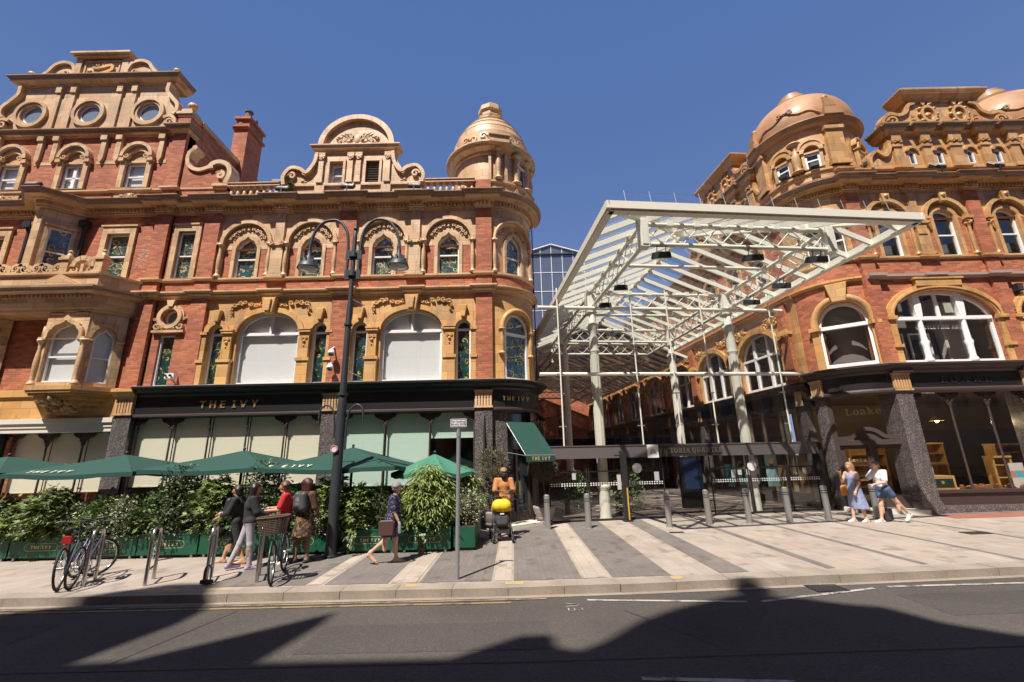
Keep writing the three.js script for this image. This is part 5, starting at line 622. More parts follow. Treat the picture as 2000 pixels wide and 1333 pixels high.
  mesh('corner_brick_band', bentWall(DX, DZ, DR + 0.03, DA, -0.1, 7.88, 8.56, null), M.brick, t, { uv: 1 });
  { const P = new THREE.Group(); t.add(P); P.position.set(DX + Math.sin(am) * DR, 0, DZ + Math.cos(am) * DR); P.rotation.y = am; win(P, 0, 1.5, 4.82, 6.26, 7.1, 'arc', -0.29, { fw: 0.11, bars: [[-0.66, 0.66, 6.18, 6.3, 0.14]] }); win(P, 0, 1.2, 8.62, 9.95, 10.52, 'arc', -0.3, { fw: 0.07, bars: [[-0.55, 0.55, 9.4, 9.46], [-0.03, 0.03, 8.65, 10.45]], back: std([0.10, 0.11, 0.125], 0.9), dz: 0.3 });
    mesh('keystone', [ext(poly([[-0.2, 7.05], [0.2, 7.05], [0.32, 7.72], [-0.32, 7.72]]), 0.2, 0.02, 0.02)], M.ochre, P);
    mesh('photo_print', [bx(-0.42, 0.42, 4.9, 6.1, -0.95, -0.92)], new THREE.MeshStandardMaterial({ roughness: 0.5, map: (() => { const cv = document.createElement('canvas'); cv.width = 128; cv.height = 160; const x = cv.getContext('2d'), r = rngOf(3); x.fillStyle = '#141414'; x.fillRect(0, 0, 128, 160); for (let i = 0; i < 60; i++) { x.fillStyle = `rgba(${200 + r() * 50 | 0},${200 + r() * 50 | 0},200,${0.1 + r() * 0.5})`; x.beginPath(); x.ellipse(r() * 128, 20 + r() * 60, 1 + r() * 5, 1 + r() * 4, 0, 0, 7); x.fill(); } x.strokeStyle = 'rgba(220,220,220,0.5)'; for (let i = 0; i < 26; i++) { x.beginPath(); x.moveTo(64 + (r() - 0.5) * 20, 95); x.lineTo(r() * 128, 160); x.stroke(); } x.fillStyle = '#ddd'; x.fillRect(10, 84, 108, 3); const tx = new THREE.CanvasTexture(cv); tx.colorSpace = THREE.SRGBColorSpace; tx.wrapS = tx.wrapT = THREE.RepeatWrapping; tx.repeat.set(1 / 0.84, 1 / 1.2); tx.offset.set(0.5, -4.9 / 1.2); return tx; })() }), P);
    mesh('print_frame', [bx(-0.5, -0.42, 4.82, 6.18, -0.96, -0.88), bx(0.42, 0.5, 4.82, 6.18, -0.96, -0.88), bx(-0.42, 0.42, 6.1, 6.18, -0.96, -0.88)], std([0.25, 0.25, 0.25], 0.5), P); flat(P); }
  { const pts = []; for (let i = 0; i <= 20; i++) { const f = Math.PI * i / 20, a = am - Math.cos(f) * 0.5, y = 6.26 + Math.sin(f) * 0.97; pts.push([DX + Math.sin(a) * (DR + 0.03), y, DZ + Math.cos(a) * (DR + 0.03)]); } mesh('arch_moulding', tube(pts, 0.13, 40, 8), M.ochre, t); for (const a of [am - 0.5, am + 0.5]) { mesh('arch_jamb', bentWall(DX, DZ, DR + 0.06, a - 0.075, a + 0.075, 4.76, 6.3, null, 0.1, 3), M.ochre, t, { uv: 1 }); const b = box(0.32, 0.14, 0.24, 0, 6.24, DR + 0.04); b.rotateY(a); b.translate(DX, 0, DZ); mesh('impost', b, M.ochre, t); } }
  { const pts = []; for (let i = 0; i <= 20; i++) { const f = Math.PI * i / 20, a = am - Math.cos(f) * 0.42, y = 9.95 + Math.sin(f) * 0.7; pts.push([DX + Math.sin(a) * (DR + 0.03), y, DZ + Math.cos(a) * (DR + 0.03)]); } mesh('arch_moulding', tube(pts, 0.1, 40, 8), o, t); }
  const back = L => [DX + Math.sin(DA) * DR - 0.1062 * L, DZ + Math.cos(DA) * DR - 0.9943 * L];
  const brk = piers.map(([a, b]) => [a, b, 0.12]).concat([[14.4, 14.9, 0.08]]).sort((p, q) => p[0] - q[0]), arcP = arcPath(DX, DZ, DR + 0.02, DA, -0.175, 16);
  const plan = [...arcP, ...breaks(12.22, 21.42, 0.02, brk).slice(1)];
  mesh('cornice', sweep(plan, offs(CORN, 11.14)), o, t); mesh('cornice_coping', sweep(plan, offs(COPE, 11.14)), M.weathered, t); { const g = []; for (let i = 0; i < 24; i++) { const a = -1.45 + i * 0.055, b = box(0.055, 0.11, 0.1); b.rotateY(a); b.translate(DX + Math.sin(a) * (DR + 0.1), 11.32, DZ + Math.cos(a) * (DR + 0.1)); g.push(b); } let prev = 12.24; for (const [a, b, q] of brk) { g.push(dentils(prev + 0.02, Math.max(prev + 0.1, a - 0.02), 11.27, 11.38, 0.06, 0.155), dentils(a, b, 11.27, 11.38, 0.06 + q, 0.155 + q)); prev = b; } mesh('dentil_course', g, o, t); }
  mesh('sill_course', sweep(plan, offs(SILL, 8.47)), o, t);
  mesh('string_course', sweep(breaks(12.3, 21.42, 0.02, [[12.3, 12.78, 0.12], ...brk.slice(1)]).slice(1), offs([[-0.2, 0], [0.05, 0], [0.09, 0.05], [0.14, 0.07], [0.14, 0.16], [-0.2, 0.17]], 7.74)), std([0.33, 0.25, 0.22], 0.7), t);
  mesh('corner_string_course', sweep(arcP, offs([[-0.2, 0], [0.05, 0], [0.08, 0.05], [0.12, 0.07], [0.12, 0.14], [-0.2, 0.16]], 7.74)), M.ochre, t);
  mesh('attic_band', [bx(12.3, 21.4, 11.66, 12.05, -0.3, 0.04), ...piers.map(([a, b]) => bx(a, b, 11.66, 12.05, 0.041, 0.13))], M.brick, t); mesh('attic_coping', sweep(plan, [[-0.3, 12.05], [0.06, 12.05], [0.1, 12.1], [0.1, 12.15], [-0.3, 12.17]]), o, t);
  mesh('corner_attic_band', bentWall(DX, DZ, DR + 0.02, DA, -0.1, 11.6, 12.1, null), o, t, { uv: 1 });
  { const g = []; for (const a of [-1.15, -0.75, -0.35]) { const b = box(0.5, 0.06, 0.08, 0, 11.9, DR + 0.04); b.rotateY(a); b.translate(DX, 0, DZ); g.push(b); const c = box(0.14, 0.14, 0.08, 0, 11.82, DR + 0.04); c.rotateY(a + 0.2); c.translate(DX, 0, DZ); g.push(c); } mesh('attic_relief', g, o, t); }
  pairGable(t, c0, 0, o);
  mesh('gable_roof', (() => { const r = new THREE.Shape(); r.moveTo(c0 - 3.2, 12.0); r.lineTo(c0 + 3.2, 12.0); r.lineTo(c0, 15.2); r.closePath(); return ext(r, 8, -8.4); })(), M.slate, t);
  // domes
  for (const [cx, k] of [[DX, 0], [mir(DX), 1]]) {
    const L = (pts, n = 48, cr = 0.7) => { const g = lathe(pts, n); g.translate(cx, 0, DZ); return toCreasedNormals(g, cr); };
    mesh('dome_drum', L([[1.82, 11.9], [1.82, 12.15], [1.9, 12.2], [1.9, 12.28], [1.78, 12.32], [1.78, 14.1]]), o, t);
    mesh('drum_cornice', L([[1.78, 13.98], [1.84, 14.02], [1.88, 14.12], [2.0, 14.2], [2.06, 14.3], [2.1, 14.36], [2.1, 14.42], [1.9, 14.5]], 48, 0.4), M.glaze, t);
    mesh('dome', L([[1.86, 14.48], [1.92, 14.72], [1.91, 15.0], [1.83, 15.34], [1.68, 15.66], [1.45, 15.96], [1.15, 16.22], [0.82, 16.42], [0.5, 16.54]]), M.glaze, t); mesh('dome_finial', L([[0.66, 16.46], [0.68, 16.62], [0.58, 16.68], [0.54, 16.86], [0.42, 16.92], [0.4, 17.06], [0.24, 17.14], [0, 17.16]], 32, 0.4), M.glaze, t);
    const on = (a, y, r, g) => { g.translate(0, y, r); g.rotateY(a); g.translate(cx, 0, DZ); return g; };
    for (const a of [-1.62, -0.05, 1.5]) { mesh('dome_pier', [on(a, 14.5, 1.95, box(0.7, 0.2, 0.4)), on(a, 14.72, 1.92, box(0.5, 0.2, 0.26)), on(a, 14.92, 1.94, box(0.4, 0.14, 0.2)), on(a, 15.1, 1.9, box(0.34, 0.16, 0.2)), on(a, 15.24, 1.84, box(0.26, 0.14, 0.18)), on(a, 15.38, 1.8, sph(0.13, 0, 0, 0, 10, 8))], M.glaze, t); mesh('drum_pier', [on(a, 13.2, 1.8, box(0.62, 1.7, 0.2)), on(a, 13.95, 1.84, box(0.72, 0.14, 0.26)), on(a, 12.42, 1.84, box(0.72, 0.14, 0.26))], o, t); }
    for (const a0 of [-0.83]) { const pts = []; for (let i = 0; i <= 16; i++) { const f = i / 16 * 2 - 1, a = a0 + f * 0.62, y = 14.7 + 0.36 * (1 - Math.abs(f)) + 0.06 * Math.cos(f * 9), r = 1.93; pts.push([cx + Math.sin(a) * r, y, DZ + Math.cos(a) * r]); } const sc = [tube(pts, 0.035, 40, 6)]; for (const s of [-1, 1]) { const v = volute(0, 0, 0.13, 0.04, s > 0 ? 3 : 0, 1.2, 0.06, 0.08, 0, -s); sc.push(on(a0 + s * 0.1, 15.08, 1.9, v)); } mesh('dome_scroll', sc, M.glaze, t); }
    for (const a of [-1.05, -0.52, 0.55]) { const g = new THREE.Group(); g.name = 'drum_window'; g.position.set(cx + Math.sin(a) * 1.78, 0, DZ + Math.cos(a) * 1.78); g.rotation.y = a; t.add(g); mesh('frame', [bx(-0.24, -0.17, 12.4, 13.0, -0.02, 0.08), bx(0.17, 0.24, 12.4, 13.0, -0.02, 0.08), bx(-0.17, 0.17, 12.68, 12.73, -0.02, 0.07), bx(-0.17, 0.17, 12.94, 13.0, -0.02, 0.07)], M.white, g); mesh('pane', bx(-0.18, 0.18, 12.4, 12.95, -0.01, 0.02), M.glassDark, g); mesh('hood', [bx(-0.34, -0.24, 12.35, 13.05, 0, 0.14), bx(0.24, 0.34, 12.35, 13.05, 0, 0.14), archMould(0, 13.05, 0.5, 0.25, 0.14, 0.2, 0), archMould(0, 13.2, 0.7, 0.35, 0.1, 0.16, 0), bx(-0.36, 0.36, 13.0, 13.07, 0, 0.15)], o, g); if (cx === DX) mesh('window_box', bx(-0.14, 0.14, 12.36, 12.5, 0.1, 0.3), M.blackMetal, g); }
    for (const a of [-0.79]) { const g = lathe(colProf(1.3, 0.16), 12); mesh('drum_colonnette', on(a, 12.35, 1.84, g), o, t); }
  }
  // shopfront
  const sp = [[...back(0)], ...arcPath(DX, DZ, DR + 0.06, DA, -0.17, 16), [12.25, 0.08], [21.4, 0.08]].slice(1);
  mesh('shop_fascia', sweep(sp, [[-0.3, 3.96], [0.02, 3.96], [0.02, 4.44], [-0.3, 4.44]]), M.black, t); mesh('shop_cornice', sweep(sp, [[-0.2, 4.44], [0.04, 4.44], [0.08, 4.5], [0.2, 4.55], [0.24, 4.63], [0.32, 4.67], [0.32, 4.72], [-0.2, 4.76]]), M.fasciaR, t); mesh('shop_cornice_flashing', sweep(sp, [[-0.2, 4.762], [0.33, 4.722], [0.33, 4.735], [-0.2, 4.78]]), M.lead, t); mesh('fascia_moulding', sweep(sp, [[-0.2, 3.78], [0.05, 3.78], [0.1, 3.84], [0.1, 3.9], [0.05, 3.96], [-0.2, 3.96]]), M.fasciaR, t);
  for (const [a, b] of [[12.3, 12.84], [16.5, 17.1]]) { const y = gy(a); mesh('granite_pier', [bx(a, b, 0, 3.86, -0.55, 0.14), bx(a - 0.03, b + 0.03, 0, y + 0.35, -0.57, 0.18)], M.granite, t); mesh('fluted_console', flutes(a, b, 3.9, 4.42, 0.17), M.buff, t); mesh('console_cap', bx(a - 0.06, b + 0.06, 4.43, 4.74, -0.2, 0.3), M.fasciaR, t); }
  { const l = spaced('LOAKE', 0.22, 0.06, 0.02, fontS, 1.2); l.forEach(g => { g.translate(14.7, 4.2, 0.1); mesh('dark_letter', g, std([0.03, 0.028, 0.026], 0.3), t); }); }
  shopfront(t, 12.86, 16.5, 3, 0.8, 3.78, -0.02, { mat: M.fasciaR }); shopfront(t, 17.1, 20.9, 3, 0.8, 3.78, -0.02, { mat: M.fasciaR }); mesh('granite_plinth', bx(12.86, 21.4, 0, 0.36, -0.1, 0.07), M.granite, t);
  // corner doorway
  { const P = new THREE.Group(); t.add(P); P.position.set(DX + Math.sin(am) * 1.35, 0, DZ + Math.cos(am) * 1.35); P.rotation.y = am; mesh('door_frame', [bx(-0.95, -0.82, 0, 3.8, -0.1, 0.1), bx(0.82, 0.95, 0, 3.8, -0.1, 0.1), bx(-0.05, 0.05, 0.2, 2.2, -0.08, 0.08), bx(-0.82, 0.82, 2.2, 2.36, -0.1, 0.12), ribbon([[-0.84, 2.42], [-0.45, 2.46], [-0.2, 2.66], [0, 2.72], [0.2, 2.66], [0.45, 2.46], [0.84, 2.42]], 0.12, 0.18, -0.06), ext(opening(new THREE.Shape(), 0, 0.8, 2.36, 2.37, 2.7, 'arc'), 0.1, -0.04)], M.sash, P); for (const s of [-1, 1]) { const d = mesh('door_leaf', [bx(s * 0.43 - 0.38, s * 0.43 - 0.28, 0.2, 2.2, -0.05, 0.03), bx(s * 0.43 + 0.28, s * 0.43 + 0.38, 0.2, 2.2, -0.05, 0.03), bx(s * 0.43 - 0.28, s * 0.43 + 0.28, 0.2, 0.62, -0.05, 0.03), bx(s * 0.43 - 0.28, s * 0.43 + 0.28, 2.08, 2.2, -0.05, 0.03)], M.sash, P); mesh('door_pane', bx(s * 0.43 - 0.28, s * 0.43 + 0.28, 0.62, 2.08, -0.02, -0.01), M.glass, d); mesh('door_handle', cyl(0.014, 0.014, 0.3, s * 0.12, 1.0, 0.07, 8), M.gold, d); }
    mesh('fanlight', bx(-0.82, 0.82, 2.74, 3.8, -0.02, -0.01), M.glass, P); spaced('Loake', 0.22, 0.03, 0.01, fontS).forEach(g => { g.translate(0, 3.3, 0.0); mesh('gold_letter', g, M.gold, P); }); spaced('Loake', 0.11, 0.015, 0.008, fontS).forEach(g => { g.translate(-0.42, 1.72, 0.0); mesh('gold_letter', g, M.goldPaint, P); }); mesh('door_step', ext(poly([[-1.0, 0.35], [1.0, 0.35], [1.05, -0.45], [-1.05, -0.45]]), 0.14, 0).rotateX(-Math.PI / 2).translate(0, gy(11.5), 0), M.stoneWhite, P); flat(P); }
  mesh('entrance_granite', [bentWall(DX, DZ, DR, DA, -1.2, 0, 3.86, null), bentWall(DX, DZ, DR + 0.02, -1.36, -1.2, 0, 3.86, null, 0.1, 3)], M.granite, t, { uv: 1 }); { const a = -1.3, g = merge(flutes(-0.22, 0.22, 3.9, 4.42, DR + 0.12)); g.rotateY(a); g.translate(DX, 0, DZ); mesh('fluted_console', g, M.buff, t); }
  // shop interior
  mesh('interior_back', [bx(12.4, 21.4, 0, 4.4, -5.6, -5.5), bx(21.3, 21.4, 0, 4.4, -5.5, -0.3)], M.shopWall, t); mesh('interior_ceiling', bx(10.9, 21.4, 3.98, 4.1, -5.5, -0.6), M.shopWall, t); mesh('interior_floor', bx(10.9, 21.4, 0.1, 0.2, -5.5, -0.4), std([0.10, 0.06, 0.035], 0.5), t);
  mesh('building_core', [bx(12.6, 21.3, 4.6, 11.6, -9, -1.45), cyl(1.05, 1.05, 7.2, DX, 4.4, DZ, 24), cyl(1.05, 1.05, 7.2, mir(DX), 4.4, DZ, 24)], M.darkRoom, t); mesh('roof_deck', bx(12.4, 21.4, 11.62, 11.68, -9, -0.3), M.lead, t);
}
// things in the shoe shop
{
  const cab = (x, z, ry, w, h, label) => { const t = thing('shelf_cabinet', label, 'cabinet', [x, 0.2, z], ry, 'shop cabinets'); mesh('carcass', [bx(-w / 2, -w / 2 + 0.05, 0, h, -0.35, 0), bx(w / 2 - 0.05, w / 2, 0, h, -0.35, 0), bx(-w / 2, w / 2, h, h + 0.06, -0.38, 0.03), bx(-w / 2 + 0.05, w / 2 - 0.05, 0, h, -0.35, -0.33), bx(-w / 2 + 0.05, w / 2 - 0.05, 0, 0.1, -0.33, 0)], M.wood, t); for (let y = 0.45; y < h - 0.1; y += 0.4) { mesh('shelf', bx(-w / 2 + 0.05, w / 2 - 0.05, y, y + 0.03, -0.33, 0), M.wood, t); } };
  cab(13.7, -3.4, 0, 1.4, 2.2, 'tall wooden shelf unit at the back of the shop, leftmost'); cab(15.2, -2.6, 0, 1.5, 2.0, 'tall wooden shelf unit at the back of the shop, middle'); cab(16.9, -1.25, 0.1, 1.1, 1.9, 'wooden cabinet with shoe shelves nearest the window');
  cab(16.15, -0.9, -0.15, 0.55, 1.5, 'narrow wooden shoe stand close behind the shop window'); cab(14.5, -1.5, 0.1, 0.9, 1.3, 'low wooden shelf unit behind the row of shoes');
  const tb = thing('display_counter', 'low wooden display box with dark green panel in the shop window', 'counter', [13.45, 0.78, -0.55]); mesh('box', bx(-0.42, 0.42, 0, 0.42, -0.25, 0.25), M.wood, tb); mesh('panel', bx(-0.34, 0.34, 0.07, 0.33, 0.25, 0.262), std([0.015, 0.03, 0.02], 0.4), tb); mesh('panel_emblem', cyl(0.05, 0.05, 0.01, 0, 0, 0, 16).rotateX(Math.PI / 2).translate(0, 0.22, 0.262), M.gold, tb); mesh('window_bed', bx(-0.55, 3.0, -0.02, 0, -0.5, 0.4), M.wood, tb);
  const bk = thing('price_card', 'small pink card standing on the display box', 'card', [13.35, 1.2, -0.5], 0.2); mesh('card', bx(-0.1, 0.1, 0, 0.26, -0.01, 0.01), std([0.6, 0.25, 0.24], 0.8), bk);
  const shoe = thing('shoe', 'brown leather shoe in the shop window, first from the display box', 'shoe', [14.15, 0.79, -0.4], 0.5, 'shoes in the shop window'); { const s = new THREE.Shape(); s.moveTo(-0.14, 0); s.lineTo(0.15, 0); s.quadraticCurveTo(0.18, 0.05, 0.1, 0.07); s.quadraticCurveTo(0.0, 0.1, -0.03, 0.13); s.lineTo(-0.13, 0.13); s.quadraticCurveTo(-0.16, 0.06, -0.14, 0); mesh('upper', ext(s, 0.09, -0.045, 0.02), M.terracottaShoe, shoe); mesh('sole', bx(-0.15, 0.16, -0.01, 0.012, -0.05, 0.05), M.rubber, shoe); }
  const rr = rngOf(31), nth = ['second', 'third', 'fourth', 'fifth', 'sixth', 'seventh', 'eighth', 'ninth', 'tenth', 'eleventh']; for (let i = 0; i < 10; i++) copy(shoe, [14.36 + i * 0.2, 0.79, -0.3 - (i % 2) * 0.25], rr() * 3, 'brown leather shoe in the shop window, ' + nth[i] + ' from the display box', 'shoes in the shop window');
  const poster = thing('blue_poster', 'pale poster with a turquoise splash leaning in the shop window', 'poster', [15.95, 0.79, -0.35], 0.1); mesh('sheet', bx(-0.25, 0.25, 0, 0.75, -0.01, 0.01), new THREE.MeshStandardMaterial({ roughness: 0.7, map: dataTex(64, 64, (u, v) => { const n = fbm(u, v, 3, 3, 6); return v > 0.4 && v < 0.68 ? mixc([0.05, 0.4, 0.5], [0.5, 0.2, 0.15], n > 0.55 ? 1 : 0) : [0.55, 0.5, 0.46]; }, [0.5, 0.75]) }), poster);
  for (const [x, z, l] of [[13.6, -1.6, 'small brass pendant lamp left in the shop window'], [15.2, -1.8, 'brass pendant lamp in the middle of the shop window'], [11.9, -2.6, 'brass pendant lamp behind the corner door']]) { const p = thing('pendant_lamp', l, 'lamp', [x, 3.0, z], 0, 'pendant lamps in the shoe shop'); mesh('shade', lathe([[0.04, 0.18], [0.08, 0.16], [0.2, 0.02], [0.21, 0], [0.19, 0.02], [0.07, 0.14]], 18), std([0.35, 0.24, 0.1], 0.4, { side: THREE.DoubleSide, metalness: 0.5 }), p); mesh('cord', cyl(0.006, 0.006, 0.82, 0, 0.17, 0, 5), M.blackMetal, p); mesh('bulb', sph(0.07, 0, 0.02, 0, 10, 8), std([1, 0.8, 0.5], 0.6, { emissive: C(1, 0.72, 0.36), emissiveIntensity: 6 }), p); const li = new THREE.PointLight(C(1, 0.76, 0.45), 1.6, 0, 2); li.position.set(0, -0.08, 0); li.castShadow = true; li.shadow.radius = 3; p.add(li); }
}
// ---------------------------------------------------------------- the range along the right side of the arcade, its far end, the glazed block behind
const PSI = -1.4644;
{
  const t = thing('arcade_range', 'long terracotta and brick range with tall white windows along the right of the arcade', 'building', [DX + Math.sin(DA) * DR, 0, DZ + Math.cos(DA) * DR], PSI), o = M.ochre2, L = -31;
  const cs = []; for (let k = 0; k < 8; k++) cs.push(-2.5 - k * 3.6);
  mesh('first_floor_wall', wall(L, 0, 4.5, 7.62, cs.map(c => [c, 2.6, 4.56, 5.95, 6.95]), 0.34, -0.32), o, t);
  cs.forEach((c, k) => { mesh('arch_moulding', archMould(c, 5.95, 2.6, 1.0, 0.2, 0.1, 0.02), M.ochre, t); mesh('brick_pier', bx(c + 1.56, c + 2.04, 4.5, 7.6, 0.02, 0.14), M.brick, t); mesh('pier_capital', [bx(c + 1.5, c + 2.1, 6.4, 6.52, 0.02, 0.24), bx(c + 1.56, c + 2.04, 6.52, 6.62, 0.14, 0.2), volute(c + 1.62, 6.34, 0.12, 0.03, 0, 1.2, 0.05, 0.12, 0.12, 1), volute(c + 1.98, 6.34, 0.12, 0.03, 3, 1.2, 0.05, 0.12, 0.12, -1)], M.ochre, t);
    mesh('spandrel_carving', [...carving(c - 1.05, 7.2, 0.8, 0.5, 0.02, 500 + k, 0.8), ...carving(c + 1.05, 7.2, 0.8, 0.5, 0.02, 520 + k, 0.8)], M.ochre, t);
    win(t, c, 2.6, 4.58, 5.95, 6.95, 'arc', -0.2, { fw: 0.1, bars: [[c - 1.26, c + 1.26, 5.9, 5.99, 0.1], [c - 0.5, c - 0.38, 4.6, 6.9, 0.1], [c + 0.38, c + 0.5, 4.6, 6.9, 0.1]], pane: M.glass, back: std([0.13, 0.14, 0.14], 0.9), dz: 0.5, backName: 'room_wall' });
    mesh('shop_frame', [bx(c - 1.75, c - 1.6, 0, 3.6, -0.15, 0.05), bx(c + 1.6, c + 1.75, 0, 3.6, -0.15, 0.05), bx(c - 1.6, c + 1.6, 0, 0.55, -0.12, 0.02), bx(c - 0.55, c - 0.49, 0.55, 3.6, -0.1, 0.02), bx(c + 0.49, c + 0.55, 0.55, 3.6, -0.1, 0.02)], M.sash, t); mesh('shop_pane', bx(c - 1.6, c + 1.6, 0.55, 3.6, -0.08, -0.07), M.glass, t); mesh('shop_pilaster', [bx(c + 1.76, c + 2.1, 0, 3.6, -0.2, 0.06)], M.granite, t); mesh('shop_console', bx(c + 1.76, c + 2.1, 3.66, 4.2, 0.05, 0.14), M.buff, t);
    mesh('shop_display', [bx(c - 1.2, c - 0.2, 0.5, 1.5, -0.9, -0.5), bx(c + 0.2, c + 1.1, 0.5, 1.9, -1.1, -0.7)], [M.wood, std([0.02, 0.12, 0.09], 0.7), std([0.25, 0.22, 0.2], 0.8), M.darkRoom][k % 4], t); });
  mesh('fascia', sweep([[L, 0.02], [0, 0.02]], [[-0.3, 3.6], [0.1, 3.6], [0.1, 4.2], [0.3, 4.34], [0.3, 4.42], [-0.3, 4.48]]), M.black, t);
  const c2 = []; for (const c of cs) c2.push(c - 0.85, c + 0.85);
  mesh('second_floor_wall', wall(L, 0, 7.62, 11.2, c2.map(c => [c, 0.95, 8.6, 10.0, 10.5]), 0.34, -0.32), M.brick, t); for (const c of c2) { mesh('window_surround', [archMould(c, 10.0, 0.95, 0.5, 0.16, 0.1, 0.02), bx(c - 0.64, c - 0.48, 8.55, 10.0, 0.02, 0.1), bx(c + 0.48, c + 0.64, 8.55, 10.0, 0.02, 0.1)], o, t); win(t, c, 0.95, 8.6, 10.0, 10.5, 'arc', -0.26, { fw: 0.07, bars: [[c - 0.42, c + 0.42, 9.4, 9.46]], pane: M.glassDark }); }
  for (const [y, p] of [[7.6, STR], [8.44, SILL], [11.14, CORN]]) mesh(y > 11 ? 'cornice' : 'string_course', sweep([[L, 0.02], [0, 0.02]], offs(p, y)), o, t); mesh('cornice_coping', sweep([[L, 0.02], [0, 0.02]], offs(COPE, 11.14)), M.weathered, t);
  mesh('attic_band', bx(L, 0, 11.66, 12.1, -0.3, 0.03), M.brick, t); pairGable(t, -3.3, 0, o); mesh('gable_roof', (() => { const r = new THREE.Shape(); r.moveTo(-6.3, 12.0); r.lineTo(-0.3, 12.0); r.lineTo(-3.3, 15.0); r.closePath(); return ext(r, 4, -4.4); })(), M.slate, t);
  mesh('inner_wall', [bx(L, -3.6, 0, 11.6, -1.7, -1.6), bx(L, -0.1, 4.4, 11.6, -1.1, -0.95), bx(L, -1.2, 3.62, 3.72, -1.6, -0.3)], M.darkRoom, t);
}
const ARC = [5.763, 0, 0], PHI = 0.1065;
{ // left side of the arcade and its far end, mostly in shade
  const t = thing('arcade_end_building', 'dark brick and glass facade closing the far end of the arcade', 'building', ARC, PHI);
  mesh('end_wall', wall(-6, 6, 0, 12, [[-2.6, 1.3, 3.9, 5.6, 6.2], [0, 1.3, 3.9, 5.6, 6.2], [2.6, 1.3, 3.9, 5.6, 6.2], [0, 3.2, 0.3, 2.6, 3.2, 'rect']], 0.3, -31), M.brick, t); mesh('end_backing', bx(-6, 6, 0, 12, -31.6, -31.5), M.darkRoom, t); mesh('end_fascia', bx(-6, 6, 3.3, 3.8, -30.72, -30.6), M.black, t);
  for (const x of [-2.6, 0, 2.6]) win(t, x, 1.3, 3.9, 5.6, 6.2, 'arc', -31, { fw: 0.09, bars: [[x - 0.03, x + 0.03, 3.95, 6.1]], pane: M.glassDark });
}
{ const t = thing('glazed_block', 'glazed block with a low white framed gable rising behind the corner turret', 'building', [4.9, 0, -34]); const w = 3.9, y0 = 9, y1 = 25.6, ap = 26.8, g = [];
  for (let i = 0; i < 6; i++) { const x = lerp(-w, w, i / 6), x1 = lerp(-w, w, (i + 1) / 6); for (let j = 0; j < 7; j++) { const ya = lerp(y0, y1, j / 7), yb = lerp(y0, y1, (j + 1) / 7); mesh('pane', bx(x + 0.03, x1 - 0.03, ya + 0.03, yb - 0.03, -0.02, 0), M.glassBlock || (M.glassBlock = new THREE.MeshPhysicalMaterial({ color: C(0.09, 0.11, 0.16), roughness: 0.12, clearcoat: 1, clearcoatRoughness: 0.05 })), t); } }
  for (let i = 0; i <= 6; i++) mesh('mullion', bx(lerp(-w, w, i / 6) - 0.03, lerp(-w, w, i / 6) + 0.03, y0, y1 + (ap - y1) * (1 - Math.abs(i - 3) / 3) - 0.02, -0.05, 0.05), M.white, t); for (let j = 0; j <= 7; j++) mesh('transom', bx(-w, w, lerp(y0, y1, j / 7) - 0.03, lerp(y0, y1, j / 7) + 0.03, -0.04, 0.045), M.white, t);
  mesh('eaves', bx(-w - 0.1, w + 0.1, y1 - 0.06, y1 + 0.06, 0.045, 0.2), M.greyMetal, t); mesh('gable_pane', ext(poly([[-w, y1], [w, y1], [0, ap]]), 0.02, -0.02), M.glassBlock, t); mesh('verge', [beam([-w - 0.2, y1 - 0.04, 0.1], [0, ap + 0.06, 0.1], 0.2, 0.1), beam([w + 0.2, y1 - 0.04, 0.1], [0, ap + 0.06, 0.1], 0.2, 0.1)], M.white, t); mesh('roof', [beam([-w - 0.1, y1 - 0.04, -3], [0, ap + 0.04, -3], 5.8, 0.05), beam([w + 0.1, y1 - 0.04, -3], [0, ap + 0.04, -3], 5.8, 0.05)], M.glassBlock, t); mesh('body', bx(-w, w, 0, y1 - 0.1, -6, -0.1), M.darkRoom, t); }
// ---------------------------------------------------------------- the glass canopy over the arcade mouth (own frame: x across, z towards the street)
const EU = 4.04, EY = 7.6, RY = 9.2, WF = 4.9, WB = -8.9, SL = (RY - EY) / EU, TU = 2.65, TB = 7.3, TT = 7.98, TF = 3.55;
function lattice(a, b, y0, y1, pitch = 0.52) { // crossing bent bars between two chords
  const A = V3(...a), B = V3(...b), L = A.distanceTo(B), n = Math.round(L / pitch), g = [], P = (t, y) => { const p = A.clone().lerp(B, t); return [p.x, y, p.z]; }, h = y1 - y0;
  for (let i = 0; i < n; i++) for (const s of [0, 1]) { const ya = s ? y1 : y0, yb = s ? y0 : y1, t0 = i / n, d = 1 / n; g.push(bar(P(t0 + d * 0.12, lerp(ya, yb, 0.08)), P(t0 + d * 0.88, lerp(ya, yb, 0.92)), 0.017, 4)); g.push(bar(P(t0 - (i ? d * 0.12 : 0), lerp(ya, yb, 0.08)), P(t0 + d * 0.12, lerp(ya, yb, 0.08)), 0.016, 4)); }
  return g;
}
const BRK = triUV(prep(box(0.16, 0.15, 0.16)));
function truss(parent, a, b, y0 = TB, y1 = TT) { const q = (p, y) => [p[0], y, p[2]], t = mesh('truss', [bar(q(a, y0 + 0.05), q(b, y0 + 0.05), 0.062, 8), bar(q(a, y1 - 0.05), q(b, y1 - 0.05), 0.062, 8)], M.cream, parent); mesh('lattice', lattice(a, b, y0 + 0.1, y1 - 0.1), M.cream, t);
  const A = V3(...a), B = V3(...b), n = Math.max(2, Math.round(A.distanceTo(B) / 0.8)), g = []; for (let i = 0; i <= n; i++) { const p = A.clone().lerp(B, i / n); const m = new THREE.Mesh(BRK, M.cream); m.name = 'chord_bracket'; m.position.set(p.x, y1 - 0.02, p.z); t.add(m); } return t; }
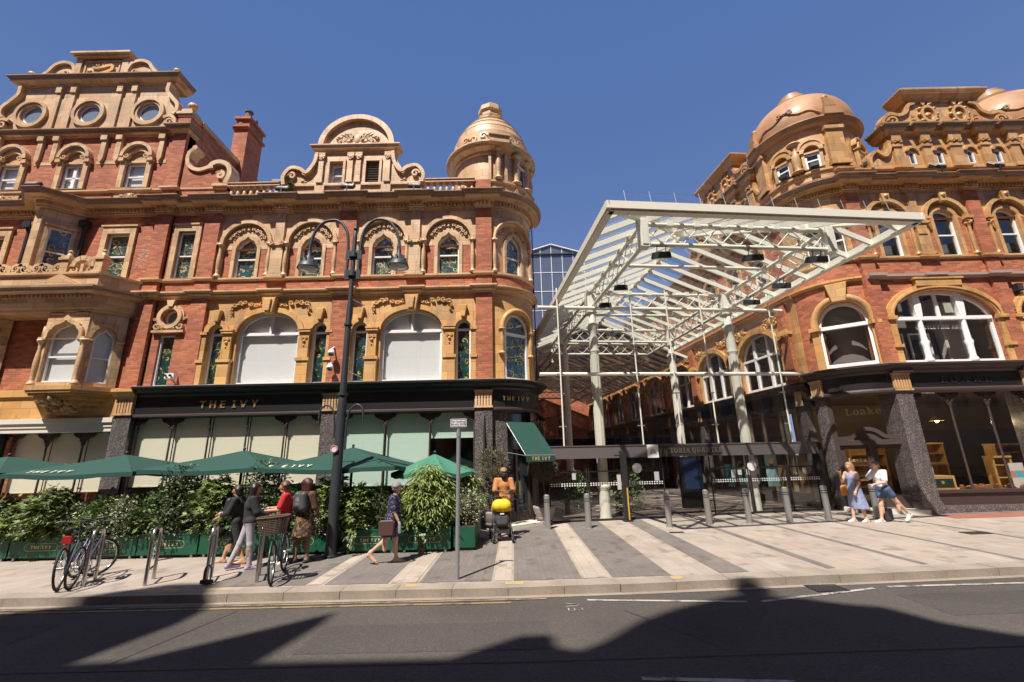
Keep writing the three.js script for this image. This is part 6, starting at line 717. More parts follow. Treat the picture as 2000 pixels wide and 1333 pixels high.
function quadG(a, b, c, d) { const g = new THREE.BufferGeometry(), q = d ? [...a, ...b, ...c, ...a, ...c, ...d] : [...a, ...b, ...c]; g.setAttribute('position', new THREE.Float32BufferAttribute(q, 3)); g.computeVertexNormals(); return g; }
const CA = thing('glass_canopy', 'cream steel and glass canopy jutting out over the arcade entrance', 'canopy', ARC, PHI);
{
  const t = CA, roofY = u => RY - SL * Math.abs(u), hip = w => Math.max(0, w - (WF - EU)), ws = [WF - 0.02]; for (let w = 4.34; w > WB + 0.2; w -= 0.8) ws.push(w); ws.push(WB); const N = ws.length - 1;
  for (const s of [-1, 1]) {
    ws.forEach((w, i) => { const u0 = hip(w); if (EU - u0 > 0.25) mesh('rafter', beam([s * u0, roofY(u0) - 0.02, w], [s * (EU - 0.04), EY - 0.02, w], 0.065, 0.15), M.cream, t);
      if (i < N) { const w1 = ws[i + 1], a = hip(w), b = hip(w1), y = 0.075; mesh('roof_pane', quadG([s * Math.min(EU, a), roofY(Math.min(EU, a)) + y, w - 0.02], [s * EU, EY + y, w - 0.02], [s * EU, EY + y, w1 + 0.02], [s * b, roofY(b) + y, w1 + 0.02]), M.glassRoof, t); } });
    mesh('eaves_beam', [beam([s * (EU - 0.02), EY + 0.02, WF - 0.06], [s * (EU - 0.02), EY + 0.02, WB], 0.1, 0.2), beam([s * (EU - 0.08), EY - 0.1, WF - 0.05], [s * (EU - 0.08), EY - 0.1, WB], 0.18, 0.04)], M.cream, t);
    mesh('hip_rafter', beam([0, RY, WF - EU], [s * EU, EY, WF], 0.12, 0.2), M.cream, t);
    truss(t, [s * TU, 0, TF - 0.1], [s * TU, 0, WB]);
    mesh('truss_end', [box(0.24, 0.82, 0.24, s * TU, 7.66, TF), box(0.16, 0.7, 0.28, s * TU, 7.66, TF)], M.cream, t);
  }
  const us = []; for (let k = -4; k <= 4; k++) us.push(k * 0.8);
  us.forEach(u => mesh('front_rafter', beam([u, EY - 0.02, WF - 0.04], [u, roofY(u) - 0.02, WF - EU + Math.abs(u)], 0.065, 0.15), M.cream, t));
  { const e = [-EU, ...us, EU]; for (let i = 0; i < e.length - 1; i++) { const a = e[i], b = e[i + 1], y = 0.075, P = u => [u, roofY(u) + y, WF - EU + Math.abs(u)]; mesh('front_pane', a < 0 && b > 0 ? [quadG([a, EY + y, WF], [b, EY + y, WF], P(b), P(a)), quadG(P(a), P(b), [0, RY + y, WF - EU])] : quadG([a, EY + y, WF], [b, EY + y, WF], P(b), P(a)), M.glassRoof, t); } }
  mesh('front_fascia', [beam([-EU - 0.03, EY + 0.02, WF - 0.01], [EU + 0.03, EY + 0.02, WF - 0.01], 0.09, 0.19), beam([-EU + 0.06, EY - 0.1, WF - 0.1], [EU - 0.06, EY - 0.1, WF - 0.1], 0.18, 0.04)], M.cream, t);
  mesh('ridge_beam', beam([0, RY + 0.02, WF - EU], [0, RY + 0.02, WB], 0.12, 0.18), M.cream, t);
  truss(t, [-TU, 0, TF], [TU, 0, TF]); truss(t, [-TU, 0, -1.5], [TU, 0, -1.5]); truss(t, [-TU, 0, -6.3], [TU, 0, -6.3]); truss(t, [-TU, 0, WB], [TU, 0, WB]);
  for (const w of [1.0, -4]) mesh('tie_beam', bar([-TU, TT - 0.05, w], [TU, TT - 0.05, w], 0.06, 8), M.cream, t);
  const colP = [[0, 0], [0.21, 0], [0.21, 0.06], [0.185, 0.1], [0.175, 0.95], [0.22, 1.0], [0.23, 1.06], [0.2, 1.12], [0.165, 1.18], [0.15, 5.6], [0.19, 5.66], [0.2, 5.72], [0.16, 5.78], [0.165, 6.2], [0.13, 6.3], [0.17, 6.5], [0.22, 6.62], [0.22, 6.7], [0.14, 6.74], [0.14, 7.2], [0, 7.2]];
  const cg = merge([lathe(colP, 20), box(0.36, 0.8, 0.36, 0, 7.55, 0), ...Array.from({ length: 10 }, (_, i) => { const b = box(0.035, 4.3, 0.02, 0, 3.4, 0.16); b.rotateY(i * 0.628); return b; })]);
  for (const w of [-1.5, -6.3]) for (const s of [-1, 1]) { const c = mesh('column', cg.clone(), M.cream, t); c.position.set(s * TU, 0, w); }
  { const g = []; for (let i = 0; i < 13; i++) { const u = lerp(-EU + 0.5, EU - 0.1, i / 12); mesh('wire_post', bar([u, EY + 0.1, WF - 0.1], [u - 0.02, EY + 0.5, WF - 0.14], 0.009, 5), M.steelDull, t); } mesh('bird_wire', [bar([-EU + 0.5, EY + 0.46, WF - 0.13], [EU - 0.1, EY + 0.46, WF - 0.13], 0.003, 3), bar([-EU + 0.5, EY + 0.3, WF - 0.12], [EU - 0.1, EY + 0.3, WF - 0.12], 0.003, 3)], M.steelDull, t); }
}
const AR = thing('arcade_roof', 'glazed pitched roof running on over the covered arcade behind the canopy', 'roof', ARC, PHI);
{
  const t = AR, roofY = u => RY - SL * Math.abs(u), n = 24; for (const s of [-1, 1]) for (let i = 0; i <= n; i++) { const w = lerp(WB - 0.2, -30, i / n); mesh('rafter', beam([0, RY - 0.02, w], [s * 4.9, roofY(4.9) - 0.02, w], 0.065, 0.14), M.cream, t); if (i < n) { const w1 = lerp(WB - 0.2, -30, (i + 1) / n); mesh('roof_pane', quadG([0, RY + 0.07, w - 0.02], [s * 4.9, roofY(4.9) + 0.07, w - 0.02], [s * 4.9, roofY(4.9) + 0.07, w1 + 0.02], [0, RY + 0.07, w1 + 0.02]), M.stainRoof, t); } }
  for (const s of [-1, 1]) { truss(t, [s * TU, 0, WB - 0.2], [s * TU, 0, -30], 6.95, 7.6); mesh('gutter', beam([s * 4.85, 7.2, WB - 0.2], [s * 4.85, 7.2, -30], 0.2, 0.14), M.cream, t); }
  for (const w of [-13, -18, -24]) truss(t, [-TU, 0, w], [TU, 0, w], 6.95, 7.6); mesh('gable_panel', ext(poly([[-2.5, 8.12], [2.5, 8.12], [0, 9.1]]), 0.03, WB - 0.12), M.stainRoof, t); mesh('gable_verge', [beam([-4, EY - 0.05, WB - 0.05], [0, RY - 0.02, WB - 0.05], 0.1, 0.22), beam([4, EY - 0.05, WB - 0.05], [0, RY - 0.02, WB - 0.05], 0.1, 0.22)], M.cream, t);
}
// ---------------------------------------------------------------- glazed entrance screen
const SC = thing('entrance_screen', 'glazed entrance screen with steel rods and a brown header reading VICTORIA QUARTER', 'glass screen', ARC, PHI);
{
  const t = SC, W = -1.05, xs = [-4.72, -4.05, -2.7, -1.35, 0, 1.3, 2.65, 4.0, 5.0], rows = [[2.36, 4.72], [4.84, 7.14]];
  for (let i = 0; i < xs.length - 1; i++) for (const [a, b] of rows) mesh('glass_pane', bx(xs[i] + 0.012, xs[i + 1] - 0.012, a, b, W, W + 0.01), M.glass, t);
  const band = std([0.115, 0.098, 0.098], 0.42); mesh('header', [bx(-4.75, -1.25, 1.96, 2.34, W - 0.18, W + 0.14), bx(1.3, 5.0, 1.96, 2.34, W - 0.18, W + 0.14), bx(-4.75, 5.0, 2.34, 2.37, W - 0.2, W + 0.16)], band, t); mesh('sign_panel', bx(-1.25, 1.3, 1.97, 2.335, W - 0.18, W + 0.16), std([0.03, 0.026, 0.026], 0.4), t);
  { const l = spaced('VICTORIA QUARTER', 0.17, 0.035, 0.015, fontS, 1.05); let w0 = 1.9; l.forEach(g => { g.scale(0.74, 0.95, 1); g.translate(0.24, 2.16, W + 0.165); mesh('sign_letter', g, std([0.20, 0.17, 0.14], 0.35, { metalness: 0.5 }), t); }); }
  mesh('logo_panel', bx(-1.28, -0.9, 1.94, 2.36, W + 0.165, W + 0.18), M.white, t); mesh('logo_mark', [ribbon([[-1.2, 2.06], [-1.14, 2.16], [-1.09, 2.2], [-1.04, 2.16], [-0.98, 2.06]], 0.03, 0.008, W + 0.182), ribbon([[-1.16, 2.06], [-1.12, 2.12], [-1.09, 2.08]], 0.02, 0.008, W + 0.182), ribbon([[-1.09, 2.08], [-1.06, 2.12], [-1.02, 2.06]], 0.02, 0.008, W + 0.182)], std([0.25, 0.25, 0.27], 0.5), t);
  for (const y of [4.78, 7.2]) mesh('cross_tube', bar([-4.75, y, W - 0.02], [y > 7 ? 4.6 : 5.0, y, W - 0.02], 0.065, 10), M.cream, t);
  for (const x of xs.slice(1, -1)) { if (Math.abs(Math.abs(x) - 2.68) < 0.1) continue; const m = mesh('steel_rod', bar([x, 2.36, W + 0.1], [x, 7.9, W + 0.1], 0.026, 8), M.cream, t); const g = []; for (const y of [3.0, 4.1, 4.78, 5.5, 6.4]) { g.push(box(0.2, 0.03, 0.03, x, y, W + 0.05), cyl(0.03, 0.03, 0.04, x - 0.1, y - 0.02, W + 0.04, 8), cyl(0.03, 0.03, 0.04, x + 0.1, y - 0.02, W + 0.04, 8), box(0.04, 0.04, 0.12, x, y, W + 0.06)); } mesh('spider_fitting', g, M.steelDull, m); }
  // doors below the header
  const ds = [-4.6, -3.3, -2.0, -0.7, 0.9, 2.3, 3.7, 4.95];
  for (let i = 0; i < ds.length - 1; i++) { if (i === 3) continue; const a = ds[i] + 0.02, b = ds[i + 1] - 0.02, y = gy(5.8 + a), p = mesh('door_pane', bx(a, b, y + 0.06, 1.94, W - 0.03, W - 0.02), M.glass, t); mesh('door_rail', [bx(a, b, y, y + 0.07, W - 0.06, W), bx(a, b, 1.52, 1.57, W - 0.07, W - 0.06), bx(a, a + 0.03, y + 0.07, 1.96, W - 0.05, W - 0.01), bx(b - 0.03, b, y + 0.07, 1.96, W - 0.05, W - 0.01)], M.blackMetal, p); const d = []; for (let x = a + 0.08; x < b - 0.06; x += 0.085) d.push(box(0.045, 0.035, 0.002, x, 1.12, W - 0.015), box(0.045, 0.035, 0.002, x, 1.18, W - 0.015)); mesh('manifestation_dots', d, M.white, p); }
  for (const [x, y] of [[-1.62, 1.62], [2.42, 1.6]]) mesh('round_notice', cyl(0.16, 0.16, 0.01, 0, 0, 0, 28).rotateX(Math.PI / 2).translate(x, y, W), M.white, t);
  for (const [x, y, w, h] of [[-3.75, 1.4, 0.12, 0.2], [-0.95, 1.35, 0.16, 0.28], [1.75, 1.36, 0.14, 0.26], [1.98, 1.4, 0.14, 0.16], [2.28, 1.4, 0.12, 0.18], [4.35, 1.4, 0.13, 0.2]]) mesh('paper_notice', bx(x - w / 2, x + w / 2, y - h / 2, y + h / 2, W - 0.045, W - 0.035), std([0.6, 0.6, 0.62], 0.8), t);
  mesh('ice_cream_poster', bx(2.98, 3.42, 0.92, 1.94, W - 0.1, W - 0.085), new THREE.MeshStandardMaterial({ roughness: 0.6, map: (() => { const cv = document.createElement('canvas'); cv.width = 96; cv.height = 224; const x = cv.getContext('2d'); x.fillStyle = '#7d9696'; x.fillRect(0, 0, 96, 224); x.fillStyle = '#95adab'; x.beginPath(); x.moveTo(0, 0); x.lineTo(96, 0); x.lineTo(0, 150); x.fill(); x.fillStyle = '#687f80'; x.beginPath(); x.moveTo(96, 60); x.lineTo(96, 224); x.lineTo(20, 224); x.fill(); x.fillStyle = '#4a2018'; x.beginPath(); x.moveTo(30, 60); x.lineTo(66, 60); x.lineTo(50, 112); x.fill(); x.fillStyle = '#d8b878'; x.beginPath(); x.ellipse(48, 46, 21, 22, 0, 0, 7); x.fill(); const q = new THREE.CanvasTexture(cv); q.colorSpace = THREE.SRGBColorSpace; q.wrapS = q.wrapT = THREE.RepeatWrapping; q.repeat.set(1 / 0.44, 1 / 1.02); q.offset.set(-2.98 / 0.44, -0.92 / 1.02); return q; })() }), t);
  mesh('header_return', bx(4.85, 5.0, 0, 2.34, W - 0.18, W + 0.14), M.blackMetal, t);
}
{ const t = thing('control_post', 'slim dark post with yellow stripe standing before the glass doors', 'post', [3.5, gy(3.5), -0.45], PHI); mesh('post', [bx(-0.09, 0.09, 0, 2.14, -0.06, 0.06), bx(-0.14, 0.14, 0, 0.04, -0.12, 0.12), bx(-0.28, -0.09, 1.98, 2.02, -0.02, 0.02)], M.blackMetal, t); mesh('stripe', bx(0.02, 0.06, 0.05, 1.0, 0.06, 0.064), std([0.6, 0.36, 0.03], 0.5), t); mesh('notice', bx(-0.24, -0.12, 0.95, 1.4, -0.02, 0), std([0.5, 0.42, 0.44], 0.8), t); }
{ const t = thing('information_totem', 'tall black information totem with a dark blue screen inside the doors', 'totem', [6.75, 0, -3.4], PHI); mesh('casing', bx(-0.42, 0.42, 0, 1.95, -0.12, 0.12), M.black, t); mesh('screen', bx(-0.32, 0.32, 0.75, 1.85, 0.12, 0.13), std([0.02, 0.035, 0.09], 0.25), t); }
// floodlights hung from the canopy trusses
{
  const f = thing('floodlight', '', 'floodlight', [0, 0, 0], 0, 'floodlights under the canopy'); mesh('housing', [ext(poly([[-0.16, 0], [0.16, 0], [0.2, -0.16], [-0.2, -0.16]]), 0.42, -0.21, 0.015)], M.blackMetal, f); mesh('lens', bx(-0.17, 0.17, -0.175, -0.162, -0.17, 0.17), std([0.35, 0.33, 0.28], 0.2), f); mesh('bracket', [bar([-0.12, 0, 0], [-0.12, 0.16, 0], 0.012, 5), bar([0.12, 0, 0], [0.12, 0.16, 0], 0.012, 5)], M.blackMetal, f);
  const toW = (u, w) => [ARC[0] + u * Math.cos(PHI) + w * Math.sin(PHI), ARC[2] - u * Math.sin(PHI) + w * Math.cos(PHI)];
  [[-2.2, TF, 'at the left end of the front truss'], [0.35, TF, 'in the middle of the front truss'], [2.2, TF, 'at the right end of the front truss'], [-TU + 0.15, 1.3, 'on the left truss, nearer the street'], [-TU + 0.15, -0.3, 'on the left truss, nearer the column'], [TU - 0.1, 1.7, 'on the right truss, nearer the street'], [TU - 0.1, 0.2, 'on the right truss, nearer the column'], [-0.9, -4, 'deep inside under the ridge']].forEach(([u, w, l], i) => { const [x, z] = toW(u, w), y = 7.14; const o = i ? copy(f, [x, y, z], 0, '') : f; o.position.set(x, y, z); o.rotation.set(0.35, PHI + (i > 2 && i < 7 ? 0.5 * (i < 5 ? -1 : 1) : 0), 0); o.userData.label = 'black square floodlight hung under the canopy ' + l; });
}
// ---------------------------------------------------------------- street furniture
const onG = (x, z) => { const k = (2 - gy(x)) / 2, X = x * k; return [X, gy(X), 14.3 - (14.3 - z) * k]; };
{ // bollards
  const b = thing('bollard', '', 'bollard', [0, 0, 0], 0, 'steel bollards before the arcade entrance'); mesh('post', [toCreasedNormals(lathe([[0, 0], [0.085, 0], [0.085, 0.9], [0.08, 0.93], [0.05, 0.955], [0, 0.96]], 20), 0.5)], M.steelDull, b); for (const y of [0.74, 0.8]) mesh('black_band', cyl(0.0875, 0.0875, 0.022, 0, y, 0, 20), M.rubber, b); mesh('base_plate', cyl(0.11, 0.11, 0.012, 0, 0, 0, 20), M.steelDull, b);
  const nm = ['first from the corner restaurant', 'second from the corner restaurant', 'third from the corner restaurant', 'fourth from the corner restaurant', 'fifth from the corner restaurant', 'sixth from the corner restaurant', 'beside the granite corner of the shoe shop', 'half hidden behind the two walking women'];
  [[0.92, 0.55], [2.11, 0.53], [4.45, 0.57], [5.74, 0.25], [7.0, 0.12], [8.23, 0.09], [9.57, -0.15], [11.15, -0.25]].forEach(([x, z], i) => { const p = onG(x, z), o = i ? copy(b, p, i * 0.4, '') : b; o.position.set(...p); o.userData.label = 'round steel bollard with two black bands, ' + nm[i]; });
}
{ // lamp post
  const t = thing('street_lamp', 'tall dark grey double-armed street lamp by the green planters', 'street lamp', [-4.08, 0, 3.81]);
  mesh('post', [lathe([[0, 0], [0.15, 0], [0.15, 0.05], [0.118, 0.08], [0.105, 3.3], [0.09, 3.5], [0.078, 3.6], [0.072, 5.7], [0.058, 5.9], [0.054, 7.7], [0.05, 7.9], [0, 7.95]], 20), cyl(0.1, 0.1, 0.05, 0, 5.3, 0, 16), cyl(0.12, 0.12, 0.06, 0, 3.55, 0, 16)], M.greyMetal, t); mesh('collar', [cyl(0.11, 0.11, 0.12, 0, 6.62, 0, 14), bx(-0.2, 0.2, 6.55, 6.8, -0.03, 0.03)], M.greyMetal, t); mesh('collar', [cyl(0.11, 0.11, 0.12, 0, 7.15, 0, 14), bx(-0.2, 0.2, 7.1, 7.35, -0.03, 0.03)], M.greyMetal, t); mesh('post_cap', sph(0.06, 0, 7.98, 0, 10, 8), M.greyMetal, t);
  for (const s of [-1, 1]) { const xs = s < 0 ? 1.16 : 1.18; const pts = [[s * 0.15, 6.6, 0], [s * 0.16, 7.4, 0], [s * 0.24, 7.95, 0], [s * 0.5, 8.24, 0], [s * 0.85, 8.2, 0], [s * 1.08, 7.9, 0], [s * xs, 7.5, 0], [s * xs, 7.35, 0]]; mesh('arm', tube(pts, 0.038, 40, 8), M.greyMetal, t); const L = new THREE.Group(); L.name = 'lamp_head'; L.position.set(s * xs, 6.86, 0); t.add(L); mesh('lamp_shade', lathe([[0.05, 0.5], [0.06, 0.36], [0.09, 0.34], [0.1, 0.28], [0.16, 0.22], [0.18, 0.16], [0.235, 0.12], [0.262, 0.02], [0.27, 0], [0.245, 0.01], [0.16, 0.14]], 26), M.greyMetal, L); mesh('lamp_glass', toCreasedNormals(lathe([[0.24, 0.01], [0.22, -0.02], [0.15, -0.05], [0, -0.06]], 24), 0.8), new THREE.MeshPhysicalMaterial({ color: C(0.4, 0.39, 0.36), roughness: 0.15, clearcoat: 1 }), L); mesh('lamp_fins', [0, 1, 2, 3, 4, 5].map(k => { const b = box(0.012, 0.1, 0.06, 0, 0.24, 0.17); b.rotateY(k * 1.047); return b; }), M.greyMetal, L);
    mesh('basket_hook', tube([[s * 0.13, 2.55, 0], [s * 0.15, 2.95, 0], [s * 0.2, 3.2, 0], [s * 0.36, 3.33, 0], [s * 0.5, 3.22, 0], [s * 0.52, 3.0, 0]], 0.024, 26, 7), M.greyMetal, t); mesh('hook_drop', [cyl(0.02, 0.012, 0.12, s * 0.52, 2.9, 0, 7), bar([0, 2.62, 0], [s * 0.14, 2.62, 0], 0.014, 5), bar([0, 3.0, 0], [s * 0.15, 3.0, 0], 0.014, 5)], M.greyMetal, t); }
  mesh('round_badge', [cyl(0.085, 0.085, 0.012, 0, 0, 0, 24).rotateX(Math.PI / 2).translate(-0.05, 2.3, 0.125)], std([0.62, 0.55, 0.55], 0.6), t); mesh('badge_ring', new THREE.TorusGeometry(0.07, 0.009, 6, 24).translate(-0.05, 2.3, 0.138), std([0.45, 0.04, 0.04], 0.6), t); mesh('side_bracket', bar([0.05, 4.15, 0], [0.38, 4.0, -0.1], 0.014, 5), M.steelDull, t); mesh('side_bracket', bar([0.05, 6.0, 0], [0.35, 5.85, -0.1], 0.012, 5), M.steelDull, t);
}
{ const t = thing('loading_sign', 'grey pole with a small white sign reading No loading at any time', 'sign post', [-1.04, 0, 5.87]); mesh('pole', [cyl(0.038, 0.038, 2.62, 0, 0, 0, 14), cyl(0.045, 0.045, 0.1, 0, 2.42, 0, 14)], std([0.30, 0.30, 0.31], 0.45, { metalness: 0.4 }), t); mesh('plate', bx(-0.15, 0.15, 2.6, 2.75, 0.04, 0.048), std([0.7, 0.68, 0.7], 0.5), t); mesh('plate_border', [bx(-0.14, 0.14, 2.73, 2.74, 0.048, 0.0495), bx(-0.14, 0.14, 2.61, 2.62, 0.048, 0.0495), bx(-0.14, -0.13, 2.62, 2.73, 0.048, 0.0495), bx(0.13, 0.14, 2.62, 2.73, 0.048, 0.0495)], M.blackMetal, t); mesh('lettering', [text('No loading', 0.034, 0.002, font).translate(0, 2.695, 0.049), text('at any time', 0.034, 0.002, font).translate(0, 2.65, 0.049)], std([0.05, 0.02, 0.10], 0.6), t); }
{ // cycle stands
  const s = thing('cycle_stand', '', 'cycle stand', [0, 0, 0], 0, 'steel cycle stands along the kerb'), h = 0.9; mesh('hoop', tube([[0, 0, 0.26], [0, 0.4, 0.26], [0, 0.78, 0.255], [0, 0.89, 0.2], [0, 0.915, 0.1], [0, 0.915, -0.1], [0, 0.89, -0.2], [0, 0.78, -0.255], [0, 0.4, -0.26], [0, 0, -0.26]], 0.03, 50, 10), M.steel, s); mesh('cross_bar', bar([0, 0.24, -0.26], [0, 0.24, 0.26], 0.02, 8), M.steel, s);
  [[-7.68, 5.6, 'with two bicycles leaning on it'], [-6.6, 5.6, 'empty, between the parked bicycles and the locked stand'], [-5.54, 5.6, 'with a black lock hanging on it'], [-4.68, 5.55, 'with the basket bicycle chained to it']].forEach(([x, z, l], i) => { const o = i ? copy(s, [x, 0, z], 0, '') : s; o.position.set(x, 0, z); o.rotation.y = 0.44; o.userData.label = 'steel hoop cycle stand ' + l; });
  const lk = thing('bicycle_lock', 'black D-lock hanging at the foot of a cycle stand', 'lock', [-5.5, 0, 5.86]); mesh('shackle', tube([[0.04, 0.06, 0], [0.05, 0.26, 0], [0.1, 0.32, 0], [0.15, 0.26, 0], [0.16, 0.06, 0]], 0.013, 20, 6), M.rubber, lk); mesh('body', bx(0, 0.2, 0.02, 0.08, -0.03, 0.03), M.rubber, lk);
}
// bicycles: local x forward
function bicycle(label, o) {
  const t = thing('bicycle', label, 'bicycle', o.p, o.ry), fm = o.frame, r = 0.34, rear = [-0.52, r, 0], fr = [0.53, r, 0]; t.rotation.order = 'YXZ'; t.rotation.x = o.lean || 0;
  for (const w of [rear, fr]) { const st = w === fr ? (o.steer || 0) : 0, g = new THREE.Group(); g.name = 'wheel'; g.position.set(...w); g.rotation.y = st; t.add(g); mesh('tyre', new THREE.TorusGeometry(r - 0.018, 0.02, 8, 40), M.rubber, g); mesh('rim', new THREE.TorusGeometry(r - 0.045, 0.011, 6, 36), M.steel, g); const sp = []; for (let i = 0; i < 18; i++) { const a = i / 18 * 6.283; sp.push(bar([Math.cos(a + 0.25) * 0.02, Math.sin(a + 0.25) * 0.02, i % 2 ? 0.02 : -0.02], [Math.cos(a) * (r - 0.05), Math.sin(a) * (r - 0.05), 0], 0.0018, 3)); } sp.push(cyl(0.022, 0.022, 0.09, 0, -0.045, 0, 10).rotateX(Math.PI / 2)); mesh('spokes', sp, M.steel, g); if (o.guards) { mesh('mudguard', new THREE.TorusGeometry(r + 0.018, 0.014, 5, 24, 2.6).rotateZ(w === fr ? 0.3 : 0.5), o.guardMat || fm, g); } }
  const bb = [-0.08, 0.29, 0], seat = [-0.22, 0.82, 0], head = [0.36, 0.86, 0], hl = [0.4, 0.68, 0]; const F = [bar(bb, seat, 0.016), bar(seat, head, 0.015), bar(bb, hl, 0.018), bar(hl, head, 0.02)]; if (o.step) { F[1] = bar([-0.17, 0.62, 0], [0.38, 0.74, 0], 0.015); } for (const z of [-0.05, 0.05]) F.push(bar([bb[0], bb[1], z * 0.6], [rear[0], rear[1], z], 0.01), bar([seat[0], seat[1] - 0.06, z * 0.4], [rear[0], rear[1], z], 0.009), bar([hl[0], hl[1], z * 0.8], [fr[0], fr[1], z], 0.013)); mesh('frame', F, fm, t);
  mesh('saddle', [(() => { const g = new THREE.SphereGeometry(1, 12, 8); g.scale(0.14, 0.035, 0.07); g.translate(-0.27, 0.95, 0); return g; })(), (() => { const g = new THREE.SphereGeometry(1, 10, 6); g.scale(0.1, 0.025, 0.025); g.translate(-0.15, 0.95, 0); return g; })(), bar(seat, [-0.25, 0.94, 0], 0.012)], M.rubber, t);
  mesh('handlebar', [bar(head, [0.34, 1.0, 0], 0.013), tube(o.drop ? [[0.3, 1.02, -0.24], [0.42, 1.02, -0.22], [0.4, 1.02, 0], [0.42, 1.02, 0.22], [0.3, 1.02, 0.24]] : [[0.24, 1.05, -0.3], [0.34, 1.06, -0.2], [0.36, 1.0, 0], [0.34, 1.06, 0.2], [0.24, 1.05, 0.3]], 0.012, 24, 6), cyl(0.018, 0.018, 0.1, 0, 0, 0, 8).rotateX(1.57).translate(0.27, 1.05, -0.3), cyl(0.018, 0.018, 0.1, 0, 0, 0, 8).rotateX(1.57).translate(0.27, 1.05, 0.22)], M.blackMetal, t);
  mesh('crankset', [new THREE.TorusGeometry(0.09, 0.008, 5, 20).translate(bb[0], bb[1], 0.06), bar([bb[0], bb[1], 0.07], [bb[0] + 0.12, bb[1] - 0.12, 0.08], 0.01), bar([bb[0], bb[1], -0.07], [bb[0] - 0.12, bb[1] + 0.12, -0.08], 0.01), box(0.09, 0.02, 0.08, bb[0] + 0.12, bb[1] - 0.12, 0.13), box(0.09, 0.02, 0.08, bb[0] - 0.12, bb[1] + 0.12, -0.13)], M.steelDull, t); mesh('chain', [bar([bb[0], bb[1] + 0.09, 0.06], [rear[0], r + 0.035, 0.05], 0.005, 4), bar([bb[0], bb[1] - 0.09, 0.06], [rear[0], r - 0.035, 0.05], 0.005, 4)], M.blackMetal, t);
  if (o.redLight) mesh('rear_bag', [bx(-0.42, -0.24, 0.72, 0.84, -0.06, 0.06)], std([0.4, 0.015, 0.015], 0.6), t), mesh('rear_light', box(0.03, 0.05, 0.05, -0.44, 0.66, 0), std([0.5, 0.01, 0.01], 0.3), t);
  if (o.basket) { const g = []; const W = 0.26, D = 0.17, y0 = 0.82, y1 = 1.1; const rim = [[0.36, y1, -W], [0.36 + 2 * D, y1, -W], [0.36 + 2 * D, y1, W], [0.36, y1, W]]; const ring2 = (y, k) => { const q = []; for (let i = 0; i < 28; i++) { const a = i / 28 * 6.283, c = Math.cos(a), s = Math.sin(a), e = 0.6; q.push([0.36 + D + Math.sign(c) * Math.pow(Math.abs(c), e) * D * k, y, Math.sign(s) * Math.pow(Math.abs(s), e) * W * k]); } return q; }; for (let i = 0; i < 11; i++) { const f = i / 10; g.push(tube(ring2(lerp(y0, y1, f), lerp(0.74, 1, f)), i === 10 ? 0.016 : 0.0085, 56, 4, true)); } const a = ring2(y0, 0.74), b = ring2(y1, 1); for (let i = 0; i < 28; i++) g.push(bar(a[i], b[i], 0.008, 4)); for (let k = -3; k <= 3; k++) g.push(bar([0.36 + D * 0.3, y0, k * 0.055], [0.36 + 1.7 * D, y0, k * 0.055], 0.01, 4)); mesh('basket', g, std([0.10, 0.062, 0.045], 0.85), t); }
  return t;
}
bicycle('dark bicycle with a red bag under its saddle, leaning on the stand at left', { p: [-8.1, 0, 5.58], ry: 2.12, lean: -0.05, frame: std([0.04, 0.045, 0.06], 0.35), drop: 1, redLight: 1, steer: -0.25 });
bicycle('purple-black bicycle on the right of the pair at the left stand', { p: [-7.9, 0, 5.5], ry: 2.02, lean: 0.06, frame: std([0.075, 0.06, 0.12], 0.3, { metalness: 0.4 }), steer: -0.8 });
bicycle('dark green bicycle with a large wicker basket on its handlebar', { p: [-4.38, 0, 5.43], ry: -1.3, lean: 0.06, frame: std([0.02, 0.05, 0.04], 0.4), step: 1, guards: 1, guardMat: std([0.03, 0.09, 0.07], 0.35), basket: 1, steer: 0.08 });
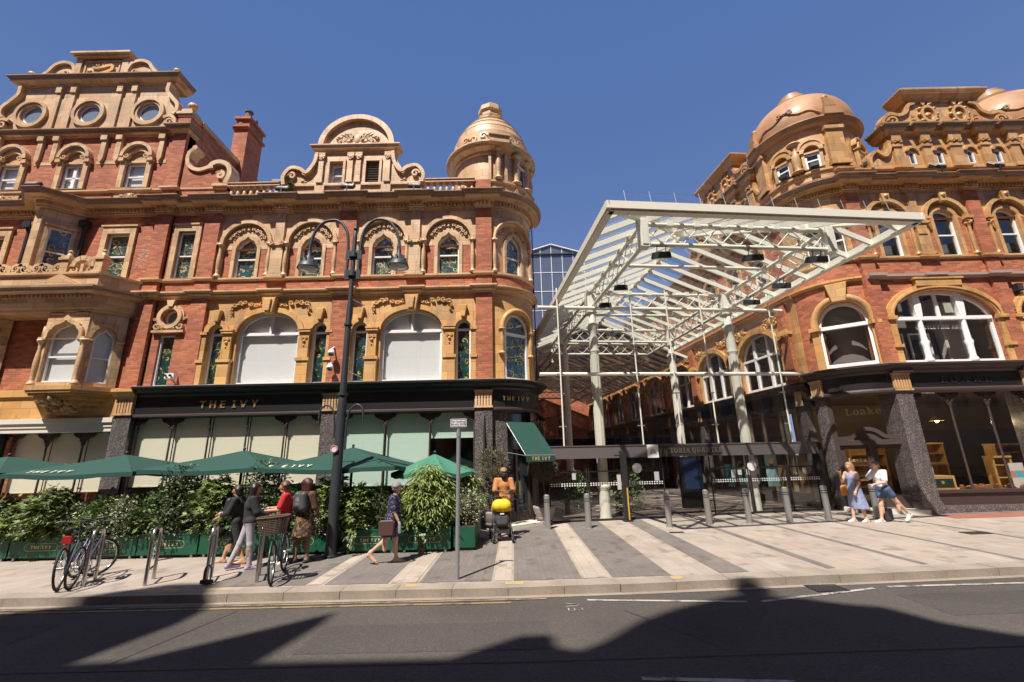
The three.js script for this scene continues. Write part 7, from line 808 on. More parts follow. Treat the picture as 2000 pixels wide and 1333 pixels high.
// ---------------------------------------------------------------- planters
const PZ = 3.5;
[[-13.0, -11.55, 'at the left edge of the picture'], [-11.51, -10.08, 'second from the left edge'], [-10.04, -8.63, 'behind the two parked bicycles'], [-8.6, -7.24, 'between the bicycles and the empty stand'], [-7.2, -5.8, 'behind the woman with the black backpack'], [-5.76, -4.2, 'behind the people standing by the basket bicycle'], [-3.94, -2.7, 'right of the lamp post'], [-2.66, -1.49, 'behind the walking woman, at the right end']].forEach(([a, b, l]) => {
  const t = thing('planter_box', 'dark green planter box lettered THE IVY, ' + l, 'planter', [(a + b) / 2, 0, PZ], 0, 'green planter boxes of the terrace'), w = (b - a) / 2; mesh('box', [bx(-w, w, 0.07, 0.5, -0.03, 0), bx(-w, w, 0.07, 0.5, -0.6, -0.57), bx(-w, -w + 0.03, 0.07, 0.5, -0.57, -0.03), bx(w - 0.03, w, 0.07, 0.5, -0.57, -0.03), bx(-w + 0.03, w - 0.03, 0.07, 0.1, -0.57, -0.03), bx(-w - 0.008, w + 0.008, 0.485, 0.51, -0.61, 0.01), bx(-w - 0.004, w + 0.004, 0.07, 0.11, -0.005, 0.006)], M.green, t); mesh('soil', bx(-w + 0.03, w - 0.03, 0.1, 0.45, -0.57, -0.03), std([0.05, 0.035, 0.022], 0.95), t); for (const s of [-1, 1]) mesh('castor', cyl(0.03, 0.03, 0.04, 0, 0, 0, 10).rotateX(Math.PI / 2).translate(s * (w - 0.12), 0.035, -0.06), M.steelDull, t);
  mesh('plinth', bx(-w + 0.02, w - 0.02, 0.02, 0.07, -0.55, -0.08), M.blackMetal, t);
  const rr = [], q = 0.3, hh = 0.075; for (let i = 0; i <= 40; i++) { const u = i / 40 * 4, k = Math.floor(u) % 4; } mesh('logo_outline', [bx(-q, q, 0.36, 0.366, 0.0005, 0.003), bx(-q, q, 0.21, 0.216, 0.0005, 0.003), ring(-q, 0.288, 0.078, 0.072, 1.571, 4.712, 0.003, 0.0005), ring(q, 0.288, 0.078, 0.072, -1.571, 1.571, 0.003, 0.0005)], M.goldPaint, t); mesh('logo_lettering', spaced('THE IVY', 0.07, 0.028, 0.003).map(g => g.translate(0, 0.288, 0.0005)), M.goldPaint, t);
});
{ const t = thing('end_planter', 'dark green planter box turning the corner towards the restaurant door', 'planter', [-1.2, 0, 2.5]); mesh('box', [bx(-0.25, 0.25, 0.07, 0.5, -0.9, 0.9)], M.green, t); mesh('soil', bx(-0.22, 0.22, 0.5, 0.51, -0.87, 0.87), std([0.05, 0.035, 0.022], 0.95), t); mesh('plinth', bx(-0.22, 0.22, 0, 0.07, -0.86, 0.86), M.blackMetal, t); }
// ---------------------------------------------------------------- parasols
function parasol(label, x, z, half, eave, peak, mat, lettered, oct) {
  const t = thing('parasol', label, 'parasol', [x, 0, z], 0, 'green parasols over the terrace'), n = oct ? 8 : 4, rr = rngOf(Math.round(x * 50)), pos = [], K = 8; const corner = i => { const a = oct ? i / 8 * 6.283 + 0.39 : (i * Math.PI / 2 + Math.PI / 4), r = oct ? half : half * Math.SQRT2; return [Math.cos(a) * r, Math.sin(a) * r]; };
  for (let i = 0; i < n; i++) { const A = corner(i), B = corner(i + 1); for (let j = 0; j < K; j++) for (let k = 0; k < 5; k++) { const P = (u, v) => { const ex = lerp(A[0], B[0], u), ez = lerp(A[1], B[1], u), sag = 0.07 * Math.sin(u * Math.PI) * v * (1 - v * 0.35); return [ex * v, lerp(peak, eave, Math.pow(v, 0.92)) - sag + 0.012 * Math.sin(u * 9 + i * 2 + v * 6) * v, ez * v]; }; const v0 = 0.03 + k / 5 * 0.97, v1 = 0.03 + (k + 1) / 5 * 0.97, a = P(j / K, v0), b = P((j + 1) / K, v0), c = P((j + 1) / K, v1), d = P(j / K, v1); pos.push(...a, ...b, ...c, ...a, ...c, ...d); }
    for (let j = 0; j < K; j++) { const Q = (u, y) => { const ex = lerp(A[0], B[0], u), ez = lerp(A[1], B[1], u), sag = 0.07 * Math.sin(u * Math.PI) * 0.65; return [ex * 1.002, eave - sag + 0.012 * Math.sin(u * 9 + i * 2 + 6) - y * (0.10 + 0.008 * Math.sin(u * 20)), ez * 1.002]; }; const a = Q(j / K, 0), b = Q((j + 1) / K, 0), c = Q((j + 1) / K, 1), d = Q(j / K, 1); pos.push(...a, ...b, ...c, ...a, ...c, ...d); } }
  const g = new THREE.BufferGeometry(); g.setAttribute('position', new THREE.Float32BufferAttribute(pos, 3)); g.computeVertexNormals(); mesh('canopy', toCreasedNormals(g, 0.35), mat, t); mesh('pole', [cyl(0.035, 0.035, peak, 0, 0, 0, 12), cyl(0.3, 0.28, 0.08, 0, 0, 0, 16), sph(0.04, 0, peak + 0.04, 0, 8, 6)], M.greyMetal, t);
  for (let i = 0; i < n; i++) { const A = corner(i), r = mesh('rib', bar([0, peak - 0.06, 0], [A[0] * 0.97, eave - 0.02, A[1] * 0.97], 0.012, 5), M.greyMetal, t); mesh('strut', bar([0, peak - 0.55, 0], [A[0] * 0.5, lerp(peak, eave, 0.5) - 0.05, A[1] * 0.5], 0.01, 5), M.greyMetal, r); }
  if (lettered) { const slope = Math.atan2(peak - eave, half); spaced('THE IVY', 0.15, 0.07, 0.003).forEach(l => { l.rotateX(-(Math.PI / 2 - slope)); l.translate(lettered, lerp(peak, eave, 0.88) - 0.012, half * 0.88); mesh('gold_letter', l, std([0.62, 0.6, 0.4], 0.7), t); }); }
}
parasol('dark green parasol at the left edge of the terrace', -13.75, 2.0, 1.55, 1.93, 2.36, M.canvas, 0);
parasol('dark green parasol lettered THE IVY above the parked bicycles', -10.5, 2.05, 1.55, 1.9, 2.34, M.canvas, -0.6);
parasol('dark green parasol above the tall dense shrub, third from left', -7.35, 2.0, 1.55, 1.93, 2.38, M.canvas, 0);
parasol('dark green parasol lettered THE IVY behind the lamp post', -4.35, 2.1, 1.55, 1.9, 2.4, M.canvas, -1.0);
parasol('small lighter green parasol behind the walking woman', -2.12, 2.2, 1.12, 1.72, 2.18, new THREE.MeshStandardMaterial({ color: C(0.045, 0.17, 0.11), roughness: 0.85, side: THREE.DoubleSide }), 0, true);
// terrace tables and chairs half seen behind the planters
for (const [x, i, l] of [[-12.3, 0, 'under the leftmost parasol'], [-10.2, 1, 'under the lettered left parasol'], [-7.4, 2, 'under the third parasol'], [-4.9, 3, 'under the parasol by the lamp post'], [-2.9, 4, 'under the small light green parasol']]) { const t = thing('bistro_table', 'round dark bistro table ' + l, 'table', [x, 0, 1.35], 0, 'terrace tables'); mesh('top', cyl(0.35, 0.35, 0.03, 0, 0.72, 0, 24), M.wood, t); mesh('stem', [cyl(0.03, 0.03, 0.72, 0, 0, 0, 10), cyl(0.22, 0.2, 0.03, 0, 0, 0, 20)], M.blackMetal, t); for (const s of [-1, 1]) { const c = thing('bistro_chair', 'dark rattan terrace chair ' + (s < 0 ? 'left' : 'right') + ' of the table ' + l, 'chair', [x + s * 0.6, 0, 1.4], -s * 1.57, 'terrace chairs'); mesh('seat', box(0.42, 0.04, 0.42, 0, 0.45, 0), std([0.09, 0.06, 0.04], 0.8), c); mesh('backrest', box(0.42, 0.45, 0.03, 0, 0.72, -0.2), std([0.09, 0.06, 0.04], 0.8), c); for (const a of [-1, 1]) for (const b of [-1, 1]) mesh('leg', cyl(0.015, 0.015, 0.45, a * 0.18, 0, b * 0.18, 6), M.blackMetal, c); } }
// ---------------------------------------------------------------- awning, cameras, facade floodlights
{ const a = 0.62, t = thing('awning', 'green sloping awning lettered THE IVY over the corner door', 'awning', [-0.72 + Math.sin(a) * 1.6, 0, -1.52 + Math.cos(a) * 1.6], a); mesh('cover', [quadG([-0.56, 3.15, 0], [-0.56, 2.1, 1.0], [0.56, 2.1, 1.0], [0.56, 3.15, 0]), quadG([-0.56, 2.1, 1.0], [-0.56, 1.9, 1.02], [0.56, 1.9, 1.02], [0.56, 2.1, 1.0])], M.canvas, t); for (const s of [-1, 1]) mesh('awning_arm', [bar([s * 0.54, 3.1, 0], [s * 0.54, 2.08, 0.98], 0.014, 6), bar([s * 0.54, 2.2, 0], [s * 0.54, 2.08, 0.98], 0.012, 6)], M.steelDull, t); mesh('front_rail', bar([-0.56, 2.09, 0.99], [0.56, 2.09, 0.99], 0.018, 8), M.steelDull, t); spaced('THE IVY', 0.11, 0.04, 0.004).forEach(g => { g.translate(0, 2.0, 1.016); mesh('letter', g, M.goldPaint, t); }); }
{ const f = thing('facade_floodlight', '', 'floodlight', [0, 0, 0], 0, 'floodlights on the cornices'); mesh('housing', ext(poly([[-0.22, 0.05], [0.22, 0.05], [0.25, 0.3], [-0.25, 0.3]]), 0.12, 0, 0.02).rotateX(-0.7), M.blackMetal, f); mesh('lens', bx(-0.19, 0.19, 0.09, 0.27, 0.121, 0.13).rotateX(-0.7), std([0.3, 0.3, 0.3], 0.15), f); mesh('bracket', [bx(-0.02, 0.02, -0.05, 0.12, 0, 0.04)], M.blackMetal, f);
  [[-16.6, 11.42, 1.05, 'on the cornice over the triangular bay'], [-8.15, 11.42, 0.5, 'on the cornice left of the attic gable'], [-5.78, 11.42, 0.55, 'on the cornice under the attic gable'], [-3.4, 11.42, 0.5, 'on the cornice right of the attic gable'], [15.6, 11.76, 0.5, 'on the right block cornice, nearer the dome'], [17.7, 11.76, 0.5, 'on the right block cornice, nearer the picture edge']].forEach(([x, y, z, l], i) => { const o = i ? copy(f, [x, y, z], 0.1, '') : f; o.position.set(x, y, z); o.userData.label = 'black floodlight ' + l; }); }
{ const t = thing('box_camera', 'white box security camera on the brick by the narrow window', 'camera', [-11.12, 4.75, 0.1]); mesh('body', [box(0.3, 0.16, 0.14, 0, 0.08, 0.16)], M.white, t); mesh('lens', [cyl(0.04, 0.04, 0.05, 0, 0, 0, 12).rotateX(1.57).translate(-0.08, 0.08, 0.26), cyl(0.04, 0.04, 0.05, 0, 0, 0, 12).rotateX(1.57).translate(0.08, 0.08, 0.26)], M.blackMetal, t); mesh('bracket', [bar([0, 0, 0.1], [0, -0.12, -0.1], 0.02, 6)], M.steelDull, t);
  const d = thing('dome_camera', 'white dome security camera on the brick pier, upper of two', 'camera', [-5.95, 5.35, 0.14], 0, 'dome cameras on the brick pier'); mesh('bracket', [bar([0.04, 0.36, 0], [0.04, 0.26, 0.2], 0.025, 7)], M.white, d); mesh('housing', lathe([[0, 0.26], [0.06, 0.24], [0.11, 0.14], [0.11, 0.08], [0, 0.08]], 16).translate(0.04, 0, 0.22), M.white, d); mesh('dome', new THREE.SphereGeometry(0.085, 14, 8, 0, 6.3, 1.57, 1.57).translate(0.04, 0.08, 0.22), M.glassDark, d); copy(d, [-5.95, 4.86, 0.14], 0, 'white dome security camera on the brick pier, lower of two'); }
{ const t = thing('wall_speaker', 'small black box fixed to the brick above the big gallery window', 'speaker', [17.35, 7.3, 0.04]); mesh('box', box(0.2, 0.26, 0.16, 0, 0, 0.09), M.blackMetal, t); mesh('grille', box(0.15, 0.2, 0.01, 0, 0, 0.175), M.greyMetal, t); }
// ---------------------------------------------------------------- people: bodies meshed from joined tapered capsules
function surfNet(f, lo, hi, cell) {
  const n = [0, 1, 2].map(k => Math.ceil((hi[k] - lo[k]) / cell) + 2), [X, Y, Z] = n, val = new Float32Array(X * Y * Z), id = (i, j, k) => (k * Y + j) * X + i;
  for (let k = 0; k < Z; k++) for (let j = 0; j < Y; j++) for (let i = 0; i < X; i++) val[id(i, j, k)] = f(lo[0] + i * cell, lo[1] + j * cell, lo[2] + k * cell);
  const vid = new Int32Array(X * Y * Z).fill(-1), pos = [], idx = [], cr = [[0, 0, 0], [1, 0, 0], [0, 1, 0], [1, 1, 0], [0, 0, 1], [1, 0, 1], [0, 1, 1], [1, 1, 1]], ed = [[0, 1], [2, 3], [4, 5], [6, 7], [0, 2], [1, 3], [4, 6], [5, 7], [0, 4], [1, 5], [2, 6], [3, 7]];
  for (let k = 0; k < Z - 1; k++) for (let j = 0; j < Y - 1; j++) for (let i = 0; i < X - 1; i++) {
    const v = cr.map(c => val[id(i + c[0], j + c[1], k + c[2])]); let s = 0; for (const q of v) if (q < 0) s++; if (!s || s === 8) continue;
    let p = [0, 0, 0], m = 0; for (const [a, b] of ed) if ((v[a] < 0) !== (v[b] < 0)) { const t = v[a] / (v[a] - v[b]); for (let q = 0; q < 3; q++) p[q] += lerp(cr[a][q], cr[b][q], t); m++; }
    vid[id(i, j, k)] = pos.length / 3; pos.push(lo[0] + (i + p[0] / m) * cell, lo[1] + (j + p[1] / m) * cell, lo[2] + (k + p[2] / m) * cell);
  }
  const quad = (a, b, c, d, fl) => { if (a < 0 || b < 0 || c < 0 || d < 0) return; fl ? idx.push(a, c, b, a, d, c) : idx.push(a, b, c, a, c, d); };
  for (let k = 1; k < Z - 1; k++) for (let j = 1; j < Y - 1; j++) for (let i = 1; i < X - 1; i++) { const s = val[id(i, j, k)] < 0;
    if (s !== val[id(i + 1, j, k)] < 0) quad(vid[id(i, j - 1, k - 1)], vid[id(i, j, k - 1)], vid[id(i, j, k)], vid[id(i, j - 1, k)], !s);
    if (s !== val[id(i, j + 1, k)] < 0) quad(vid[id(i - 1, j, k - 1)], vid[id(i - 1, j, k)], vid[id(i, j, k)], vid[id(i, j, k - 1)], !s);
    if (s !== val[id(i, j, k + 1)] < 0) quad(vid[id(i - 1, j - 1, k)], vid[id(i, j - 1, k)], vid[id(i, j, k)], vid[id(i - 1, j, k)], !s); }
  const g = new THREE.BufferGeometry(); g.setAttribute('position', new THREE.Float32BufferAttribute(pos, 3)); g.setIndex(idx); g.computeVertexNormals(); return g;
}
const smin = (a, b, k) => { const h = Math.max(k - Math.abs(a - b), 0) / k; return Math.min(a, b) - h * h * k * 0.25; };
function capD(x, y, z, c) { const [a, b, ra, rb, sz = 1] = c, bx_ = b[0] - a[0], by = b[1] - a[1], bz = b[2] - a[2], px = x - a[0], py = y - a[1], pz = z - a[2], l2 = bx_ * bx_ + by * by + bz * bz || 1e-9, t = clamp((px * bx_ + py * by + pz * bz) / l2, 0, 1), dx = px - bx_ * t, dy = py - by * t, dz = (pz - bz * t) * sz; return (Math.sqrt(dx * dx + dy * dy + dz * dz) - lerp(ra, rb, t)) / Math.max(1, sz * 0.75); }
function field(caps, k, cut) { return (x, y, z) => { let d = 1e3; for (const c of caps) d = smin(d, capD(x, y, z, c), k); if (cut) d = Math.max(d, cut(x, y, z)); return d; }; }
function bounds(caps, pad) { const lo = [1e9, 1e9, 1e9], hi = [-1e9, -1e9, -1e9]; for (const [a, b, ra, rb] of caps) for (const [p, r] of [[a, ra], [b, rb]]) for (let q = 0; q < 3; q++) { lo[q] = Math.min(lo[q], p[q] - r - pad); hi[q] = Math.max(hi[q], p[q] + r + pad); } return [lo, hi]; }
function blob(caps, k, cell, cut) { const [lo, hi] = bounds(caps, 0.03); return surfNet(field(caps, k, cut), lo, hi, cell); }
const add3 = (a, b, k = 1) => [a[0] + b[0] * k, a[1] + b[1] * k, a[2] + b[2] * k];
// pose: leg [hip swing, knee bend, splay], arm [swing, spread, elbow bend, turn in]; metres, facing +z
function figure(label, o) {
  const t = thing('person', label, 'person', o.p, o.ry, o.group), h = o.h, J = {}, lean = o.lean || 0;
  const legs = [-1, 1].map((s, i) => { const [a, b, sp = 0] = o.legs[i]; const hip = [s * 0.052 * h, 0, 0], d1 = [s * Math.sin(sp), -Math.cos(a), Math.sin(a)], kn = add3(hip, d1, 0.245 * h), d2 = [s * Math.sin(sp) * 0.5, -Math.cos(a - b), Math.sin(a - b)], an = add3(kn, d2, 0.235 * h), pt = a - b < -0.5 ? -0.75 : (o.toe?.[i] ?? 0), toe = add3(an, [s * 0.02, -0.035 * h + Math.sin(pt) * 0.1 * h, Math.cos(pt) * 0.105 * h]); return { hip, kn, an, toe, heel: add3(an, [0, -0.028 * h, -0.025 * h]) }; });
  const low = Math.min(...legs.map(l => Math.min(l.toe[1], l.heel[1]))) - 0.018, py = -low; for (const l of legs) for (const k of Object.keys(l)) l[k][1] += py;
  const up = (d, x = 0, z = 0) => [x, py + d * h * Math.cos(lean) - z * Math.sin(lean), d * h * Math.sin(lean) + z * Math.cos(lean)];
  const pel = up(0.01), wa = up(0.1), ch = up(0.2), nk = up(0.305), hd = add3(up(0.39), [0, -(o.nod || 0) * 0.02, 0.012 + (o.nod || 0) * 0.06]), sw = o.sw || 1;
  const arms = [-1, 1].map((s, i) => { const [a, sp, e, inn = 0] = o.arms[i], sh = up(0.278, s * 0.098 * h * sw), d1 = [s * Math.sin(sp), -Math.cos(a) * Math.cos(sp), Math.sin(a) * Math.cos(sp)], el = add3(sh, d1, 0.165 * h), b = a + e, d2 = [-s * Math.sin(inn), -Math.cos(b) * Math.cos(inn), Math.sin(b) * Math.cos(inn)], wr = add3(el, d2, 0.145 * h); return { sh, el, wr, d2, s }; });
  const q = o.fat || 1, caps = [[add3(pel, [-0.04 * h, 0, 0]), add3(pel, [0.04 * h, 0, 0]), 0.058 * h * q, 0.058 * h * q], [pel, wa, 0.066 * h * q, 0.06 * h * q], [wa, ch, 0.06 * h * q, 0.07 * h * q], [up(0.2, -0.03 * h), up(0.25, -0.05 * h), 0.06 * h, 0.045 * h], [up(0.2, 0.03 * h), up(0.25, 0.05 * h), 0.06 * h, 0.045 * h], [up(0.272, -0.08 * h), up(0.272, 0.08 * h), 0.03 * h, 0.03 * h], [up(0.27), add3(hd, [0, -0.03 * h, -0.008]), 0.034 * h, 0.029 * h]];
  const legC = l => [[l.hip, l.kn, 0.05 * h * q, 0.033 * h], [l.kn, l.an, 0.033 * h, 0.02 * h], [add3(l.kn, [0, -0.06 * h, -0.008 * h]), add3(l.kn, [0, -0.12 * h, -0.008 * h]), 0.032 * h, 0.026 * h]], footC = l => [[l.an, l.heel, 0.021 * h, 0.02 * h], [l.heel, l.toe, 0.02 * h, 0.014 * h], [l.an, add3(l.toe, [0, 0.004, -0.03 * h]), 0.02 * h, 0.014 * h]], armC = a => [[a.sh, a.el, 0.031 * h, 0.024 * h], [a.el, a.wr, 0.024 * h, 0.016 * h]];
  for (const l of legs) caps.push(...legC(l), ...footC(l)); for (const a of arms) caps.push(...armC(a));
  const yaw = o.look || 0, hx = (x, y, z) => add3(hd, [x * Math.cos(yaw) + z * Math.sin(yaw), y, -x * Math.sin(yaw) + z * Math.cos(yaw)]);
  const head = [[hx(0, 0.018 * h, -0.008 * h), hx(0, 0.012 * h, 0.004 * h), 0.05 * h, 0.05 * h], [hx(0, -0.01 * h, 0.012 * h), hx(0, -0.042 * h, 0.022 * h), 0.04 * h, 0.022 * h], [hx(0, 0.004 * h, 0.05 * h), hx(0, -0.016 * h, 0.062 * h), 0.006 * h, 0.009 * h], [hx(-0.05 * h, 0, -0.004 * h), hx(-0.052 * h, -0.014 * h, -0.004 * h), 0.01 * h, 0.008 * h], [hx(0.05 * h, 0, -0.004 * h), hx(0.052 * h, -0.014 * h, -0.004 * h), 0.01 * h, 0.008 * h], [add3(hd, [0, -0.05 * h, -0.005]), hx(0, -0.02 * h, -0.005), 0.03 * h, 0.036 * h]];
  const geos = [blob(caps, 0.035, 0.016), blob(head, 0.018, 0.008)];
  for (const a of arms) { const d = V3(...a.d2).normalize(), side = V3(-a.s, 0, 0).addScaledVector(d, d.x * a.s).normalize(); if (side.length() < 0.1) side.set(0, 0, 1); const nrm = d.clone().cross(side), P = (f, s2, n) => { const v = d.clone().multiplyScalar(f).addScaledVector(side, s2).addScaledVector(nrm, n * a.s); return add3(a.wr, [v.x, v.y, v.z]); }, hs = h / 1.7, hc = [[P(0, 0, 0), P(0.05 * hs, 0, 0), 0.02, 0.026], [P(0.03 * hs, -0.022, 0), P(0.08 * hs, -0.028, 0.004), 0.018, 0.015], [P(0.03 * hs, 0.02, 0), P(0.08 * hs, 0.026, 0.004), 0.018, 0.015]]; [[-0.03, 0.06], [-0.011, 0.07], [0.01, 0.066], [0.029, 0.052]].forEach(([s2, l]) => hc.push([P(0.08 * hs, s2, 0.004), P((0.08 + l * 0.5) * hs, s2 * 1.05, 0.018), 0.0095, 0.0085], [P((0.08 + l * 0.5) * hs, s2 * 1.05, 0.018), P((0.08 + l * 0.85) * hs, s2, 0.045), 0.0085, 0.0075])); hc.push([P(0.025 * hs, 0.02, 0.008), P(0.06 * hs, 0.045, 0.025), 0.013, 0.0105], [P(0.06 * hs, 0.045, 0.025), P(0.088 * hs, 0.043, 0.04), 0.0105, 0.0085]); geos.push(blob(hc, 0.008, 0.0058)); a.hand = P(0.1 * hs, 0, 0.03); }
  mesh('body', geos, std(o.skin || [0.50, 0.29, 0.20], 0.55), t);
  mesh('eyes', [-1, 1].map(s => sph(0.0085, ...hx(s * 0.019 * h, 0.006 * h, 0.047 * h), 8, 6)), std([0.03, 0.02, 0.015], 0.25), t); mesh('lips', bar(hx(-0.012 * h, -0.03 * h, 0.043 * h), hx(0.012 * h, -0.03 * h, 0.043 * h), 0.005, 6), std([0.35, 0.12, 0.10], 0.5), t);
  const grow = (cs, e) => cs.map(([a, b, ra, rb, z]) => [a, b, ra + e, rb + e, z]);
  const X = { t, h, pel, wa, ch, nk, hd, up, hx, legs, arms, caps, legC, footC, armC, grow, py, head };
  for (const [name, mat, fn] of o.wear) mesh(name, fn(X), mat, t); return X;
}
const torsoOf = X => [...X.caps.slice(0, 6)], hemCut = (X, d) => (x, y, z) => (X.py + d * X.h) - y, neckCut = X => (x, y, z) => y - X.nk[1] + 0.004 * 0 - 0.012 + Math.max(0, z - X.nk[2]) * 0.3;
const top_ = (hem, sleeve, e = 0.014) => X => blob([...X.grow(torsoOf(X), e), ...X.arms.flatMap(a => sleeve ? [[a.sh, lerp3(a.sh, a.el, Math.min(1, sleeve)), 0.031 * X.h + e + 0.004, 0.028 * X.h + e + 0.004], ...(sleeve > 1 ? [[a.el, lerp3(a.el, a.wr, sleeve - 1), 0.026 * X.h + e, 0.02 * X.h + e]] : [])] : [])], 0.03, 0.015, (x, y, z) => Math.max(hemCut(X, hem)(x, y, z), neckCut(X)(x, y, z)));
const lerp3 = (a, b, t) => [lerp(a[0], b[0], t), lerp(a[1], b[1], t), lerp(a[2], b[2], t)];
const trousers = (len, e = 0.012) => X => blob([...X.grow(X.caps.slice(0, 2), e), ...X.legs.flatMap(l => len > 1 ? X.grow(X.legC(l), e).map(([a, b, ra, rb]) => [a, b, ra, Math.max(rb, 0.024 * X.h + e)]).slice(0, 2).map((c, i) => i ? [c[0], lerp3(c[0], c[1], len - 1), c[2], c[3]] : c) : [[l.hip, lerp3(l.hip, l.kn, len), 0.05 * X.h + e + 0.008, 0.046 * X.h + e + 0.008]])], 0.03, 0.015, (x, y, z) => y - X.wa[1]);
const skirt = (y0, flare, sway = [0, 0], e = 0.016) => X => { const b = [sway[0], X.py + y0 * X.h, sway[1]]; return blob([...X.grow(X.caps.slice(0, 3), e), [X.pel, add3(b, [0, -0.02, 0]), 0.1 * X.h, flare], ...X.legs.map(l => [l.hip, lerp3(l.hip, l.kn, 0.95), 0.058 * X.h, 0.055 * X.h])], 0.05, 0.017, (x, y, z) => { const an = Math.atan2(z - b[2], x - b[0]); return Math.max(b[1] + 0.012 * Math.sin(an * 7) - y, y - X.ch[1]) ; }); };
const shoes = (hi = 0) => X => X.legs.map(l => blob([...X.grow(X.footC(l), 0.007), [add3(l.heel, [0, -0.008, 0]), add3(l.toe, [0, -0.006, 0]), 0.03, 0.026]], 0.015, 0.011, (x, y, z) => y - l.an[1] - 0.012 - hi));
const sandals = X => X.legs.flatMap(l => [blob([[add3(l.heel, [0, -0.026, -0.01]), add3(l.toe, [0, -0.022, 0.02]), 0.026, 0.026]], 0.01, 0.01, (x, y, z) => { const f = clamp((z - l.heel[2]) / (l.toe[2] - l.heel[2] || 1), 0, 1); return y - lerp(l.heel[1], l.toe[1], f) + 0.012; }), bar(add3(l.toe, [-0.035, 0.0, -0.05]), add3(l.toe, [0.035, 0.0, -0.05]), 0.012, 6)]);
const hairOf = (len, back = 0.05, vol = 0.007, bun) => X => { const h = X.h, c = [[X.hx(0, 0.026 * h, -0.014 * h), X.hx(0, 0.022 * h, -0.004 * h), 0.05 * h + vol, 0.05 * h + vol]]; if (len) for (const s of [-1, 0, 1]) c.push([X.hx(s * 0.03 * h, 0.01 * h, -0.02 * h), X.hx(s * 0.036 * h, -len, -back), 0.036 * h + vol, 0.024 * h]); if (bun) c.push([X.hx(0, 0.03 * h, -0.06 * h), X.hx(0, 0.035 * h, -0.07 * h), 0.022 * h, 0.02 * h]); const cy = Math.cos(0), hd = X.hd, f0 = X.hx(0, 0, 0.05 * h), dz = [f0[0] - hd[0], f0[2] - hd[2]], dl = Math.hypot(...dz); return blob(c, 0.02, 0.009, (x, y, z) => { const f = ((x - hd[0]) * dz[0] + (z - hd[2]) * dz[1]) / dl; return Math.min(0.03, Math.min(f - 0.012 * h, 0.03 * h - (y - hd[1]) + (f - 0.05 * h) * 0.4 + 0.0)) ; }); };
const speck = (base, cols, sc, dens, s) => new THREE.MeshStandardMaterial({ roughness: 0.85, map: dataTex(256, 256, (u, v) => { const q = Math.floor(u * sc), r = Math.floor(v * sc), k = hash(q, r, s), fx = u * sc - q - 0.5 + (hash(q, r, s + 1) - 0.5) * 0.4, fy = v * sc - r - 0.5 + (hash(q, r, s + 2) - 0.5) * 0.4; let c = base; if (k < dens && fx * fx + fy * fy < 0.1) c = cols[Math.floor(k / dens * cols.length)]; return c; }, [0.5, 0.5]) });
const cloth = (c, r = 0.85) => new THREE.MeshStandardMaterial({ roughness: r, map: dataTex(128, 128, (u, v) => scl(c, 0.8 + 0.4 * fbm(u, v, 6, 4, 7)), [0.6, 0.6]) });
const black = cloth([0.02, 0.02, 0.022]), bagM = cloth([0.018, 0.018, 0.02], 0.6);
const backpack = (front, k = 1) => X => { const c = X.up(0.19, 0, front * 0.16); return [blob([[add3(c, [-0.07 * k, -0.1 * k, 0]), add3(c, [-0.07 * k, 0.12 * k, 0]), 0.09 * k, 0.07 * k], [add3(c, [0.07 * k, -0.1 * k, 0]), add3(c, [0.07 * k, 0.12 * k, 0]), 0.09 * k, 0.07 * k], [add3(c, [0, -0.06, front * 0.06]), add3(c, [0, 0.0, front * 0.06]), 0.08 * k, 0.06 * k]], 0.04, 0.014), ...[-1, 1].map(s => tube([add3(c, [s * 0.09, 0.14, 0]), add3(X.up(0.3, s * 0.1, 0), [0, 0.02, 0]), add3(X.up(0.24, s * 0.1, -front * 0.1), [0, 0, 0]), add3(c, [s * 0.1, -0.1, -front * 0.06])], 0.016, 16, 5))]; };
const phone = X => { const p = X.arms[0].hand; return box(0.07, 0.012, 0.14, p[0] + 0.02, p[1] + 0.02, p[2] + 0.02); };
const STEP = 'people standing by the basket bicycle';
figure('woman in black top and cropped black trousers, with sandals and a black backpack', { p: [-5.98, 0, 4.2], ry: -1.45, h: 1.64, legs: [[0.34, 0.06, 0.03], [-0.26, 0.14, 0.03]], arms: [[0.5, 0.12, 0.9, 0.3], [0.35, 0.12, 0.8, 0.2]], nod: 0.5, lean: 0.06, skin: [0.46, 0.26, 0.17], group: STEP, wear: [['trousers', black, trousers(1.25)], ['top', black, top_(0.03, 1.6)], ['hair', std([0.02, 0.012, 0.01], 0.5), hairOf(0.07, 0.07)], ['sandals', std([0.25, 0.14, 0.08], 0.7), sandals], ['backpack', bagM, backpack(1, 1.05)]] });
figure('woman with dark hair in a black jacket, lilac grey leggings and purple trainers', { p: [-5.4, 0, 4.75], ry: 2.2, h: 1.66, legs: [[0.1, 0.04, 0.04], [-0.28, 0.1, 0.05]], arms: [[0.3, 0.15, 0.9, 0.2], [0.3, 0.15, 1.0, 0.2]], nod: 0.4, skin: [0.36, 0.2, 0.13], group: STEP, wear: [['leggings', cloth([0.36, 0.33, 0.37]), trousers(1.95, 0.006)], ['jacket', black, top_(0.0, 1.8, 0.022)], ['hair', std([0.015, 0.01, 0.01], 0.45), hairOf(0.2, 0.06)], ['trainers', std([0.3, 0.24, 0.42], 0.6), shoes()]] });
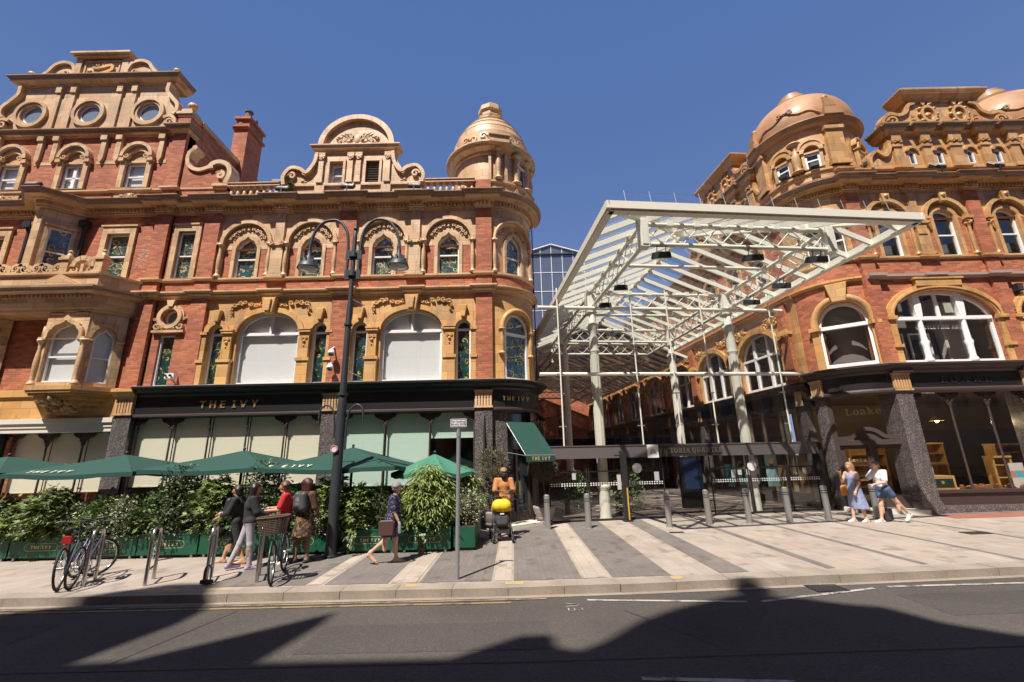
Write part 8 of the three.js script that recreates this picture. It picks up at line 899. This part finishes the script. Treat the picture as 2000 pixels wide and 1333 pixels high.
figure('woman with short brown hair in a red T-shirt and black trousers', { p: [-4.86, 0, 4.4], ry: -1.35, h: 1.68, legs: [[0.06, 0.03, 0.04], [-0.08, 0.06, 0.04]], arms: [[0.35, 0.1, 1.25, 0.2], [0.3, 0.1, 1.2, 0.2]], nod: 0.9, lean: 0.02, skin: [0.52, 0.28, 0.2], group: STEP, wear: [['trousers', black, trousers(1.97, 0.02)], ['shirt', cloth([0.50, 0.022, 0.025]), top_(-0.02, 0.8, 0.02)], ['hair', std([0.09, 0.04, 0.025], 0.55), hairOf(0.03, 0.05, 0.012)], ['trainers', std([0.5, 0.48, 0.5], 0.6), shoes()], ['phone', std([0.6, 0.6, 0.6], 0.3), phone]] });
figure('person with dark red hair in a leopard print dress and grey backpack', { p: [-4.5, 0, 4.28], ry: 2.75, h: 1.7, fat: 1.12, legs: [[0.05, 0.03, 0.05], [-0.05, 0.05, 0.05]], arms: [[0.2, 0.12, 0.7, 0.3], [0.2, 0.12, 0.7, 0.3]], skin: [0.2, 0.11, 0.08], group: STEP, wear: [['dress', new THREE.MeshStandardMaterial({ roughness: 0.85, map: dataTex(256, 256, (u, v) => { const n = fbm(u, v, 14, 2, 4), m = fbm(u, v, 10, 2, 9); return n > 0.56 ? [0.02, 0.014, 0.01] : m > 0.55 ? [0.22, 0.11, 0.045] : [0.085, 0.042, 0.025]; }, [0.5, 0.5]) }), skirt(-0.22, 0.24)], ['bodice', speck([0.085, 0.042, 0.025], [[0.02, 0.015, 0.01], [0.22, 0.1, 0.04]], 26, 0.7, 3), top_(0.0, 1.1, 0.018)], ['hair', std([0.06, 0.02, 0.016], 0.5), hairOf(0.24, 0.05, 0.015)], ['boots', black, shoes(0.06)], ['backpack', cloth([0.05, 0.05, 0.055], 0.6), backpack(-1, 1.12)]] });
figure('grey-haired woman striding right in a navy flowered dress', { p: [-2.56, 0, 4.5], ry: 1.57, h: 1.6, fat: 1.08, legs: [[-0.28, 0.62, 0], [0.12, 0.03, 0]], arms: [[0.12, 0.1, 0.35, 0.1], [-0.2, 0.1, 0.3, 0.1]], lean: 0.05, nod: 0.25, toe: [0, 0], skin: [0.54, 0.32, 0.23], wear: [['dress', speck([0.012, 0.013, 0.045], [[0.5, 0.4, 0.5], [0.3, 0.1, 0.15], [0.2, 0.25, 0.4]], 22, 0.42, 5), skirt(-0.2, 0.2, [0, -0.03])], ['bodice', speck([0.012, 0.013, 0.045], [[0.5, 0.4, 0.5], [0.3, 0.1, 0.15], [0.2, 0.25, 0.4]], 22, 0.42, 5), top_(0.0, 0.85, 0.02)], ['hair', cloth([0.2, 0.18, 0.17], 0.7), hairOf(0.02, 0.045, 0.016)], ['sandals', std([0.4, 0.22, 0.1], 0.6), sandals]] });
{ const b = thing('handbag', 'brown leather handbag carried by the walking woman', 'handbag', [-2.62, 0.72, 4.74], 0.1); mesh('bag', ext(poly([[-0.14, -0.16], [0.14, -0.16], [0.16, 0.1], [0.12, 0.13], [-0.12, 0.13], [-0.16, 0.1]]), 0.09, -0.045, 0.015), std([0.085, 0.045, 0.038], 0.4), b); mesh('strap', tube([[-0.13, 0.1, 0], [-0.06, 0.5, -0.05], [0.04, 0.58, -0.08], [0.08, 0.48, -0.06], [0.13, 0.1, 0]], 0.008, 20, 5), std([0.04, 0.022, 0.018], 0.5), b);
  const w = thing('water_bottle', 'small clear water bottle beside the brown handbag', 'bottle', [-2.36, 0.6, 4.72]); mesh('bottle', lathe([[0, 0], [0.033, 0], [0.035, 0.14], [0.02, 0.19], [0.015, 0.2]], 14), new THREE.MeshPhysicalMaterial({ color: C(0.6, 0.72, 0.75), roughness: 0.1, transmission: 0.7, thickness: 0 }), w); mesh('cap', cyl(0.017, 0.017, 0.02, 0, 0.2, 0, 10), std([0.1, 0.3, 0.3], 0.5), w); }
figure('bearded man in an orange shirt and cap standing behind the pushchair', { p: [-0.32, 0, 1.55], ry: 0.12, h: 1.8, sw: 1.08, fat: 1.0, legs: [[0.05, 0.04, 0.05], [-0.02, 0.05, 0.05]], arms: [[0.35, 0.2, 1.2, 0.55], [0.35, 0.2, 1.2, 0.55]], nod: 0.9, skin: [0.11, 0.055, 0.035], wear: [['trousers', cloth([0.28, 0.125, 0.05]), trousers(1.95, 0.018)], ['shirt', cloth([0.44, 0.185, 0.06]), top_(-0.05, 0.95, 0.022)], ['shirt_placket', cloth([0.30, 0.135, 0.055]), X => [bar(add3(X.up(0.05, 0, 0.125), [0, 0, 0]), add3(X.up(0.27, 0, 0.105), [0, 0, 0]), 0.008, 5), tube([add3(X.up(0.285, -0.07, 0.02), [0, 0.02, 0]), add3(X.up(0.27, 0, 0.09), [0, 0.01, 0]), add3(X.up(0.285, 0.07, 0.02), [0, 0.02, 0])], 0.016, 14, 6)]], ['beard', std([0.008, 0.007, 0.006], 0.8), X => blob([[X.hx(-0.03, -0.04 * X.h, 0.03 * X.h), X.hx(0.03, -0.04 * X.h, 0.03 * X.h), 0.03 * X.h, 0.03 * X.h], [X.hx(0, -0.045 * X.h, 0.04 * X.h), X.hx(0, -0.07 * X.h, 0.04 * X.h), 0.03 * X.h, 0.02 * X.h]], 0.02, 0.011, (x, y, z) => y - X.hd[1] + 0.022 * X.h)], ['cap', cloth([0.27, 0.17, 0.075]), X => blob([[X.hx(0, 0.03 * X.h, -0.006 * X.h), X.hx(0, 0.03 * X.h, 0.004 * X.h), 0.055 * X.h, 0.055 * X.h], [X.hx(-0.03, 0.028 * X.h, 0.06 * X.h), X.hx(0.03, 0.028 * X.h, 0.06 * X.h), 0.018, 0.018]], 0.015, 0.01, (x, y, z) => X.hd[1] + 0.022 * X.h - y)], ['shoes', black, shoes()]] });
figure('blonde woman in a pale blue patterned dress, hand raised to her mouth', { p: onG(10.12, 0.4), ry: -1.3, h: 1.63, legs: [[0.2, 0.1, 0], [-0.1, 0.12, 0]], arms: [[0.55, 0.12, 2.1, 0.3], [0.1, 0.1, 0.5, 0.1]], look: 0.25, skin: [0.58, 0.35, 0.25], group: 'women walking past the shoe shop', wear: [['dress', speck([0.25, 0.30, 0.46], [[0.5, 0.52, 0.6], [0.12, 0.16, 0.33]], 30, 0.65, 8), skirt(-0.31, 0.22, [0, -0.09])], ['bodice', speck([0.25, 0.30, 0.46], [[0.5, 0.52, 0.6], [0.12, 0.16, 0.33]], 30, 0.65, 8), X => blob(X.grow(torsoOf(X), 0.012), 0.03, 0.014, (x, y, z) => Math.max(X.py - y, y - X.ch[1] - 0.06 * X.h + 0.6 * Math.max(0, X.ch[2] - z)))], ['hair', cloth([0.36, 0.21, 0.10], 0.6), hairOf(0.2, 0.045, 0.012)], ['shoes', std([0.7, 0.66, 0.62], 0.6), shoes()]] });
{ const p = onG(9.9, 0.32), b = thing('shoulder_bag', 'orange shoulder bag at the side of the blonde woman', 'handbag', [p[0] - 0.05, p[1] + 0.85, p[2] + 0.05], 0.5); mesh('bag', ext(poly([[-0.12, -0.14], [0.12, -0.14], [0.13, 0.08], [0.06, 0.14], [-0.06, 0.14], [-0.13, 0.08]]), 0.1, -0.05, 0.02), std([0.50, 0.19, 0.03], 0.5), b); mesh('strap', tube([[-0.08, 0.12, 0], [0.05, 0.45, -0.04], [0.16, 0.55, -0.06]], 0.008, 12, 5), std([0.3, 0.1, 0.02], 0.5), b); }
figure('woman with a hair bun in a white T-shirt and denim shorts, striding', { p: onG(10.78, 0.66), ry: -1.48, h: 1.68, legs: [[0.22, 0.05, 0], [-0.62, 0.12, 0]], arms: [[0.75, 0.12, 0.75, 0.15], [0.2, 0.1, 1.2, 0.15]], nod: 0.7, lean: 0.08, skin: [0.58, 0.35, 0.25], group: 'women walking past the shoe shop', wear: [['shorts', cloth([0.06, 0.105, 0.19]), trousers(0.42, 0.02)], ['shirt', cloth([0.78, 0.76, 0.78]), top_(0.04, 0.75, 0.022)], ['hair', cloth([0.24, 0.13, 0.07], 0.6), hairOf(0.015, 0.05, 0.008, true)], ['trainers', std([0.75, 0.73, 0.7], 0.6), shoes(0.01)], ['phone', std([0.05, 0.05, 0.06], 0.3), phone]] });
{ const p = onG(10.95, 0.35), b = thing('wheeled_case', 'small dark case on the paving behind the striding woman', 'suitcase', p, 0.4); mesh('case', bx(-0.12, 0.12, 0.04, 0.34, -0.1, 0.1), std([0.05, 0.04, 0.045], 0.6), b); mesh('handle', [bar([-0.08, 0.34, 0], [-0.08, 0.5, 0], 0.008, 5), bar([0.08, 0.34, 0], [0.08, 0.5, 0], 0.008, 5), bar([-0.08, 0.5, 0], [0.08, 0.5, 0], 0.012, 5)], M.blackMetal, b); for (const s of [-1, 1]) mesh('wheel', cyl(0.04, 0.04, 0.03, 0, 0, 0, 10).rotateZ(1.57).translate(s * 0.13, 0.04, 0), M.rubber, b); }
{ // pushchair
  const t = thing('pushchair', 'black pushchair with a bright yellow hood', 'pushchair', [-0.36, 0, 2.25], 0.12); mesh('hood', blob([[[-0.09, 0.84, 0], [0.09, 0.84, 0], 0.16, 0.16], [[-0.09, 0.76, -0.12], [0.09, 0.76, -0.12], 0.17, 0.17]], 0.05, 0.014, (x, y, z) => Math.max(0.7 - y - (z < 0 ? 0 : 0.05), z - 0.16)), cloth([0.72, 0.47, 0.012], 0.7), t); mesh('seat_shell', blob([[[-0.09, 0.5, 0.02], [0.09, 0.5, 0.02], 0.12, 0.12], [[-0.1, 0.7, -0.04], [0.1, 0.7, -0.04], 0.12, 0.12], [[-0.08, 0.42, 0.14], [0.08, 0.42, 0.14], 0.07, 0.07]], 0.06, 0.016), cloth([0.02, 0.02, 0.022], 0.8), t); mesh('seat_patch', bx(-0.05, 0.05, 0.64, 0.67, 0.085, 0.1), M.white, t); mesh('basket', bx(-0.18, 0.18, 0.2, 0.32, -0.25, 0.15), cloth([0.03, 0.03, 0.035]), t);
  mesh('chassis', [-1, 1].flatMap(s => [bar([s * 0.22, 0.14, 0.32], [s * 0.22, 0.7, -0.2], 0.014), bar([s * 0.22, 0.7, -0.2], [s * 0.2, 1.02, -0.42], 0.013), bar([s * 0.24, 0.16, -0.32], [s * 0.22, 0.56, -0.06], 0.014), bar([s * 0.22, 0.18, 0.3], [s * 0.24, 0.18, -0.3], 0.011)]).concat([bar([-0.2, 1.02, -0.42], [0.2, 1.02, -0.42], 0.016), bar([-0.24, 0.16, -0.32], [0.24, 0.16, -0.32], 0.011), bar([-0.22, 0.4, 0.08], [0.22, 0.4, 0.08], 0.011)]), M.blackMetal, t); for (const [x, z, r] of [[-0.24, 0.34, 0.1], [0.24, 0.34, 0.1], [-0.28, -0.34, 0.14], [0.28, -0.34, 0.14]]) { const w = mesh('wheel', new THREE.TorusGeometry(r - 0.02, 0.022, 8, 22).rotateY(1.57).translate(x, r, z), M.rubber, t); mesh('hub', [cyl(0.03, 0.03, 0.05, 0, -0.025, 0, 10).rotateZ(1.57).translate(x, r, z), ...[0, 1, 2, 3, 4].map(k => bar([x, r, z], [x, r + Math.cos(k * 1.257) * (r - 0.02), z + Math.sin(k * 1.257) * (r - 0.02)], 0.008, 4))], M.steelDull, w); } }
// ---------------------------------------------------------------- plants
const LEAF = {
  small: [[[0, 0], [0.3, 0.45], [0, 1], [-0.3, 0.45]]],
  broad: [[[0, 0], [0.32, 0.3], [0.3, 0.62], [0, 1], [-0.3, 0.62], [-0.32, 0.3]]],
  palm: [-1.25, -0.65, 0, 0.65, 1.25].map((a, i) => { const l = [0.72, 0.92, 1, 0.92, 0.72][i], q = (x, y) => [x * Math.cos(a) + y * Math.sin(a), -x * Math.sin(a) + y * Math.cos(a)]; return [q(0, 0.02), q(0.15 * l, 0.5 * l), q(0, l), q(-0.15 * l, 0.5 * l)]; }),
  long: [[[0, 0], [0.11, 0.4], [0.06, 0.8], [0, 1], [-0.06, 0.8], [-0.11, 0.4]]] };
function leaves(items) { // item: p, d (tip direction), s, kind, c
  const pos = [], col = [], nor = [];
  for (const { p, d, s, kind, c, roll = 0 } of items) {
    const D = V3(...d).normalize(), X = V3(0, 1, 0).cross(D); if (X.lengthSq() < 1e-3) X.set(1, 0, 0); X.normalize().applyAxisAngle(D, roll); const N = D.clone().cross(X);
    for (const f of LEAF[kind]) { const P = f.map(([x, y]) => { const v = V3(...p).addScaledVector(X, x * s).addScaledVector(D, y * s).addScaledVector(N, (-0.22 * y * y + 0.5 * Math.abs(x) * 0.6) * s); return [v.x, v.y, v.z]; }); for (let i = 1; i < P.length - 1; i++) { pos.push(...P[0], ...P[i], ...P[i + 1]); for (let k = 0; k < 3; k++) col.push(...c); } }
  }
  const g = new THREE.BufferGeometry(); g.setAttribute('position', new THREE.Float32BufferAttribute(pos, 3)); g.setAttribute('color', new THREE.Float32BufferAttribute(col, 3)); g.computeVertexNormals(); return g;
}
M.leaf = new THREE.MeshPhysicalMaterial({ vertexColors: true, side: THREE.DoubleSide, roughness: 0.5, transmission: 0.22, thickness: 0 });
M.bark = std([0.09, 0.062, 0.04], 0.9);
const KIND = {
  fatsia: { kind: 'palm', s: [0.09, 0.19], n: 620, cols: [[0.07, 0.10, 0.022], [0.11, 0.145, 0.034], [0.045, 0.075, 0.018], [0.15, 0.175, 0.05]] },
  pittosporum: { kind: 'small', s: [0.045, 0.075], n: 2100, cols: [[0.13, 0.15, 0.075], [0.20, 0.21, 0.13], [0.075, 0.095, 0.04], [0.26, 0.25, 0.17]] },
  laurel: { kind: 'broad', s: [0.07, 0.12], n: 1150, cols: [[0.045, 0.085, 0.02], [0.075, 0.12, 0.028], [0.10, 0.15, 0.035], [0.03, 0.06, 0.016]] },
  holm: { kind: 'small', s: [0.055, 0.09], n: 2600, cols: [[0.055, 0.085, 0.03], [0.085, 0.115, 0.045], [0.12, 0.14, 0.07], [0.035, 0.06, 0.02]] },
  bamboo: { kind: 'long', s: [0.1, 0.18], n: 1500, cols: [[0.10, 0.14, 0.03], [0.15, 0.185, 0.04], [0.07, 0.105, 0.025], [0.2, 0.22, 0.06]] },
  conifer: { kind: 'long', s: [0.05, 0.09], n: 1500, cols: [[0.04, 0.07, 0.022], [0.06, 0.09, 0.03], [0.09, 0.115, 0.04]] } };
function shrub(name, label, x, y0, z, w, h, d, K, seed, o = {}) {
  const t = thing(name, label, 'shrub', [x, y0, z], 0, o.group ?? 'shrubs in the planter boxes'), r = rngOf(seed), k = KIND[K], items = [], cl = []; const nc = o.nc || Math.max(7, Math.round(w * h * 15));
  for (let i = 0; i < nc; i++) { const f = (i + 0.5) / nc, yy = K === 'conifer' ? f : Math.pow(f, 0.8); const rad = K === 'conifer' ? 1 - f * 0.85 : Math.sin(Math.PI * (0.22 + 0.72 * yy)) * (0.75 + 0.4 * r()); const a = i * 2.4 + r(); cl.push([Math.cos(a) * w / 2 * rad * Math.sqrt(0.25 + 0.75 * r()) * 0.85, h * (0.08 + 0.84 * yy), Math.sin(a) * d / 2 * rad * 0.8, (0.16 + 0.13 * r()) * Math.min(1, (w + h) / 1.7)]); }
  const n = Math.round(k.n * (o.dens || 1));
  for (let i = 0; i < n; i++) { const c = cl[Math.floor(r() * cl.length)], a = r() * 6.283, far = r() < 0.2 ? 1.55 : 1, b = Math.acos(r() * 1.75 - 0.75), v = [Math.sin(b) * Math.cos(a), Math.cos(b), Math.sin(b) * Math.sin(a)], rr = c[3] * (0.55 + 0.55 * r()) * far; const p = [c[0] + v[0] * rr, c[1] + v[1] * rr * 0.85, c[2] + v[2] * rr]; const q = k.cols[Math.floor(r() * k.cols.length)], m = 0.65 + 0.6 * r(); const s = lerp(k.s[0], k.s[1], r()); const dr = K === 'fatsia' ? [v[0] + (r() - 0.5) * 0.5, v[1] * 0.35 - 0.15, v[2] + (r() - 0.5) * 0.5] : K === 'bamboo' ? [v[0] + (r() - 0.5), v[1] * 0.4 - 0.45, v[2] + (r() - 0.5)] : [v[0] + (r() - 0.5) * 1.2, v[1] + (r() - 0.3), v[2] + (r() - 0.5) * 1.2]; items.push({ p, d: dr, s, kind: k.kind, c: scl(q, m * 1.8), roll: (r() - 0.5) * 1.6 }); }
  mesh('foliage', leaves(items), M.leaf, t, { color: 1 });
  const st = []; for (let i = 0; i < Math.min(9, cl.length); i++) { const c = cl[(i * 5) % cl.length]; st.push(tube([[(r() - 0.5) * 0.12, 0, (r() - 0.5) * 0.1], [c[0] * 0.4, c[1] * 0.5, c[2] * 0.4], [c[0], c[1], c[2]]], 0.011, 6, 4)); } mesh('stems', st, M.bark, t);
  if (o.flowers) { const fl = []; for (let i = 0; i < o.flowers.n; i++) { const c = cl[Math.floor(r() * cl.length)]; fl.push({ p: [c[0] + (r() - 0.5) * 0.3, c[1] + (r() - 0.5) * 0.25, Math.abs(c[2]) + c[3] * 0.9], d: [(r() - 0.5), r() * 0.6, 1], s: 0.04 + 0.03 * r(), kind: 'palm', c: o.flowers.c }); } mesh('blossoms', leaves(fl), std([1, 1, 1], 0.7, { vertexColors: true, side: THREE.DoubleSide }), t, { color: 1 }); }
  if (o.trail) { const tr = []; for (let i = 0; i < o.trail.n; i++) { const f = r(); tr.push({ p: [o.trail.x + (r() - 0.5) * 0.16 * (1 - f * 0.5), -f * o.trail.l, d / 2 + 0.06 + 0.05 * r()], d: [(r() - 0.5), -0.6, 0.7], s: 0.05 + 0.04 * r(), kind: 'broad', c: scl(o.trail.c || [0.14, 0.17, 0.05], 0.7 + 0.6 * r()) }); } mesh('trailing_stems', leaves(tr), M.leaf, t, { color: 1 }); }
}
const WH = [0.7, 0.7, 0.68], SO = 0.45;
[ // x, width, height, kind, label, options
  [-12.35, 1.0, 0.85, 'laurel', 'green leafy shrub at the left edge of the picture', { flowers: { n: 8, c: WH } }],
  [-11.55, 0.9, 0.72, 'fatsia', 'low broad-leaved shrub beside the left edge'],
  [-10.85, 1.1, 1.02, 'fatsia', 'bright broad-leaved shrub left of the parked bicycles', { dens: 1.3, flowers: { n: 9, c: [0.6, 0.4, 0.03] } }],
  [-10.3, 0.95, 0.68, 'pittosporum', 'pale grey-green small-leaved shrub behind the bicycles'],
  [-9.7, 0.9, 0.85, 'laurel', 'dark green shrub behind the granite pier foot'],
  [-9.15, 1.0, 0.85, 'pittosporum', 'pale variegated shrub right of the bicycles'],
  [-8.4, 0.9, 1.0, 'laurel', 'leafy green shrub before the tall dense one'],
  [-7.95, 1.15, 1.5, 'holm', 'tall dense grey-green shrub, the highest left of the people', { dens: 1.3, trail: { n: 110, x: 0.0, l: 0.36, c: [0.06, 0.09, 0.02] } }],
  [-7.05, 0.95, 1.25, 'fatsia', 'broad-leaved shrub right of the tall dense one', { dens: 1.2 }],
  [-6.5, 0.9, 0.8, 'laurel', 'leafy green shrub left of the woman with the backpack', { flowers: { n: 6, c: WH } }],
  [-6.0, 1.05, 1.55, 'holm', 'tall dense shrub above the woman with the backpack', { dens: 1.1 }],
  [-8.85, 0.7, 0.5, 'holm', 'low grey-green shrub at the foot of the variegated one', {}],
  [-11.2, 0.7, 0.5, 'pittosporum', 'low pale shrub at the foot of the bright broad-leaved one', {}],
  [-6.75, 0.7, 0.55, 'holm', 'low grey-green shrub between the two broad-leaved ones', {}],
  [-5.2, 0.9, 1.0, 'laurel', 'dark shrub behind the woman in red'],
  [-4.35, 0.75, 1.15, 'fatsia', 'broad-leaved shrub just left of the lamp post'],
  [-4.6, 0.7, 0.75, 'pittosporum', 'pale small-leaved shrub behind the lamp post'],
  [-3.75, 0.7, 0.9, 'fatsia', 'broad-leaved shrub just right of the lamp post', { flowers: { n: 7, c: WH }, trail: { n: 60, x: 0.1, l: 0.25 } }],
  [-3.2, 0.6, 1.0, 'conifer', 'narrow dark conifer left of the walking woman'],
  [-2.75, 0.75, 0.6, 'laurel', 'low green shrub behind the walking woman', { flowers: { n: 12, c: WH } }],
  [-2.05, 1.25, 1.45, 'bamboo', 'large bright green shrub with drooping leaves right of the walking woman', { dens: 1.5, flowers: { n: 9, c: [0.75, 0.45, 0.01] }, trail: { n: 130, x: -0.05, l: 0.42, c: [0.2, 0.22, 0.07] } }],
  [-1.95, 0.8, 0.5, 'laurel', 'low leafy shrub under the large bright one', { flowers: { n: 8, c: WH } }]
].forEach(([x, w, h, K, l, o], i) => shrub('shrub', l, x, SO, PZ - 0.27 + (i % 3) * 0.05, w, h, 0.72, K, 900 + i * 7, o));
shrub('shrub', 'pale rounded shrub on the corner planter nearest the door', -1.25, 0.5, 2.9, 0.7, 0.72, 0.7, 'pittosporum', 1207, {});
shrub('shrub', 'leafy green shrub on the corner planter behind the sign pole', -1.3, 0.5, 2.3, 0.8, 1.25, 0.8, 'bamboo', 1209, {});
// standard olive trees in stone urns by the door
function standard(label, x, z, r, cy, seed) { const t = thing('olive_tree', label, 'tree', [x, 0, z], 0, 'potted olive trees by the corner door'), rr = rngOf(seed), it = []; for (let i = 0; i < 1900; i++) { const a = rr() * 6.283, b = Math.acos(2 * rr() - 1), q = r * (0.5 + 0.5 * Math.pow(rr(), 0.5)) * (0.88 + 0.2 * Math.sin(a * 5 + b * 4)), v = [Math.sin(b) * Math.cos(a), Math.cos(b), Math.sin(b) * Math.sin(a)]; it.push({ p: [v[0] * q, cy + v[1] * q, v[2] * q], d: [v[0] + (rr() - 0.5), v[1] + (rr() - 0.5), v[2] + (rr() - 0.5)], s: 0.06 + 0.05 * rr(), kind: 'long', c: scl([[0.14, 0.13, 0.07], [0.20, 0.18, 0.11], [0.09, 0.09, 0.045], [0.17, 0.12, 0.06]][i % 4], 0.8 + 0.4 * rr()), roll: rr() * 3 }); } mesh('crown', leaves(it), M.leaf, t, { color: 1 }); mesh('trunk', [tube([[0, 0.45, 0], [0.02, 0.9, 0.01], [-0.01, 1.3, 0], [0, cy, 0]], 0.028, 14, 7), bar([0, cy - 0.3, 0], [0.2, cy + 0.1, 0.1], 0.012, 5), bar([0, cy - 0.3, 0], [-0.18, cy + 0.1, -0.1], 0.012, 5)], M.bark, t); mesh('urn', lathe([[0, 0], [0.24, 0], [0.25, 0.05], [0.2, 0.09], [0.27, 0.14], [0.29, 0.2], [0.28, 0.26], [0.32, 0.3], [0.34, 0.4], [0.36, 0.46], [0.37, 0.52], [0.33, 0.54], [0.3, 0.46], [0, 0.44]], 24), std([0.30, 0.24, 0.22], 0.85), t); }
standard('potted round olive tree left of the corner door, behind the man', -0.62, 0.45, 0.46, 1.88, 71); standard('potted round olive tree right of the corner door, under the awning', 0.92, -0.65, 0.44, 1.72, 73);
shrub('arcade_bush', 'dark leafy bush inside the glass doors, left of the control post', 2.2, 0, -3.2, 1.1, 1.5, 1.0, 'laurel', 1301, { group: 'potted bushes inside the arcade' }); shrub('arcade_bush', 'dark leafy bush inside the glass doors, right of the control post', 4.3, 0, -3.4, 1.2, 1.45, 1.0, 'laurel', 1303, { group: 'potted bushes inside the arcade' });
scene.traverse(o => { if (o.isMesh) { o.castShadow = true; o.receiveShadow = true; } });
renderer.render(scene, camera);
